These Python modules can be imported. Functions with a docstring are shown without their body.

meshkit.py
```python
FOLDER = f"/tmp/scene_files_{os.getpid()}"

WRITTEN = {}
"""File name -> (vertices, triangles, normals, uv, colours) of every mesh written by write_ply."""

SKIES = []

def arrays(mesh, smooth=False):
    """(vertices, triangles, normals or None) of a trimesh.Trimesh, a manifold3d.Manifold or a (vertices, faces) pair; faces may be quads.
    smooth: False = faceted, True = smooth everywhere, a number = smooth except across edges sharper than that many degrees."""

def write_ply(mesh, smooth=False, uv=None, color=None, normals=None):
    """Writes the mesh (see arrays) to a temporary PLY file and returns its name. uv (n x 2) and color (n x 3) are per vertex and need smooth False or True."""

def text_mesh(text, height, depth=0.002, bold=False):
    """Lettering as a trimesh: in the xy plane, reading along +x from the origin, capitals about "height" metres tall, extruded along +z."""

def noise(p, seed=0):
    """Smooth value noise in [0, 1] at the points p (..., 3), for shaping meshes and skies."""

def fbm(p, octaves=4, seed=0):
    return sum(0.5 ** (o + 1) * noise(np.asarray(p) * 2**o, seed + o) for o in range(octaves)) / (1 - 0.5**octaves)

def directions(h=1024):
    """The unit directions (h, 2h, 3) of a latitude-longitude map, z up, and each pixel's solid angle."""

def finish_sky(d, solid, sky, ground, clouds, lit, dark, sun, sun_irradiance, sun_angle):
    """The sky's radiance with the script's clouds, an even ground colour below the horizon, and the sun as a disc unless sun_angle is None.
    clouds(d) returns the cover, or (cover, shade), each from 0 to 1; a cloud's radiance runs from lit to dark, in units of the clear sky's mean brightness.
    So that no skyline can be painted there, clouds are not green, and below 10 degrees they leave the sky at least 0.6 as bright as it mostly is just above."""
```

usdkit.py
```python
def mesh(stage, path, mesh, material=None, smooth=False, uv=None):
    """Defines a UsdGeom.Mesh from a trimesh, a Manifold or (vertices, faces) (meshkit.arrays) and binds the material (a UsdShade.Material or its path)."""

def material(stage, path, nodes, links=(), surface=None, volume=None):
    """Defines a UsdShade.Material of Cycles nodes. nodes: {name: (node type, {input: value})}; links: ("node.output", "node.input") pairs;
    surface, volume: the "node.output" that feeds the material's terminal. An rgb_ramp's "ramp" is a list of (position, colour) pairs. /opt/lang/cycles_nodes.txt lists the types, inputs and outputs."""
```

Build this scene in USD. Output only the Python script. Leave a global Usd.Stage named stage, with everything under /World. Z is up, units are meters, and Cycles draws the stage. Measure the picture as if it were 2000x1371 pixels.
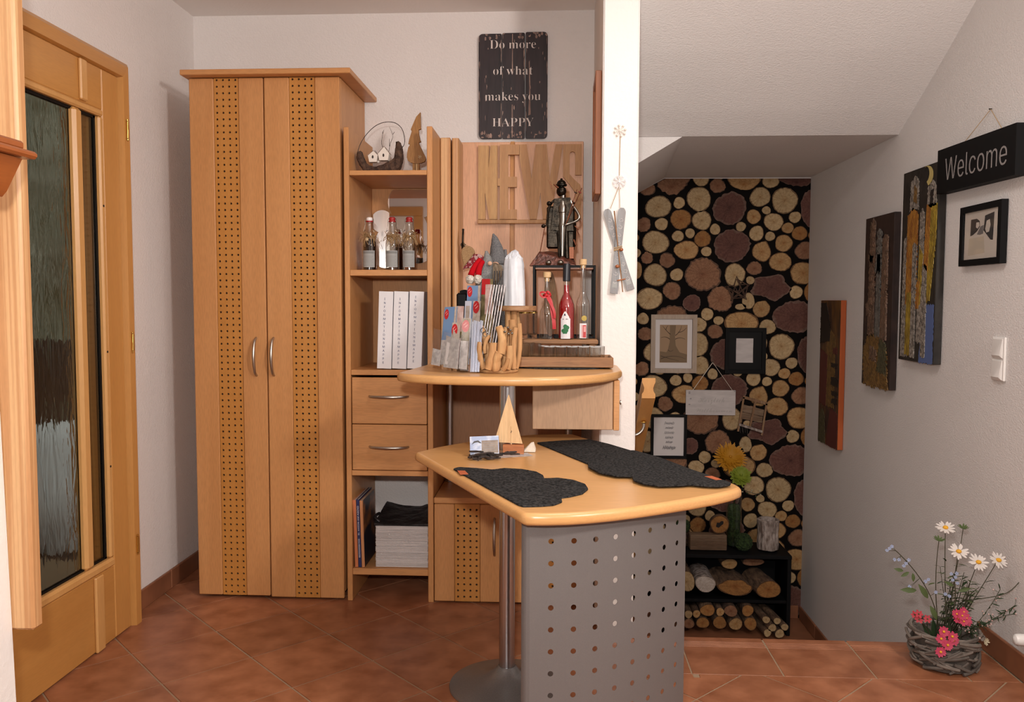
import math, random, glob
import numpy as np
import trimesh
from shapely.geometry import Polygon, Point, box as sbox
from shapely import affinity, union_all
from pxr import Usd, UsdGeom, UsdLux, UsdShade, Sdf, Gf
import usdkit, meshkit

random.seed(7)
stage = Usd.Stage.CreateInMemory()
UsdGeom.SetStageUpAxis(stage, "Z")
UsdGeom.SetStageMetersPerUnit(stage, 1.0)
stage.SetDefaultPrim(UsdGeom.Xform.Define(stage, "/World").GetPrim())

# ---------------------------------------------------------------- camera, light, exposure
EYE = (0.0, 0.0, 1.2)
EXPOSURE = 1.1
cam = UsdGeom.Camera.Define(stage, "/World/camera")
cam.CreateHorizontalApertureAttr(36.0)
cam.CreateFocalLengthAttr(29.034)          # 1613 px at 2000 px width
cam.CreateClippingRangeAttr((0.05, 200.0))
cam.CreateExposureAttr(EXPOSURE)
cam.AddTransformOp().Set(Gf.Matrix4d(*(0.9985472, 0.05381217, 0.002787374, 0, -0.006044633, 0.06046269, 0.9981522, 0, 0.0535442, -0.9967189, 0.06070012, 0, 0, 0, 1.2, 1)))


def light(kind, name, loc, target, intensity, color, **attr):
    l = getattr(UsdLux, kind).Define(stage, "/World/" + name)
    l.CreateIntensityAttr(intensity)
    l.CreateColorAttr(Gf.Vec3f(*color))
    for k, v in attr.items():
        getattr(l, f"Create{k[0].upper()}{k[1:]}Attr")(v)
    z = np.array(loc, float) - np.array(target, float)
    z /= np.linalg.norm(z)
    x = np.cross((0, 0, 1.0), z)
    x = np.array((1.0, 0, 0)) if np.linalg.norm(x) < 1e-6 else x / np.linalg.norm(x)
    y = np.cross(z, x)
    l.AddTransformOp().Set(Gf.Matrix4d(*x, 0, *y, 0, *z, 0, *map(float, loc), 1))
    return l


# the flash on the camera, a shaded lamp high on the right, a ceiling lamp above the desk, an added unseen fill light behind, dusk outside
light("DiskLight", "flash_light", (-0.05, -0.02, 1.385), (-0.22, 3.0, 1.22), 1150.0, (1.0, 0.97, 0.93), radius=0.035)
light("DiskLight", "wall_lamp_light", (1.40, 0.36, 2.07), (-0.9, 3.0, 1.25), 105.0, (1.0, 0.915, 0.86), radius=0.13)
light("RectLight", "ceiling_lamp_light", (0.35, 2.0, 2.43), (0.35, 2.01, 0.0), 6.0, (1.0, 0.95, 0.92), width=0.5, height=0.5)
light("RectLight", "rear_lamp_light", (-0.6, -1.1, 2.42), (-0.6, -1.11, 0.0), 1.5, (1.0, 0.92, 0.85), width=1.6, height=1.2)  # fill light added behind the camera, not a lamp of the room
dome = UsdLux.DomeLight.Define(stage, "/World/sky_light")
dome.CreateIntensityAttr(0.10)
dome.CreateColorAttr(Gf.Vec3f(0.96, 0.98, 1.0))

# ---------------------------------------------------------------- naming, tagging
LOC = {}


def numbered(parent, name):
    path, k = f"{parent}/{name}", 0
    while stage.GetPrimAtPath(path):
        k += 1
        path = f"{parent}/{name}_{k:03d}"
    return path


def tag(path, label=None, cat=None, group=None, kind=None):
    p = stage.GetPrimAtPath(path)
    for k, v in (("label", label), ("category", cat), ("group", group), ("kind", kind)):
        if v:
            p.SetCustomDataByKey(k, v)


def thing(name, label, cat, loc=(0, 0, 0), group=None, kind=None):
    path = numbered("/World", name)
    UsdGeom.Xform.Define(stage, path).AddTranslateOp().Set(Gf.Vec3d(*map(float, loc)))
    LOC[path] = np.array(loc, float)
    tag(path, label, cat, group, kind)
    return path


def part(parent, name, mesh, mat, label=None, smooth=35, kind=None, uv=None):
    """A mesh (world coordinates) under its thing or part."""
    path = numbered(parent, name)
    root = "/".join(parent.split("/")[:3])
    off = LOC.get(root, np.zeros(3))
    if isinstance(mesh, (list,)):
        mesh = trimesh.util.concatenate(mesh)
    if isinstance(mesh, tuple):
        mesh = (np.asarray(mesh[0], float) - off, mesh[1])
    else:
        mesh = mesh.copy()
        mesh.apply_translation(-off)
    usdkit.mesh(stage, path, mesh, MAT[mat], smooth=True if uv is not None else smooth, uv=uv)
    tag(path, label, None, None, kind)
    return path


def single(name, label, cat, mesh, mat, group=None, kind=None, smooth=35):
    """A thing that is one mesh."""
    p = part("/World", name, mesh, mat, None, smooth)
    tag(p, label, cat, group, kind)
    return p


def copy_of(path, loc, label=None, group=None, rz=0):
    src = stage.GetPrimAtPath(path)
    base = src.GetName()
    if base[-4:-3] == "_" and base[-3:].isdigit():
        base = base[:-4]
    new = numbered("/World", base)
    x = UsdGeom.Xform.Define(stage, new)
    x.GetPrim().GetReferences().AddInternalReference(path)
    x.ClearXformOpOrder()
    x.AddTranslateOp(opSuffix="at").Set(Gf.Vec3d(*map(float, loc)))
    if rz:
        x.AddRotateZOp(opSuffix="at").Set(float(rz))
    x.GetPrim().SetInstanceable(True)
    was = src.GetCustomData()
    tag(new, label or was.get("label"), was.get("category"), group or was.get("group"), was.get("kind"))
    return new


# ---------------------------------------------------------------- shapes
FRONT = ((1, 0, 0), (0, 0, 1), (0, -1, 0))       # reads towards the camera
RIGHTW = ((0, -1, 0), (0, 0, 1), (-1, 0, 0))     # on the right wall, into the room
LEFTW = ((0, 1, 0), (0, 0, 1), (1, 0, 0))        # on the left wall, into the room
TOP = ((1, 0, 0), (0, 1, 0), (0, 0, 1))


def hull(pts):
    return trimesh.convex.convex_hull(np.asarray(pts, float))


def cbox(x0, x1, y0, y1, z0, z1, b=0.0015):
    """A box with chamfered edges."""
    b = min(b, (x1 - x0) / 3, (y1 - y0) / 3, (z1 - z0) / 3)
    pts = []
    for x, sx in ((x0, 1), (x1, -1)):
        for y, sy in ((y0, 1), (y1, -1)):
            for z, sz in ((z0, 1), (z1, -1)):
                pts += [(x, y + sy * b, z + sz * b), (x + sx * b, y, z + sz * b), (x + sx * b, y + sy * b, z)]
    return hull(pts)


def place(mesh, origin, frame=TOP):
    U, V, N = (np.array(a, float) for a in frame)
    m = np.eye(4)
    m[:3, 0], m[:3, 1], m[:3, 2], m[:3, 3] = U, V, N, origin
    mesh = mesh.copy()
    mesh.apply_transform(m)
    return mesh


def spun(mesh, deg, axis, about):
    mesh = mesh.copy()
    mesh.apply_transform(trimesh.transformations.rotation_matrix(math.radians(deg), axis, about))
    return mesh


def prism(poly, h, origin=(0, 0, 0), frame=FRONT):
    if not hasattr(poly, "geom_type"):
        poly = Polygon(poly)
    polys = [g for g in getattr(poly, "geoms", [poly]) if g.area > 1e-10]
    return place(trimesh.util.concatenate([trimesh.creation.extrude_polygon(g, h, engine="earcut") for g in polys]), origin, frame)


def rprism(poly, h, b, origin=(0, 0, 0), frame=TOP, steps=4):
    """A slab of convex-ish outline with rounded edges, from stacked offsets."""
    if not hasattr(poly, "geom_type"):
        poly = Polygon(poly)
    n = 160
    layers = []
    for k in range(steps + 1):
        a = math.pi / 2 * k / steps
        layers.append((b * (1 - math.sin(a)), b * (1 - math.cos(a))))
    rings = []
    prof = [(o, z) for o, z in layers] + [(o, h - z) for o, z in reversed(layers)]
    base = poly.exterior
    ref = np.array([base.interpolate(t, normalized=True).coords[0] for t in np.arange(n) / n])
    for o, z in prof:
        ring = poly.buffer(-o, join_style=1).exterior if o > 1e-6 else base
        pts = np.array([ring.interpolate(ring.project(Point(*p))).coords[0] for p in ref])
        rings.append(np.column_stack([pts, np.full(n, z)]))
    v = np.vstack(rings)
    f = []
    for k in range(len(rings) - 1):
        for i in range(n):
            j = (i + 1) % n
            a, b2, c, d = k * n + i, k * n + j, (k + 1) * n + j, (k + 1) * n + i
            f += [(a, b2, c), (a, c, d)]
    m = trimesh.Trimesh(v, f, process=False)
    caps = []
    for ring, flip in ((rings[0], True), (rings[-1], False)):
        p2 = Polygon(ring[:, :2])
        vv, ff = trimesh.creation.triangulate_polygon(p2 if p2.is_valid else p2.buffer(0), engine="earcut")
        v3 = np.column_stack([vv, np.full(len(vv), ring[0, 2])])
        cr = np.cross(v3[ff[:, 1]] - v3[ff[:, 0]], v3[ff[:, 2]] - v3[ff[:, 0]])[:, 2].sum()
        if (cr > 0) == flip:
            ff = ff[:, ::-1]
        caps.append(trimesh.Trimesh(v3, ff, process=False))
    a = np.array(ref)
    if Polygon(a).exterior.is_ccw is False:
        m.invert()
    return place(trimesh.util.concatenate([m] + caps), origin, frame)


def tube(pts, r, n=8, closed=False):
    pts = np.asarray(pts, float)
    m = len(pts)
    rs = np.full(m, r) if np.ndim(r) == 0 else np.asarray(r, float)
    tan = np.zeros_like(pts)
    if closed:
        tan = np.roll(pts, -1, 0) - np.roll(pts, 1, 0)
    else:
        tan[1:-1] = pts[2:] - pts[:-2]
        tan[0], tan[-1] = pts[1] - pts[0], pts[-1] - pts[-2]
    tan /= np.maximum(np.linalg.norm(tan, axis=1, keepdims=True), 1e-12)
    u = np.cross(tan[0], (0.3, 0.5, 0.81))
    u /= np.linalg.norm(u)
    v = []
    for k in range(m):
        u = u - tan[k] * (u @ tan[k])
        u /= np.linalg.norm(u)
        w = np.cross(tan[k], u)
        a = np.arange(n) / n * 2 * np.pi
        v.append(pts[k] + rs[k] * (np.outer(np.cos(a), u) + np.outer(np.sin(a), w)))
    f = []
    for k in range(m if closed else m - 1):
        k2 = (k + 1) % m
        for i in range(n):
            j = (i + 1) % n
            f += [(k * n + i, k * n + j, k2 * n + j), (k * n + i, k2 * n + j, k2 * n + i)]
    v = np.vstack(v)
    if not closed:
        c0, c1 = len(v), len(v) + 1
        v = np.vstack([v, pts[0], pts[-1]])
        for i in range(n):
            j = (i + 1) % n
            f += [(c0, j, i), (c1, (m - 1) * n + i, (m - 1) * n + j)]
    return trimesh.Trimesh(v, f, process=False)


def bow(points, n=16):
    """A smooth curve through the points."""
    from scipy.interpolate import CubicSpline
    p = np.asarray(points, float)
    t = np.r_[0, np.cumsum(np.linalg.norm(np.diff(p, axis=0), axis=1))]
    return CubicSpline(t, p)(np.linspace(0, t[-1], n))


def lathe(profile, at=(0, 0, 0), n=28, closed=False):
    """profile: (radius, height) from the bottom up; closed: the profile is a closed loop (a wall with a thickness)."""
    p = list(profile)
    a = np.arange(n) / n * 2 * np.pi
    v = np.vstack([np.column_stack([r * np.cos(a), r * np.sin(a), np.full(n, z)]) for r, z in p])
    f = []
    m = len(p)
    for k in range(m if closed else m - 1):
        k2 = (k + 1) % m
        for i in range(n):
            j = (i + 1) % n
            f += [(k * n + i, k * n + j, k2 * n + j), (k * n + i, k2 * n + j, k2 * n + i)]
    mesh = trimesh.Trimesh(v, f, process=False)
    mesh.merge_vertices()
    mesh.update_faces(mesh.nondegenerate_faces())
    mesh.apply_translation(at)
    return mesh


def blob(center, radii, amount=0.15, scale=4.0, seed=0, sub=3):
    m = trimesh.creation.icosphere(sub)
    v = m.vertices
    d = 1 + amount * 2 * (meshkit.fbm(v * scale * 0.5 + 17.3 * (seed + 1), 3, seed) - 0.5)
    m.vertices = v * d[:, None] * np.asarray(radii, float) + np.asarray(center, float)
    return m


def rough(mesh, amount, scale, seed=0):
    """Pushes the vertices of a fine mesh in and out."""
    m = mesh.copy()
    v = np.array(m.vertices)
    m.vertices = v + m.vertex_normals * ((meshkit.fbm(v * scale + 5.1 * seed, 3, seed) - 0.5) * 2 * amount)[:, None]
    return m


def rod(a, b, r0, r1=None, n=10):
    return tube([a, b], [r0, r0 if r1 is None else r1], n)


FONT_SANS = glob.glob("/opt/blender-*/*/datafiles/fonts/Inter.woff2")
FONT_MATH = glob.glob("/opt/blender-*/*/datafiles/fonts/NotoSansMath-Regular.woff2")


def letters(text, font="sans"):
    """Outline of a line of lettering (same tracing as meshkit.text_mesh), capitals 1 tall, centred on the origin."""
    from PIL import Image, ImageDraw, ImageFont
    base = {"serif": (0x1D400, 0x1D41A), "script": (0x1D4D0, 0x1D4EA), "italic": (0x1D468, 0x1D482)}.get(font)
    size = 140
    if base and FONT_MATH:
        text = "".join(chr(base[0] + ord(c) - 65) if c.isupper() else chr(base[1] + ord(c) - 97) if c.islower() else c for c in text)
        ft = ImageFont.truetype(FONT_MATH[0], size)
    else:
        ft = ImageFont.truetype(FONT_SANS[0], size)
    x0, y0, x1, y1 = ft.getbbox(text, anchor="ls")
    im = Image.new("L", (x1 - x0 + 8, y1 - y0 + 8))
    ImageDraw.Draw(im).text((4 - x0, 4 - y0), text, 255, ft, anchor="ls")
    on = np.pad(np.asarray(im) > 127, ((0, 0), (1, 1))).astype(np.int8)
    rows, starts = np.nonzero(np.diff(on, axis=1) == 1)
    ends = np.nonzero(np.diff(on, axis=1) == -1)[1]
    s = union_all([sbox(a, -r - 1, b, -r) for a, b, r in zip(starts, ends, rows)]).buffer(0.6).buffer(-0.6).simplify(0.8)
    k = 1 / (0.7 * size)
    s = affinity.affine_transform(s, [k, 0, 0, k, -4 * k, (4 - y0) * k])
    c = (s.bounds[0] + s.bounds[2]) / 2
    return affinity.translate(s, -c, 0)


def text(t, height, origin, frame=FRONT, depth=0.0006, font="sans", width=None, thin=0.0):
    s = letters(t, font)
    if thin:
        s = s.buffer(-thin)
    w = (s.bounds[2] - s.bounds[0])
    sx = height if width is None else width / w
    return prism(affinity.scale(s, sx, height, origin=(0, 0)), depth, origin, frame)


def roundrect(x0, x1, y0, y1, r):
    return sbox(x0 + r, y0 + r, x1 - r, y1 - r).buffer(r, 6)


def rotp(poly, deg):
    return affinity.rotate(Polygon(poly) if not hasattr(poly, "geom_type") else poly, deg)

# ---------------------------------------------------------------- materials
MAT = {}
LK = "/World/Looks"
UsdGeom.Scope.Define(stage, LK)


def keep(name, nodes, links, surface="p.BSDF"):
    MAT[name] = usdkit.material(stage, f"{LK}/{name}", nodes, links, surface=surface)


def plain(name, color, rough=0.5, metallic=0.0, **kw):
    keep(name, {"p": ("principled_bsdf", {"base_color": color, "roughness": rough, "metallic": metallic, **kw})}, [])


def speckled(name, c1, c2, scale=30.0, rough=0.6, bump=0.0, stretch=(1, 1, 1), bscale=None, metallic=0.0, detail=4.0, lo=0.35, hi=0.65, random=0.0, dist=0.004, **kw):
    """Two tones mixed by noise, with relief."""
    nodes = {"g": ("geometry", {}), "m": ("mapping", {"scale": stretch}),
             "n": ("noise_texture", {"scale": scale, "detail": detail}),
             "r": ("rgb_ramp", {"ramp": [(0, c1), (lo, c1), (hi, c2), (1, c2)]}),
             "p": ("principled_bsdf", {"roughness": rough, "metallic": metallic, **kw})}
    links = [("g.position", "m.vector"), ("m.vector", "n.vector"), ("n.fac", "r.fac")]
    out = "r.color"
    if random:
        nodes["o"] = ("object_info", {})
        nodes["mr"] = ("map_range", {"from_min": 0.0, "from_max": 1.0, "to_min": 1 - random, "to_max": 1 + random * 0.5})
        nodes["h"] = ("hsv", {})
        links += [("o.random", "mr.value"), ("mr.result", "h.value"), ("r.color", "h.color")]
        out = "h.color"
    links.append((out, "p.base_color"))
    if bump:
        nodes["n2"] = ("noise_texture", {"scale": bscale or scale * 2, "detail": 3.0})
        nodes["b"] = ("bump", {"strength": bump, "distance": dist})
        links += [("m.vector", "n2.vector"), ("n2.fac", "b.height"), ("b.normal", "p.normal")]
    keep(name, nodes, links)


def wood(name, c1, c2, axis="z", coarse=14.0, rough=0.42, fleck=0.085, lines=0.0, bump=0.05, coat=0.0):
    """Grain that runs along one axis: broad tone, fine flecks, optional growth lines."""
    k = "xyz".index(axis)
    st = [1.0, 1.0, 1.0]
    st[k] = 0.07
    fl = [1.0, 1.0, 1.0]
    fl[k] = 0.12
    dark = tuple(c * (1 - fleck * 1.6) for c in c1)
    nodes = {"g": ("geometry", {}), "m": ("mapping", {"scale": tuple(st)}), "mf": ("mapping", {"scale": tuple(fl)}),
             "n": ("noise_texture", {"scale": coarse, "detail": 4.0, "distortion": 0.6}),
             "f": ("noise_texture", {"scale": 260.0, "detail": 2.0}),
             "r": ("rgb_ramp", {"ramp": [(0.25, c1), (0.75, c2)]}),
             "fr": ("rgb_ramp", {"ramp": [(0.0, (1 - fleck * 2.2,) * 3), (0.42, (1 - fleck,) * 3), (0.58, (1, 1, 1)), (1, (1, 1, 1))]}),
             "mx": ("mix_color", {"blend_type": "multiply", "fac": 1.0}),
             "b": ("bump", {"strength": bump, "distance": 0.001}),
             "p": ("principled_bsdf", {"roughness": rough, "coat_weight": coat, "coat_roughness": 0.25})}
    links = [("g.position", "m.vector"), ("g.position", "mf.vector"), ("m.vector", "n.vector"), ("mf.vector", "f.vector"), ("n.fac", "r.fac"), ("f.fac", "fr.fac"),
             ("r.color", "mx.a"), ("fr.color", "mx.b"), ("f.fac", "b.height"), ("b.normal", "p.normal")]
    out = "mx.result"
    if lines:
        nodes["w"] = ("noise_texture", {"scale": 75.0, "detail": 2.0, "distortion": 0.2})
        nodes["wm"] = ("mapping", {"scale": tuple(0.01 if i == k else 1.0 for i in range(3))})
        nodes["wr"] = ("rgb_ramp", {"ramp": [(0.0, tuple(1 - lines * q for q in (0.7, 1.0, 1.25))), (0.46, tuple(1 - lines * q for q in (0.5, 0.8, 1.0))), (0.6, (1, 1, 1)), (1, (1, 1, 1))]})
        nodes["m2"] = ("mix_color", {"blend_type": "multiply", "fac": 1.0})
        links += [("g.position", "wm.vector"), ("wm.vector", "w.vector"), ("w.fac", "wr.fac"), ("mx.result", "m2.a"), ("wr.color", "m2.b")]
        out = "m2.result"
    links.append((out, "p.base_color"))
    keep(name, nodes, links)


def plaster(name, color, scale=130.0, bump=0.6, dist=0.004, stretch=(1, 1, 1)):
    nodes = {"g": ("geometry", {}), "m": ("mapping", {"scale": stretch}), "n": ("noise_texture", {"scale": scale, "detail": 3.0, "roughness": 0.6}),
             "n2": ("noise_texture", {"scale": 2.2, "detail": 3.0}),
             "r": ("rgb_ramp", {"ramp": [(0.3, tuple(c * 0.955 for c in color)), (0.7, color)]}),
             "b": ("bump", {"strength": bump, "distance": dist}),
             "p": ("principled_bsdf", {"roughness": 0.9, "specular_ior_level": 0.2})}
    keep(name, nodes, [("g.position", "m.vector"), ("m.vector", "n.vector"), ("g.position", "n2.vector"), ("n.fac", "b.height"), ("b.normal", "p.normal"), ("n2.fac", "r.fac"), ("r.color", "p.base_color")])


def clear(name, tint=(0.97, 0.98, 0.97), gloss=0.03, edge=0.75, base=0.03):
    """Clear glass or acrylic: see-through, mirrored towards grazing view."""
    keep(name, {"t": ("transparent_bsdf", {"color": tint}), "s": ("glossy_bsdf", {"color": (1, 1, 1), "roughness": gloss}), "f": ("layer_weight", {"blend": 0.5}),
                "q": ("math", {"math_type": "power", "value2": 3.0}), "a": ("math", {"math_type": "multiply_add", "value2": edge, "value3": base, "use_clamp": True}), "x": ("mix_closure", {})},
         [("t.BSDF", "x.closure1"), ("s.BSDF", "x.closure2"), ("f.facing", "q.value1"), ("q.value", "a.value1"), ("a.value", "x.fac")], "x.closure")


def end_grain(name, heart, ring, wood_c, edge, vary=0.12, wobble=0.10, bark=0.94):
    """A sawn log end; st holds the polar place on the face (length 0 at the heart, 1 at the bark)."""
    nodes = {"u": ("attribute", {"attribute": "st"}), "g": ("geometry", {}), "l": ("vector_math", {"math_type": "length"}),
             "n": ("noise_texture", {"scale": 22.0, "detail": 4.0}), "n3": ("noise_texture", {"scale": 70.0, "detail": 3.0}),
             "w": ("math", {"math_type": "multiply_add", "value2": wobble * 2.4, "value3": -wobble * 1.2}),
             "a": ("math", {"math_type": "add"}),
             "k": ("math", {"math_type": "multiply", "value2": 60.0}), "sn": ("math", {"math_type": "sine"}),
             "q": ("math", {"math_type": "multiply_add", "value2": 0.07, "value3": 0.96}),
             "r": ("rgb_ramp", {"ramp": [(0.0, heart), (0.10, ring), (0.45, wood_c), (bark - 0.04, wood_c), (bark, edge), (1.0, edge)]}),
             "mo": ("rgb_ramp", {"ramp": [(0.32, (0.72, 0.68, 0.64)), (0.62, (1, 1, 1))]}),
             "un": ("vector_math", {"math_type": "normalize"}), "us": ("vector_math", {"math_type": "add"}), "uo": ("object_info", {}),
             "nr": ("noise_texture", {"scale": 7.0, "detail": 4.0, "roughness": 0.7}), "rr": ("rgb_ramp", {"ramp": [(0.36, (0.66, 0.60, 0.55)), (0.50, (1, 1, 1)), (0.75, (1.12, 1.10, 1.06))]}),
             "m2": ("mix_color", {"blend_type": "multiply", "fac": 0.8, "use_clamp_result": False}),
             "m0": ("mix_color", {"blend_type": "multiply", "fac": 0.85}),
             "m1": ("mix_color", {"blend_type": "multiply", "fac": 1.0}), "cc": ("combine_color", {}),
             "o": ("object_info", {}), "mr": ("map_range", {"from_min": 0.0, "from_max": 1.0, "to_min": 1 - vary, "to_max": 1 + vary}), "h": ("hsv", {}),
             "p": ("principled_bsdf", {"roughness": 0.75, "specular_ior_level": 0.25})}
    links = [("u.vector", "l.vector1"), ("g.position", "n.vector"), ("g.position", "n3.vector"), ("n.fac", "w.value1"), ("w.value", "a.value1"), ("l.value", "a.value2"), ("a.value", "r.fac"),
             ("a.value", "k.value1"), ("k.value", "sn.value1"), ("sn.value", "q.value1"), ("q.value", "cc.r"), ("q.value", "cc.g"), ("q.value", "cc.b"),
             ("u.vector", "un.vector1"), ("un.vector", "us.vector1"), ("uo.location", "us.vector2"), ("us.vector", "nr.vector"), ("nr.fac", "rr.fac"), ("r.color", "m2.a"), ("rr.color", "m2.b"),
             ("n3.fac", "mo.fac"), ("m2.result", "m0.a"), ("mo.color", "m0.b"),
             ("m0.result", "m1.a"), ("cc.color", "m1.b"), ("o.random", "mr.value"), ("mr.result", "h.value"), ("m1.result", "h.color"), ("h.color", "p.base_color")]
    keep(name, nodes, links)


plaster("wall_plaster", (0.81, 0.76, 0.735))
plaster("stair_plaster", (0.76, 0.73, 0.71), scale=120.0, bump=0.6, dist=0.004, stretch=(1, 1, 1.5))
plaster("ceiling_plaster", (0.86, 0.82, 0.79), scale=90.0, bump=0.3)
plaster("post_plaster", (0.84, 0.80, 0.76), scale=60.0, bump=0.35)
BEECH1, BEECH2 = (0.545, 0.252, 0.088), (0.635, 0.312, 0.120)
for ax in "xyz":
    wood("beech_" + ax, BEECH1, BEECH2, ax)
    wood("pine_" + ax, (0.66, 0.385, 0.175), (0.74, 0.46, 0.23), ax, lines=0.42, fleck=0.05)
    wood("oak_" + ax, (0.27, 0.135, 0.055), (0.40, 0.215, 0.10), ax, lines=0.30, fleck=0.15, rough=0.6)
wood("beech_strip", (0.49, 0.205, 0.042), (0.56, 0.25, 0.058), "z", fleck=0.06)
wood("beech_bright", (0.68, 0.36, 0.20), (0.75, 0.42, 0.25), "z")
wood("beech_shaded", (0.36, 0.165, 0.07), (0.43, 0.21, 0.095), "z")  # beech darkened for the shade under the bar
wood("beech_pale", (0.46, 0.275, 0.155), (0.53, 0.33, 0.195), "z", rough=0.5)
wood("worktop_beech", (0.575, 0.30, 0.108), (0.645, 0.355, 0.14), "x", rough=0.33, fleck=0.05, coat=0.15)
wood("door_wood", (0.53, 0.245, 0.062), (0.61, 0.30, 0.085), "z", rough=0.35, fleck=0.04, coat=0.2)
wood("door_wood_y", (0.50, 0.228, 0.056), (0.57, 0.275, 0.075), "y", rough=0.35, fleck=0.04, coat=0.2)
wood("door_bead", (0.60, 0.315, 0.10), (0.67, 0.365, 0.13), "z", rough=0.35, fleck=0.04, coat=0.2)
wood("red_brown_wood", (0.27, 0.072, 0.016), (0.36, 0.105, 0.025), "y", rough=0.3, fleck=0.05, coat=0.3)
wood("cherry_frame", (0.30, 0.10, 0.035), (0.40, 0.145, 0.055), "z", rough=0.4, fleck=0.06)
wood("rail_pine", (0.50, 0.24, 0.07), (0.58, 0.30, 0.10), "y", rough=0.35, fleck=0.04, coat=0.2)
wood("sail_wood", (0.66, 0.43, 0.22), (0.72, 0.49, 0.26), "z", rough=0.6, lines=0.15)
wood("hull_wood", (0.42, 0.15, 0.05), (0.52, 0.21, 0.08), "x", rough=0.6, lines=0.3)
wood("letter_wood", (0.48, 0.255, 0.11), (0.56, 0.315, 0.145), "z", rough=0.6, lines=0.16)
wood("letter_wood_light", (0.54, 0.31, 0.125), (0.62, 0.375, 0.165), "z", rough=0.6, lines=0.18)
wood("driftwood", (0.40, 0.215, 0.088), (0.60, 0.35, 0.155), "z", coarse=26, rough=0.8, lines=0.25)
wood("rusty_tree_wood", (0.30, 0.135, 0.035), (0.40, 0.19, 0.055), "z", rough=0.6, fleck=0.2)
wood("white_washed", (0.40, 0.315, 0.245), (0.48, 0.385, 0.30), "z", rough=0.7, lines=0.1)
wood("old_wood_x", (0.155, 0.098, 0.058), (0.24, 0.16, 0.10), "x", rough=0.8, lines=0.35, fleck=0.2)
wood("old_wood_z", (0.23, 0.135, 0.068), (0.33, 0.20, 0.11), "z", rough=0.8, lines=0.3, fleck=0.2)
wood("grey_ski_wood", (0.25, 0.255, 0.26), (0.34, 0.345, 0.35), "z", rough=0.7, lines=0.15, fleck=0.12)
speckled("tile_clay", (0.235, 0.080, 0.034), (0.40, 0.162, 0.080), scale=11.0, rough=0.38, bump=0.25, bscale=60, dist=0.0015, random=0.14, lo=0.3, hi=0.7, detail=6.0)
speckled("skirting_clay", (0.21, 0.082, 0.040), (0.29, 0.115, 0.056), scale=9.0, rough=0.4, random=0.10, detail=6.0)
plain("grout", (0.31, 0.215, 0.135), 0.9)
plain("grout_grey", (0.15, 0.11, 0.075), 0.9)
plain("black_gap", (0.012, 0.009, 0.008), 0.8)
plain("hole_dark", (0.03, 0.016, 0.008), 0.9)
plain("nickel", (0.46, 0.42, 0.375), 0.33, 1.0)
plain("brass", (0.65, 0.43, 0.12), 0.25, 1.0)
plain("chrome_tube", (0.50, 0.51, 0.53), 0.24, 1.0)
speckled("silver_lacquer", (0.150, 0.139, 0.134), (0.166, 0.154, 0.149), scale=700, rough=0.5, metallic=0.3)
speckled("disc_lacquer", (0.17, 0.165, 0.162), (0.21, 0.205, 0.20), scale=400, rough=0.36, metallic=0.55)
speckled("felt", (0.011, 0.011, 0.0112), (0.050, 0.048, 0.047), scale=150, rough=1.0, bump=0.6, bscale=320, lo=0.36, hi=0.70, dist=0.002, specular_ior_level=0.1)
plain("leather_tag", (0.42, 0.10, 0.035), 0.6)
plain("black_paint", (0.0055, 0.0053, 0.0055), 0.6, specular_ior_level=0.12)
plain("black_satin", (0.006, 0.006, 0.0062), 0.45, specular_ior_level=0.12)
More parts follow.
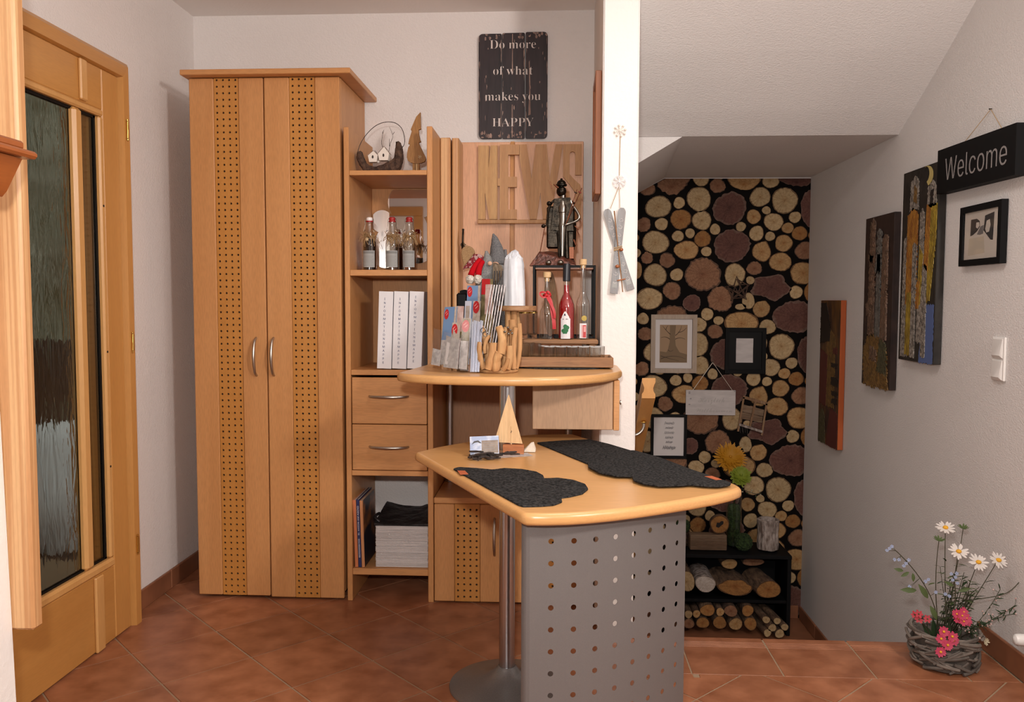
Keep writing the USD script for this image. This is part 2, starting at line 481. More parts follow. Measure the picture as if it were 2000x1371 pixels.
plain("rack_black", (0.005, 0.005, 0.0055), 0.6, specular_ior_level=0.15)
plain("white_plastic", (0.78, 0.76, 0.73), 0.35)
plain("white_paper", (0.80, 0.79, 0.80), 0.7)
plain("binder_white", (0.78, 0.77, 0.79), 0.5)
plain("grey_paper", (0.50, 0.47, 0.46), 0.8)
plain("ink", (0.02, 0.02, 0.045), 0.6)
plain("ink_blue", (0.05, 0.06, 0.16), 0.6)
plain("faint_ink", (0.42, 0.385, 0.365), 0.8)
plain("grey_ink", (0.29, 0.27, 0.27), 0.8)
speckled("magazine_edge", (0.60, 0.57, 0.56), (0.70, 0.67, 0.66), scale=60, rough=0.8, stretch=(0.15, 0.15, 5), random=0.12)
speckled("black_bag", (0.008, 0.008, 0.009), (0.022, 0.022, 0.024), scale=18, rough=0.42, bump=0.5, dist=0.01)
plain("book_orange", (0.60, 0.19, 0.075), 0.5)
plain("book_orange_light", (0.56, 0.25, 0.11), 0.5)
plain("book_blue", (0.02, 0.03, 0.11), 0.45)
plain("page_cream", (0.45, 0.42, 0.36), 0.9)
speckled("book_cover_print", (0.012, 0.014, 0.03), (0.40, 0.16, 0.05), scale=6.0, rough=0.4, stretch=(1, 1, 1.6), lo=0.46, hi=0.60)
plain("mirror_glass", (0.92, 0.93, 0.93), 0.02, 1.0)
clear("glass_clear", (0.95, 0.95, 0.945), 0.08, 0.95, 0.10)
keep("glass_glint", {"t": ("transparent_bsdf", {"color": (0.95, 0.95, 0.95)}), "s": ("principled_bsdf", {"base_color": (0.75, 0.75, 0.75), "roughness": 0.1}), "x": ("mix_closure", {"fac": 0.6})}, [("t.BSDF", "x.closure1"), ("s.BSDF", "x.closure2")], "x.closure")  # whitish mix that paints a highlight on glass rims
for nm_, fc_ in (("real_glass", 0.75),):
    keep(nm_, {"t": ("transparent_bsdf", {"color": (0.97, 0.97, 0.96)}), "s": ("glass_bsdf", {"color": (0.97, 0.97, 0.96), "roughness": 0.02, "IOR": 1.42}), "x": ("mix_closure", {"fac": fc_})}, [("t.BSDF", "x.closure1"), ("s.BSDF", "x.closure2")], "x.closure")
clear("glass_bottle", (0.93, 0.93, 0.915), 0.07, 1.0, 0.11)
clear("acrylic", (0.98, 0.98, 0.98), 0.05, 0.45, 0.03)
clear("side_glass", (0.74, 0.71, 0.58), 0.06, 0.4, 0.04)
keep("door_glass", {"g": ("geometry", {}), "m": ("mapping", {"scale": (1.0, 1.0, 0.22)}), "n": ("noise_texture", {"scale": 26.0, "detail": 2.5, "distortion": 0.9}),
                    "b": ("bump", {"strength": 0.9, "distance": 0.006}), "t": ("refraction_bsdf", {"color": (0.76, 0.77, 0.72), "roughness": 0.04, "IOR": 1.10}),
                    "s": ("glossy_bsdf", {"color": (0.7, 0.72, 0.70), "roughness": 0.06}), "f": ("layer_weight", {"blend": 0.5}), "q": ("math", {"math_type": "power", "value2": 4.0}), "a": ("math", {"math_type": "multiply_add", "value2": 0.5, "value3": 0.03, "use_clamp": True}), "x": ("mix_closure", {})},
     [("g.position", "m.vector"), ("m.vector", "n.vector"), ("n.fac", "b.height"), ("b.normal", "t.normal"), ("b.normal", "s.normal"), ("t.BSDF", "x.closure1"), ("s.BSDF", "x.closure2"), ("f.facing", "q.value1"), ("q.value", "a.value1"), ("a.value", "x.fac")], "x.closure")
keep("red_liquor", {"t": ("transparent_bsdf", {"color": (0.75, 0.02, 0.025)}), "s": ("principled_bsdf", {"base_color": (0.50, 0.006, 0.012), "roughness": 0.25}), "x": ("mix_closure", {"fac": 0.55})}, [("t.BSDF", "x.closure1"), ("s.BSDF", "x.closure2")], "x.closure")
clear("dark_liquor", (0.12, 0.015, 0.015), 0.05, 0.4, 0.02)
clear("clear_liquor", (0.94, 0.94, 0.92), 0.04, 0.4, 0.02)
plain("cork", (0.62, 0.41, 0.21), 0.85)
plain("bottle_cap_black", (0.012, 0.013, 0.018), 0.35)
plain("porcelain", (0.80, 0.77, 0.75), 0.3)
plain("red_rubber", (0.35, 0.015, 0.015), 0.5)
plain("label_grey", (0.34, 0.345, 0.335), 0.8)
plain("label_band", (0.22, 0.225, 0.22), 0.8)
plain("label_white", (0.74, 0.70, 0.70), 0.7)
plain("clover_green", (0.03, 0.16, 0.06), 0.7)
plain("label_red", (0.50, 0.06, 0.06), 0.7)
plain("label_pink", (0.66, 0.30, 0.28), 0.7)
plain("gold_seal", (0.42, 0.30, 0.05), 0.4)
plain("gold_rim", (0.75, 0.56, 0.20), 0.25, 1.0)
plain("ribbon_red", (0.45, 0.004, 0.010), 0.45)
speckled("raffia", (0.26, 0.15, 0.06), (0.42, 0.27, 0.13), scale=90, rough=0.9)
plain("star_cream", (0.62, 0.47, 0.28), 0.8)
speckled("selenite", (0.50, 0.52, 0.56), (0.72, 0.74, 0.77), scale=40, rough=0.35, stretch=(1, 1, 0.12), bump=0.35, dist=0.003, subsurface_weight=0.25, subsurface_radius=(0.02, 0.02, 0.02))
speckled("dark_steel", (0.009, 0.007, 0.005), (0.032, 0.024, 0.017), scale=60, rough=0.34, metallic=0.9, bump=0.25)
plain("steel_shine", (0.20, 0.18, 0.155), 0.25, 1.0)
plain("copper_brown", (0.14, 0.045, 0.02), 0.4, 0.7)
speckled("slag_rock", (0.05, 0.018, 0.012), (0.16, 0.05, 0.03), scale=50, rough=0.35, bump=0.8, dist=0.006, metallic=0.3)
plain("scarf_red", (0.22, 0.012, 0.012), 0.6)
speckled("grey_felt", (0.10, 0.10, 0.105), (0.175, 0.17, 0.17), scale=220, rough=1.0, bump=0.8, dist=0.003)
speckled("grey_felt_light", (0.17, 0.17, 0.165), (0.26, 0.255, 0.245), scale=220, rough=1.0, bump=0.8, dist=0.003)
plain("red_felt", (0.40, 0.005, 0.010), 0.95, specular_ior_level=0.1)
speckled("white_fur", (0.50, 0.44, 0.37), (0.74, 0.69, 0.62), scale=120, rough=1.0, bump=1.0, dist=0.006)
speckled("beard_hair", (0.16, 0.11, 0.07), (0.34, 0.26, 0.18), scale=120, rough=1.0, stretch=(1, 1, 0.15), bump=1.0, dist=0.006)
plain("nose_skin", (0.62, 0.36, 0.24), 0.7)
speckled("burlap", (0.30, 0.18, 0.085), (0.44, 0.28, 0.14), scale=300, rough=1.0)
speckled("heart_fabric", (0.22, 0.02, 0.03), (0.52, 0.34, 0.32), scale=110, rough=0.95, lo=0.5, hi=0.56)
plain("string", (0.42, 0.29, 0.16), 0.9)
plain("string_pale", (0.62, 0.55, 0.46), 0.9)
plain("print_blue", (0.13, 0.22, 0.37), 0.35)
plain("print_red", (0.42, 0.014, 0.018), 0.35)
plain("print_white", (0.74, 0.74, 0.76), 0.35)
plain("print_silver", (0.58, 0.62, 0.72), 0.2, 0.3)
speckled("print_olive", (0.10, 0.08, 0.035), (0.26, 0.20, 0.10), scale=30, rough=0.35)
speckled("print_pink", (0.40, 0.24, 0.21), (0.58, 0.42, 0.38), scale=40, rough=0.35)
speckled("print_grey", (0.34, 0.31, 0.30), (0.52, 0.48, 0.46), scale=70, rough=0.5)
plain("print_dark", (0.022, 0.017, 0.017), 0.45, specular_ior_level=0.2)
speckled("leaflet_edge", (0.55, 0.52, 0.52), (0.22, 0.17, 0.17), scale=300, rough=0.6, stretch=(1, 1, 0.02), lo=0.46, hi=0.62)
speckled("card_print", (0.30, 0.36, 0.52), (0.70, 0.72, 0.76), scale=22, rough=0.3, lo=0.42, hi=0.58)
speckled("twig_dark", (0.012, 0.008, 0.007), (0.045, 0.028, 0.022), scale=90, rough=0.7)
speckled("stone_white", (0.56, 0.48, 0.38), (0.72, 0.64, 0.54), scale=40, rough=0.7)
speckled("stone_grey", (0.40, 0.35, 0.36), (0.56, 0.50, 0.52), scale=50, rough=0.5)
speckled("bark_dark", (0.035, 0.016, 0.010), (0.115, 0.062, 0.038), scale=60, rough=0.9, bump=1.0, bscale=90, dist=0.008)
speckled("bark_grey", (0.14, 0.10, 0.08), (0.42, 0.35, 0.31), scale=45, rough=0.9, stretch=(1, 1, 0.4), bump=1.0, bscale=70, dist=0.01)
speckled("log_bark", (0.06, 0.032, 0.018), (0.19, 0.11, 0.062), scale=50, rough=0.9, stretch=(1, 0.3, 1), bump=1.0, dist=0.006, random=0.25)
plain("house_white", (0.74, 0.68, 0.61), 0.85)
plain("wire_dark", (0.03, 0.02, 0.016), 0.6)
speckled("sign_black_wood", (0.013, 0.0085, 0.011), (0.032, 0.019, 0.022), scale=26, rough=0.55, stretch=(1, 1, 0.15), bump=0.2)
speckled("sign_worn", (0.12, 0.075, 0.066), (0.40, 0.27, 0.22), scale=60, rough=0.8, stretch=(1, 1, 0.2))
plain("sign_letter", (0.66, 0.58, 0.54), 0.7)
plain("welcome_letter", (0.27, 0.25, 0.24), 0.7)
speckled("sign_white_wood", (0.47, 0.425, 0.41), (0.56, 0.51, 0.49), scale=40, rough=0.8, stretch=(0.3, 1, 1))
speckled("print_sepia", (0.10, 0.06, 0.03), (0.42, 0.28, 0.15), scale=22, rough=0.8, lo=0.38, hi=0.6)
plain("sepia_dark", (0.07, 0.045, 0.028), 0.8)
plain("sepia_mid", (0.19, 0.125, 0.07), 0.8)
plain("mat_white", (0.66, 0.61, 0.59), 0.8)
plain("photo_paper", (0.72, 0.65, 0.57), 0.6)
plain("sepia_paper", (0.33, 0.215, 0.125), 0.8)
plain("photo_cream", (0.64, 0.56, 0.45), 0.6)
plain("photo_dark", (0.055, 0.05, 0.05), 0.5)
plain("photo_mid", (0.22, 0.205, 0.20), 0.5)
speckled("canvas_dark", (0.009, 0.007, 0.006), (0.022, 0.018, 0.014), scale=14, rough=0.5, bump=0.5)
speckled("canvas_brown", (0.014, 0.008, 0.007), (0.035, 0.018, 0.015), scale=14, rough=0.5, bump=0.5)
speckled("canvas_red", (0.030, 0.012, 0.010), (0.17, 0.075, 0.014), scale=12, rough=0.5, stretch=(1, 1, 0.45), bump=0.5, lo=0.4, hi=0.66)
plain("canvas_orange", (0.42, 0.085, 0.014), 0.6)
plain("canvas_blue", (0.085, 0.13, 0.30), 0.6)
speckled("paint_bronze", (0.0952, 0.0557, 0.0355), (0.196, 0.117, 0.0751), scale=54, rough=0.5, bump=1.0, dist=0.008)
speckled("paint_grey", (0.0824, 0.0786, 0.0703), (0.18, 0.169, 0.15), scale=63, rough=0.5, bump=1.0, dist=0.008)
speckled("paint_ochre", (0.115, 0.0594, 0.0148), (0.227, 0.124, 0.0302), scale=49, rough=0.5, bump=1.0, dist=0.008)
speckled("paint_green", (0.0421, 0.0415, 0.0197), (0.09, 0.0831, 0.0379), scale=49, rough=0.5, bump=1.0, dist=0.008)
speckled("paint_silver", (0.0974, 0.0847, 0.0721), (0.395, 0.352, 0.303), scale=72, rough=0.4, bump=1.0, dist=0.008)
speckled("paint_fire", (0.233, 0.0785, 0.0115), (0.4, 0.179, 0.0227), scale=54, rough=0.5, stretch=(1, 1, 0.5), bump=1.0, dist=0.008)
speckled("paint_gold", (0.186, 0.121, 0.0135), (0.391, 0.269, 0.0265), scale=54, rough=0.5, stretch=(1, 1, 0.5), bump=1.0, dist=0.008)
plain("paint_moon", (0.50, 0.40, 0.14), 0.6)
plain("paint_black", (0.010, 0.006, 0.005), 0.6)
plain("paint_wine", (0.10, 0.018, 0.014), 0.6)
speckled("willow", (0.12, 0.098, 0.080), (0.20, 0.168, 0.142), scale=25, rough=0.8, random=0.5)
speckled("moss_green", (0.010, 0.022, 0.006), (0.04, 0.075, 0.018), scale=70, rough=1.0, bump=1.0, dist=0.01)


def leafy(name, c, t=0.3):
    keep(name, {"d": ("principled_bsdf", {"base_color": c, "roughness": 0.6}), "t": ("translucent_bsdf", {"color": c}), "x": ("mix_closure", {"fac": t})},
         [("d.BSDF", "x.closure1"), ("t.BSDF", "x.closure2")], "x.closure")


leafy("leaf_green", (0.085, 0.125, 0.040))
leafy("leaf_dark", (0.030, 0.058, 0.022))
leafy("stem_green", (0.075, 0.070, 0.040))
leafy("petal_white", (0.78, 0.73, 0.68))
leafy("petal_blue", (0.30, 0.35, 0.50))
leafy("petal_pink", (0.55, 0.045, 0.11))
leafy("petal_red", (0.50, 0.035, 0.055))
leafy("petal_yellow", (0.56, 0.26, 0.012))
leafy("petal_lime", (0.25, 0.31, 0.025))
plain("pollen", (0.68, 0.34, 0.02), 0.8)
plain("bud_cream", (0.42, 0.36, 0.24), 0.8)
for nm_, sc_ in (("log", 0.85), ("print", 0.84)):
    t_ = lambda c: tuple(sc_ * q for q in c)
    end_grain(nm_ + "_pale", t_((0.33, 0.19, 0.08)), t_((0.50, 0.33, 0.16)), t_((0.56, 0.40, 0.215)), t_((0.20, 0.12, 0.06)))
    end_grain(nm_ + "_tan", t_((0.30, 0.12, 0.035)), t_((0.42, 0.215, 0.08)), t_((0.50, 0.30, 0.13)), t_((0.17, 0.085, 0.035)))
    end_grain(nm_ + "_orange", t_((0.22, 0.075, 0.02)), t_((0.33, 0.13, 0.035)), t_((0.37, 0.175, 0.055)), t_((0.13, 0.06, 0.025)))
    end_grain(nm_ + "_mid", t_((0.20, 0.075, 0.035)), t_((0.26, 0.115, 0.06)), t_((0.31, 0.155, 0.085)), t_((0.12, 0.065, 0.042)), wobble=0.16)
    end_grain(nm_ + "_brown", t_((0.085, 0.032, 0.026)), t_((0.125, 0.052, 0.040)), t_((0.155, 0.066, 0.050)), t_((0.19, 0.11, 0.085)), wobble=0.22, bark=0.92)
    end_grain(nm_ + "_white", t_((0.52, 0.44, 0.38)), t_((0.56, 0.48, 0.42)), t_((0.58, 0.50, 0.44)), t_((0.42, 0.34, 0.28)))
plain("wallpaper_black", (0.0045, 0.0035, 0.003), 0.8, specular_ior_level=0.08)
speckled("hedge_green", (0.075, 0.085, 0.045), (0.36, 0.37, 0.30), scale=3.2, rough=1.0, bump=0.6, lo=0.35, hi=0.68)
plain("snow", (0.85, 0.88, 0.92), 0.9)
speckled("earth_dark", (0.02, 0.014, 0.012), (0.07, 0.045, 0.035), scale=5, rough=1.0)

# ---------------------------------------------------------------- the setting
XL, XR, YB, ZC = -1.605, 1.49, 3.635, 2.445      # left, right, back wall and ceiling
PL, PR, PY = 0.1553, 0.2818, 2.93        # the wall between bar and stairs


def struct(name, label, cat="wall"):
    return thing(name, label, cat, kind="structure")


def slab(x0, x1, y0, y1, z0, z1):
    return trimesh.creation.box(bounds=[(x0, y0, z0), (x1, y1, z1)])


w = struct("wall_left", "pinkish white plastered wall with the glazed wooden door in it")
part(w, "plaster", [slab(XL - 0.14, XL, 2.885, YB + 0.1, 0, ZC), slab(XL - 0.14, XL, 1.7, 2.885, 1.985, ZC), slab(XL - 0.14, XL, 1.7, 2.03, 0, 1.985)], "wall_plaster", smooth=False)
w = struct("wall_back", "pinkish white plastered wall behind wardrobe, open shelves and bar")
part(w, "plaster", slab(XL - 0.14, PL + 0.05, YB, YB + 0.1, 0, ZC), "wall_plaster", smooth=False)
w = struct("wall_divider", "bright white wall end between the bar and the stairs")
part(w, "plaster", cbox(PL, PR, PY, 5.05, -0.8, ZC + 0.02, 0.006), "post_plaster", smooth=False)
w = struct("wall_right", "rough plastered wall with the paintings and the welcome sign")
part(w, "plaster", slab(XR, XR + 0.12, -2.6, 5.1, -0.8, ZC), "stair_plaster", smooth=False)
w = struct("wall_rear", "plain pale wall behind the photographer")
part(w, "plaster", slab(-3.4, XR, -2.72, -2.6, 0, ZC), "wall_plaster", smooth=False)
w = struct("wall_far_left", "plain pale wall at the far left of the room behind the photographer")
part(w, "plaster", slab(-3.4, -3.28, -2.6, 1.4, 0, ZC), "wall_plaster", smooth=False)
w = struct("wall_near_left", "white roughcast wall corner at the left edge of the picture, leaning slightly")
c0, c1 = (-1.1764, 1.7, 0.3189), (-1.1907, 1.7, 0.9847)
dx = (c1[0] - c0[0]) / (c1[2] - c0[2])
xt, xb = c0[0] + dx * (ZC - c0[2]), c0[0] + dx * (0 - c0[2])
part(w, "plaster", hull([(xb, 1.698, 0), (xt, 1.698, ZC), (xb - 0.02, 1.4, 0), (xt - 0.02, 1.4, ZC), (-3.4, 1.698, 0), (-3.4, 1.698, ZC), (-3.4, 1.4, 0), (-3.4, 1.4, ZC)]), "post_plaster", smooth=False)
c = struct("ceiling", "pale plastered ceiling", "ceiling")
part(c, "plaster", [slab(-3.4, PR, -2.7, YB + 0.1, ZC, ZC + 0.1), slab(PR, XR + 0.12, -2.7, 2.80, ZC, ZC + 0.1)], "ceiling_plaster", smooth=False)
c = struct("ceiling_stair", "sloping plastered underside above the stairs with a low flat soffit", "ceiling")
part(c, "plaster", prism([(2.80, ZC + 0.1), (2.80, ZC), (3.30, 2.165), (3.60, 2.005), (3.75, 1.93), (5.0, 1.93), (5.0, ZC + 0.1)], XR - PR, (PR, 0, 0), ((0, 1, 0), (0, 0, 1), (1, 0, 0))), "stair_plaster", smooth=False)
part(c, "side_slope", hull([(PR, 3.752, 1.929), (0.553, 3.752, 1.929), (PR, 3.752, 1.768), (PR, 4.998, 1.929), (0.633, 4.998, 1.929), (PR, 4.998, 1.729)]), "stair_plaster", smooth=False)

# floor: terracotta tiles laid diagonally, a straight row with grooves along the stair edge
fl = struct("floor", "terracotta floor tiles laid diagonally with a straight row along the stair edge", "floor")
part(fl, "grout_bed", [slab(-3.4, PL, -2.6, YB, -0.10, -0.0016), slab(PL, XR, -2.6, 2.912, -0.10, -0.0016)], "grout", smooth=False)
G, HALF = 0.0024, 0.1464
region = union_all([sbox(XL, 1.9, PL + 0.3, YB), sbox(PL + 0.3, 1.9, XR, 2.6235)]).difference(sbox(PL + 0.29, 2.60, PL + 0.31, YB)).difference(sbox(PL - 0.0, 2.93, PL + 0.31, YB)).difference(sbox(PL + 0.02, 2.6235, PL + 0.31, 2.94))
for j in range(-5, 6):
    for i in range(-6, 14):
        if (i + j) % 2:
            continue
        cx, cy = -0.813 + 0.207 * i, 2.661 + 0.207 * j
        sq = Polygon([(cx - 0.207, cy), (cx, cy - 0.207), (cx + 0.207, cy), (cx, cy + 0.207)]).buffer(-G, join_style=2).intersection(region)
        for g in getattr(sq, "geoms", [sq]):
            if g.geom_type == "Polygon" and g.area > 2e-4:
                top = g.buffer(-0.0012, join_style=2)
                if top.is_empty or top.geom_type != "Polygon":
                    continue
                part(fl, "tile", [prism(g, 0.0045, (0, 0, -0.0055), TOP), prism(top, 0.0012, (0, 0, -0.0010), TOP)], "tile_clay", smooth=False)
for k in range(-2, 5):
    x0, x1 = max(PL + 0.022, 0.444 + 0.293 * k), min(XR - 0.013, 0.737 + 0.293 * k)
    if x1 - x0 < 0.02:
        continue
    pieces = [cbox(x0 + G, x1 - G, 2.6265, 2.842, -0.006, 0.0, 0.0012)]
    y = 2.8435
    for q in range(4):
        pieces.append(cbox(x0 + G, x1 - G, y, y + (0.0115 if q < 3 else 0.040), -0.006, 0.0, 0.0022))
        y += 0.0128
    pieces.append(cbox(x0 + G, x1 - G, 2.905, 2.921, -0.03, -0.0002, 0.004))
    part(fl, "nosing_tile", pieces, "tile_clay", smooth=False)
part(fl, "room_behind", slab(-3.28, XR, -2.6, 1.9, -0.004, -0.0002), "tile_clay", label="floor of the room behind the camera", kind="stuff", smooth=False)
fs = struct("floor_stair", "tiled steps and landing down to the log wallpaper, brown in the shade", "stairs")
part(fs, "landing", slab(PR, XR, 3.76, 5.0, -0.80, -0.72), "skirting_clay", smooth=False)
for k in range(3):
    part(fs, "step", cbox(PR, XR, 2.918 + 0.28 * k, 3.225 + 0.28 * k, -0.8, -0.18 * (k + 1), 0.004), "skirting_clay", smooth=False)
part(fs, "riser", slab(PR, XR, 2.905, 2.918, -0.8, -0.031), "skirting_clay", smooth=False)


def skirting(name, label, p0, p1, z0, h, axis_in, mat="skirting_clay", t=0.012):
    """Skirting tiles along y (constant x) or x (constant y)."""
    s = struct(name, label, "baseboard")
    a, b = np.array(p0), np.array(p1)
    L = np.linalg.norm(b - a)
    n = max(1, int(round(L / 0.30)))
    for k in range(n):
        u, v = a + (b - a) * (k / n), a + (b - a) * ((k + 1) / n)
        d = (b - a) / L * 0.0015
        u, v = u + d, v - d
        q = np.vstack([u, v, u + np.array(axis_in) * t, v + np.array(axis_in) * t])
        part(s, "skirting_tile", cbox(q[:, 0].min(), q[:, 0].max(), q[:, 1].min(), q[:, 1].max(), z0, z0 + h, 0.003), mat, smooth=False)
    return s


skirting("baseboard_left", "brown clay skirting tiles under the left wall beside the wardrobe", (XL, 2.952), (XL, YB - 0.002), 0.0, 0.078, (1, 0))
skirting("baseboard_right", "brown clay skirting tiles under the right wall beside the flower basket", (XR, 1.7), (XR, 2.92), 0.0, 0.085, (-1, 0))
skirting("baseboard_stair", "brown clay skirting tiles along the right wall of the lower landing", (XR, 3.77), (XR, 4.985), -0.72, 0.08, (-1, 0))
skirting("baseboard_niche", "brown clay skirting tiles under the log wallpaper", (PR + 0.01, 4.998), (XR - 0.014, 4.998), -0.72, 0.08, (0, -1))

# ---------------------------------------------------------------- the glazed door and what shows through it
dr = struct("door_1", "orange varnished wooden door with tall textured glass panes on the left", "door")
D0, D1 = 2.065, 2.882
CX = -1.54
part(dr, "casing", [hull([(XL, 2.955, 0), (XL, 2.955, 2.045), (CX - 0.012, 2.955, 0), (CX - 0.012, 2.955, 2.045), (CX, 2.940, 0), (CX, 2.940, 2.03), (CX, 2.905, 0), (CX, 2.905, 1.99), (XL, 2.886, 0), (XL, 2.886, 1.975)])], "door_wood")
part(dr, "casing", [hull([(XL, 1.98, 2.045), (XL, 2.955, 2.045), (CX - 0.012, 1.98, 2.045), (CX - 0.012, 2.955, 2.045), (CX, 1.98, 2.03), (CX, 2.94, 2.03), (CX, 1.98, 1.99), (CX, 2.905, 1.99), (XL, 1.98, 1.975), (XL, 2.886, 1.975)])], "door_wood_y")
GX = -1.552                                               # face of the leaf
part(dr, "stile", cbox(GX - 0.04, GX, 2.783, 2.886, 0.004, 1.985, 0.004), "door_wood")
part(dr, "stile", cbox(GX - 0.04, GX, D0, 2.215, 0.004, 1.985, 0.004), "door_wood")
part(dr, "rail", cbox(GX - 0.04, GX - 0.001, 2.215, 2.783, 1.845, 1.985, 0.003), "door_wood_y")
part(dr, "rail", cbox(GX - 0.04, GX - 0.001, 2.215, 2.783, 0.004, 0.265, 0.003), "door_wood_y")
part(dr, "bead", [cbox(GX - 0.03, GX + 0.006, 2.215, 2.783, 0.265, 0.297, 0.008), cbox(GX - 0.03, GX + 0.004, 2.215, 2.783, 1.822, 1.845, 0.006)], "door_bead")
part(dr, "bead", [cbox(GX - 0.03, GX + 0.003, 2.757, 2.783, 0.298, 1.821, 0.006)], "door_bead")
part(dr, "bead", [cbox(GX - 0.03, GX + 0.003, 2.215, 2.237, 0.298, 1.821, 0.006)], "door_bead")
part(dr, "mullion", cbox(GX - 0.034, GX + 0.004, 2.611, 2.658, 0.298, 1.821, 0.010), "door_bead")
part(dr, "applied_strip", cbox(GX - 0.002, GX + 0.010, 2.645, 2.683, 1.850, 1.983, 0.004), "door_bead")
part(dr, "applied_strip", cbox(GX - 0.002, GX + 0.010, 2.650, 2.700, 0.002, 0.262, 0.004), "door_bead")
part(dr, "seal", [slab(GX - 0.028, GX - 0.012, 2.747, 2.757, 0.298, 1.821), slab(GX - 0.028, GX - 0.012, 2.237, 2.757, 1.812, 1.821), slab(GX - 0.028, GX - 0.012, 2.237, 2.757, 0.298, 0.304)], "black_satin", smooth=False)
part(dr, "pane", slab(GX - 0.022, GX - 0.016, 2.237, 2.611, 0.304, 1.812), "door_glass", smooth=False)
part(dr, "pane", slab(GX - 0.022, GX - 0.016, 2.658, 2.747, 0.304, 1.812), "side_glass", smooth=False)
for z in (1.806, 1.046, 0.30):
    h = part(dr, "hinge", [lathe([(0, z - 0.030), (0.005, z - 0.030), (0.005, z - 0.002), (0.0056, z), (0.005, z + 0.002), (0.005, z + 0.030), (0, z + 0.030)], (CX + 0.004, 2.918, 0), 12)], "brass")
    part(h, "finial", [lathe([(0, z + 0.030), (0.0035, z + 0.032), (0.0035, z + 0.037), (0, z + 0.039)], (CX + 0.004, 2.918, 0), 10), lathe([(0, z - 0.039), (0.0035, z - 0.037), (0.0035, z - 0.032), (0, z - 0.030)], (CX + 0.004, 2.918, 0), 10)], "brass")
for z in (1.52, 0.62, 1.02):
    part(dr, "screw", prism(Point(0, 0).buffer(0.004, 6), 0.001, (GX + 0.003, 2.770, z), LEFTW), "hole_dark")

tr = struct("trim_1", "pale pine board fixed beside the white wall corner at the left edge", "trim")
bx0, bx1 = -1.1307, -1.1338
bz = 0.479
part(tr, "board", cbox(-1.30, (bx0 + bx1) / 2, 1.700, 1.735, bz, ZC - 0.002, 0.006), "pine_z")

part(dr, "jamb_lining", cbox(XL - 0.139, XL + 0.004, 2.868, 2.8845, 0.0, 1.984, 0.002), "pine_z")
h = struct("trim_2", "dark red brown wooden console with moulded top at the left edge", "console")
kx0, ky0 = -1.30, 1.45
px1 = -0.9501
ztop, zlip, zbody, zbot = 1.4863, 1.4701, 1.4555, 1.3856
part(h, "moulding", [cbox(kx0, px1 - 0.016, ky0 - 0.10, ky0 + 0.02, zlip, ztop, 0.004), cbox(kx0, px1, ky0 - 0.12, ky0 + 0.035, zbody, zlip - 0.001, 0.007)], "red_brown_wood")
part(h, "bracket", hull([(kx0, ky0 - 0.09, zbody - 0.001), (kx0, ky0 + 0.015, zbody - 0.001), (px1 - 0.018, ky0 - 0.09, zbody - 0.001), (px1 - 0.018, ky0 + 0.015, zbody - 0.001),
                         (kx0, ky0 - 0.09, zbot), (kx0, ky0 + 0.015, zbot), (px1 - 0.046, ky0 - 0.085, zbot + 0.010), (px1 - 0.046, ky0 + 0.01, zbot + 0.010), (px1 - 0.055, ky0 - 0.085, zbot), (px1 - 0.055, ky0 + 0.01, zbot)]), "red_brown_wood")

# garden seen dimly through the textured glass
g = [(x, y) for x in np.linspace(0, 1, 40) for y in np.linspace(0, 1, 24)]
V, F = [], []
for i, (a, b) in enumerate(g):
    V.append((0.0, 3.0 + 6.5 * a, -0.1 + 3.2 * b))
for i in range(39):
    for j in range(23):
        k = i * 24 + j
        F += [(k, k + 24, k + 25), (k, k + 25, k + 1)]
V = np.array(V)
V[:, 0] = -3.9 + 0.5 * (meshkit.fbm(V * 1.6, 4, 3) - 0.5)
hd = trimesh.Trimesh(V, F, process=False)
single("garden_hedge", "frosted grey green hedge seen blurred through the door glass", "hedge", hd, "hedge_green", kind="stuff", smooth=True)
m = blob((-2.75, 4.42, 0.05), (0.26, 0.46, 0.46), 0.25, 3, 5)
single("snow_heap", "heap of snow seen through the lower part of the door glass", "snow", m, "snow", kind="stuff", smooth=True)
single("garden_soil", "dark soil outside the glazed door", "soil", slab(-6, XL - 0.15, 1.75, 10, -0.25, -0.12), "earth_dark", kind="structure", smooth=False)
m = trimesh.util.concatenate([rough(rod((-3.15, 4.75, -0.13), (-3.12, 4.85, 0.95), 0.17, 0.13, 24), 0.03, 6, 2), blob((-3.25, 5.30, 0.72), (0.10, 0.55, 0.20), 0.3, 4, 8)])
single("tree_stump", "dark tree stump seen blurred through the door glass", "stump", m, "earth_dark", smooth=True)

d2 = struct("door_2", "pale door in an orange wooden frame on the wall behind the photographer, seen only in the mirror", "door")
part(d2, "casing", [cbox(-2.50, -1.58, -2.60, -2.57, 2.11, 2.22, 0.004), cbox(-1.69, -1.58, -2.60, -2.57, 0.0, 2.1095, 0.004), cbox(-2.50, -2.39, -2.60, -2.57, 0.0, 2.1095, 0.004)], "door_wood_y")
part(d2, "leaf", cbox(-2.388, -1.692, -2.598, -2.58, 0.005, 2.108, 0.004), "house_white")

# ---------------------------------------------------------------- wardrobe, shelf tower, low cabinet
YF = 3.2


def handle(parent, a, b, out=(0, -0.034, 0)):
    a, b, o = np.array(a, float), np.array(b, float), np.array(out, float)
    pts = bow([a, a + (b - a) * 0.06 + o * 0.45, a + (b - a) * 0.28 + o * 0.88, (a + b) / 2 + o, b + (a - b) * 0.28 + o * 0.88, b + (a - b) * 0.06 + o * 0.45, b], 22)
    r = 0.0048 + 0.0016 * np.sin(np.linspace(0, math.pi, 22))
    return part(parent, "handle", tube(pts, r, 10), "nickel", label="curved nickel bow handle")


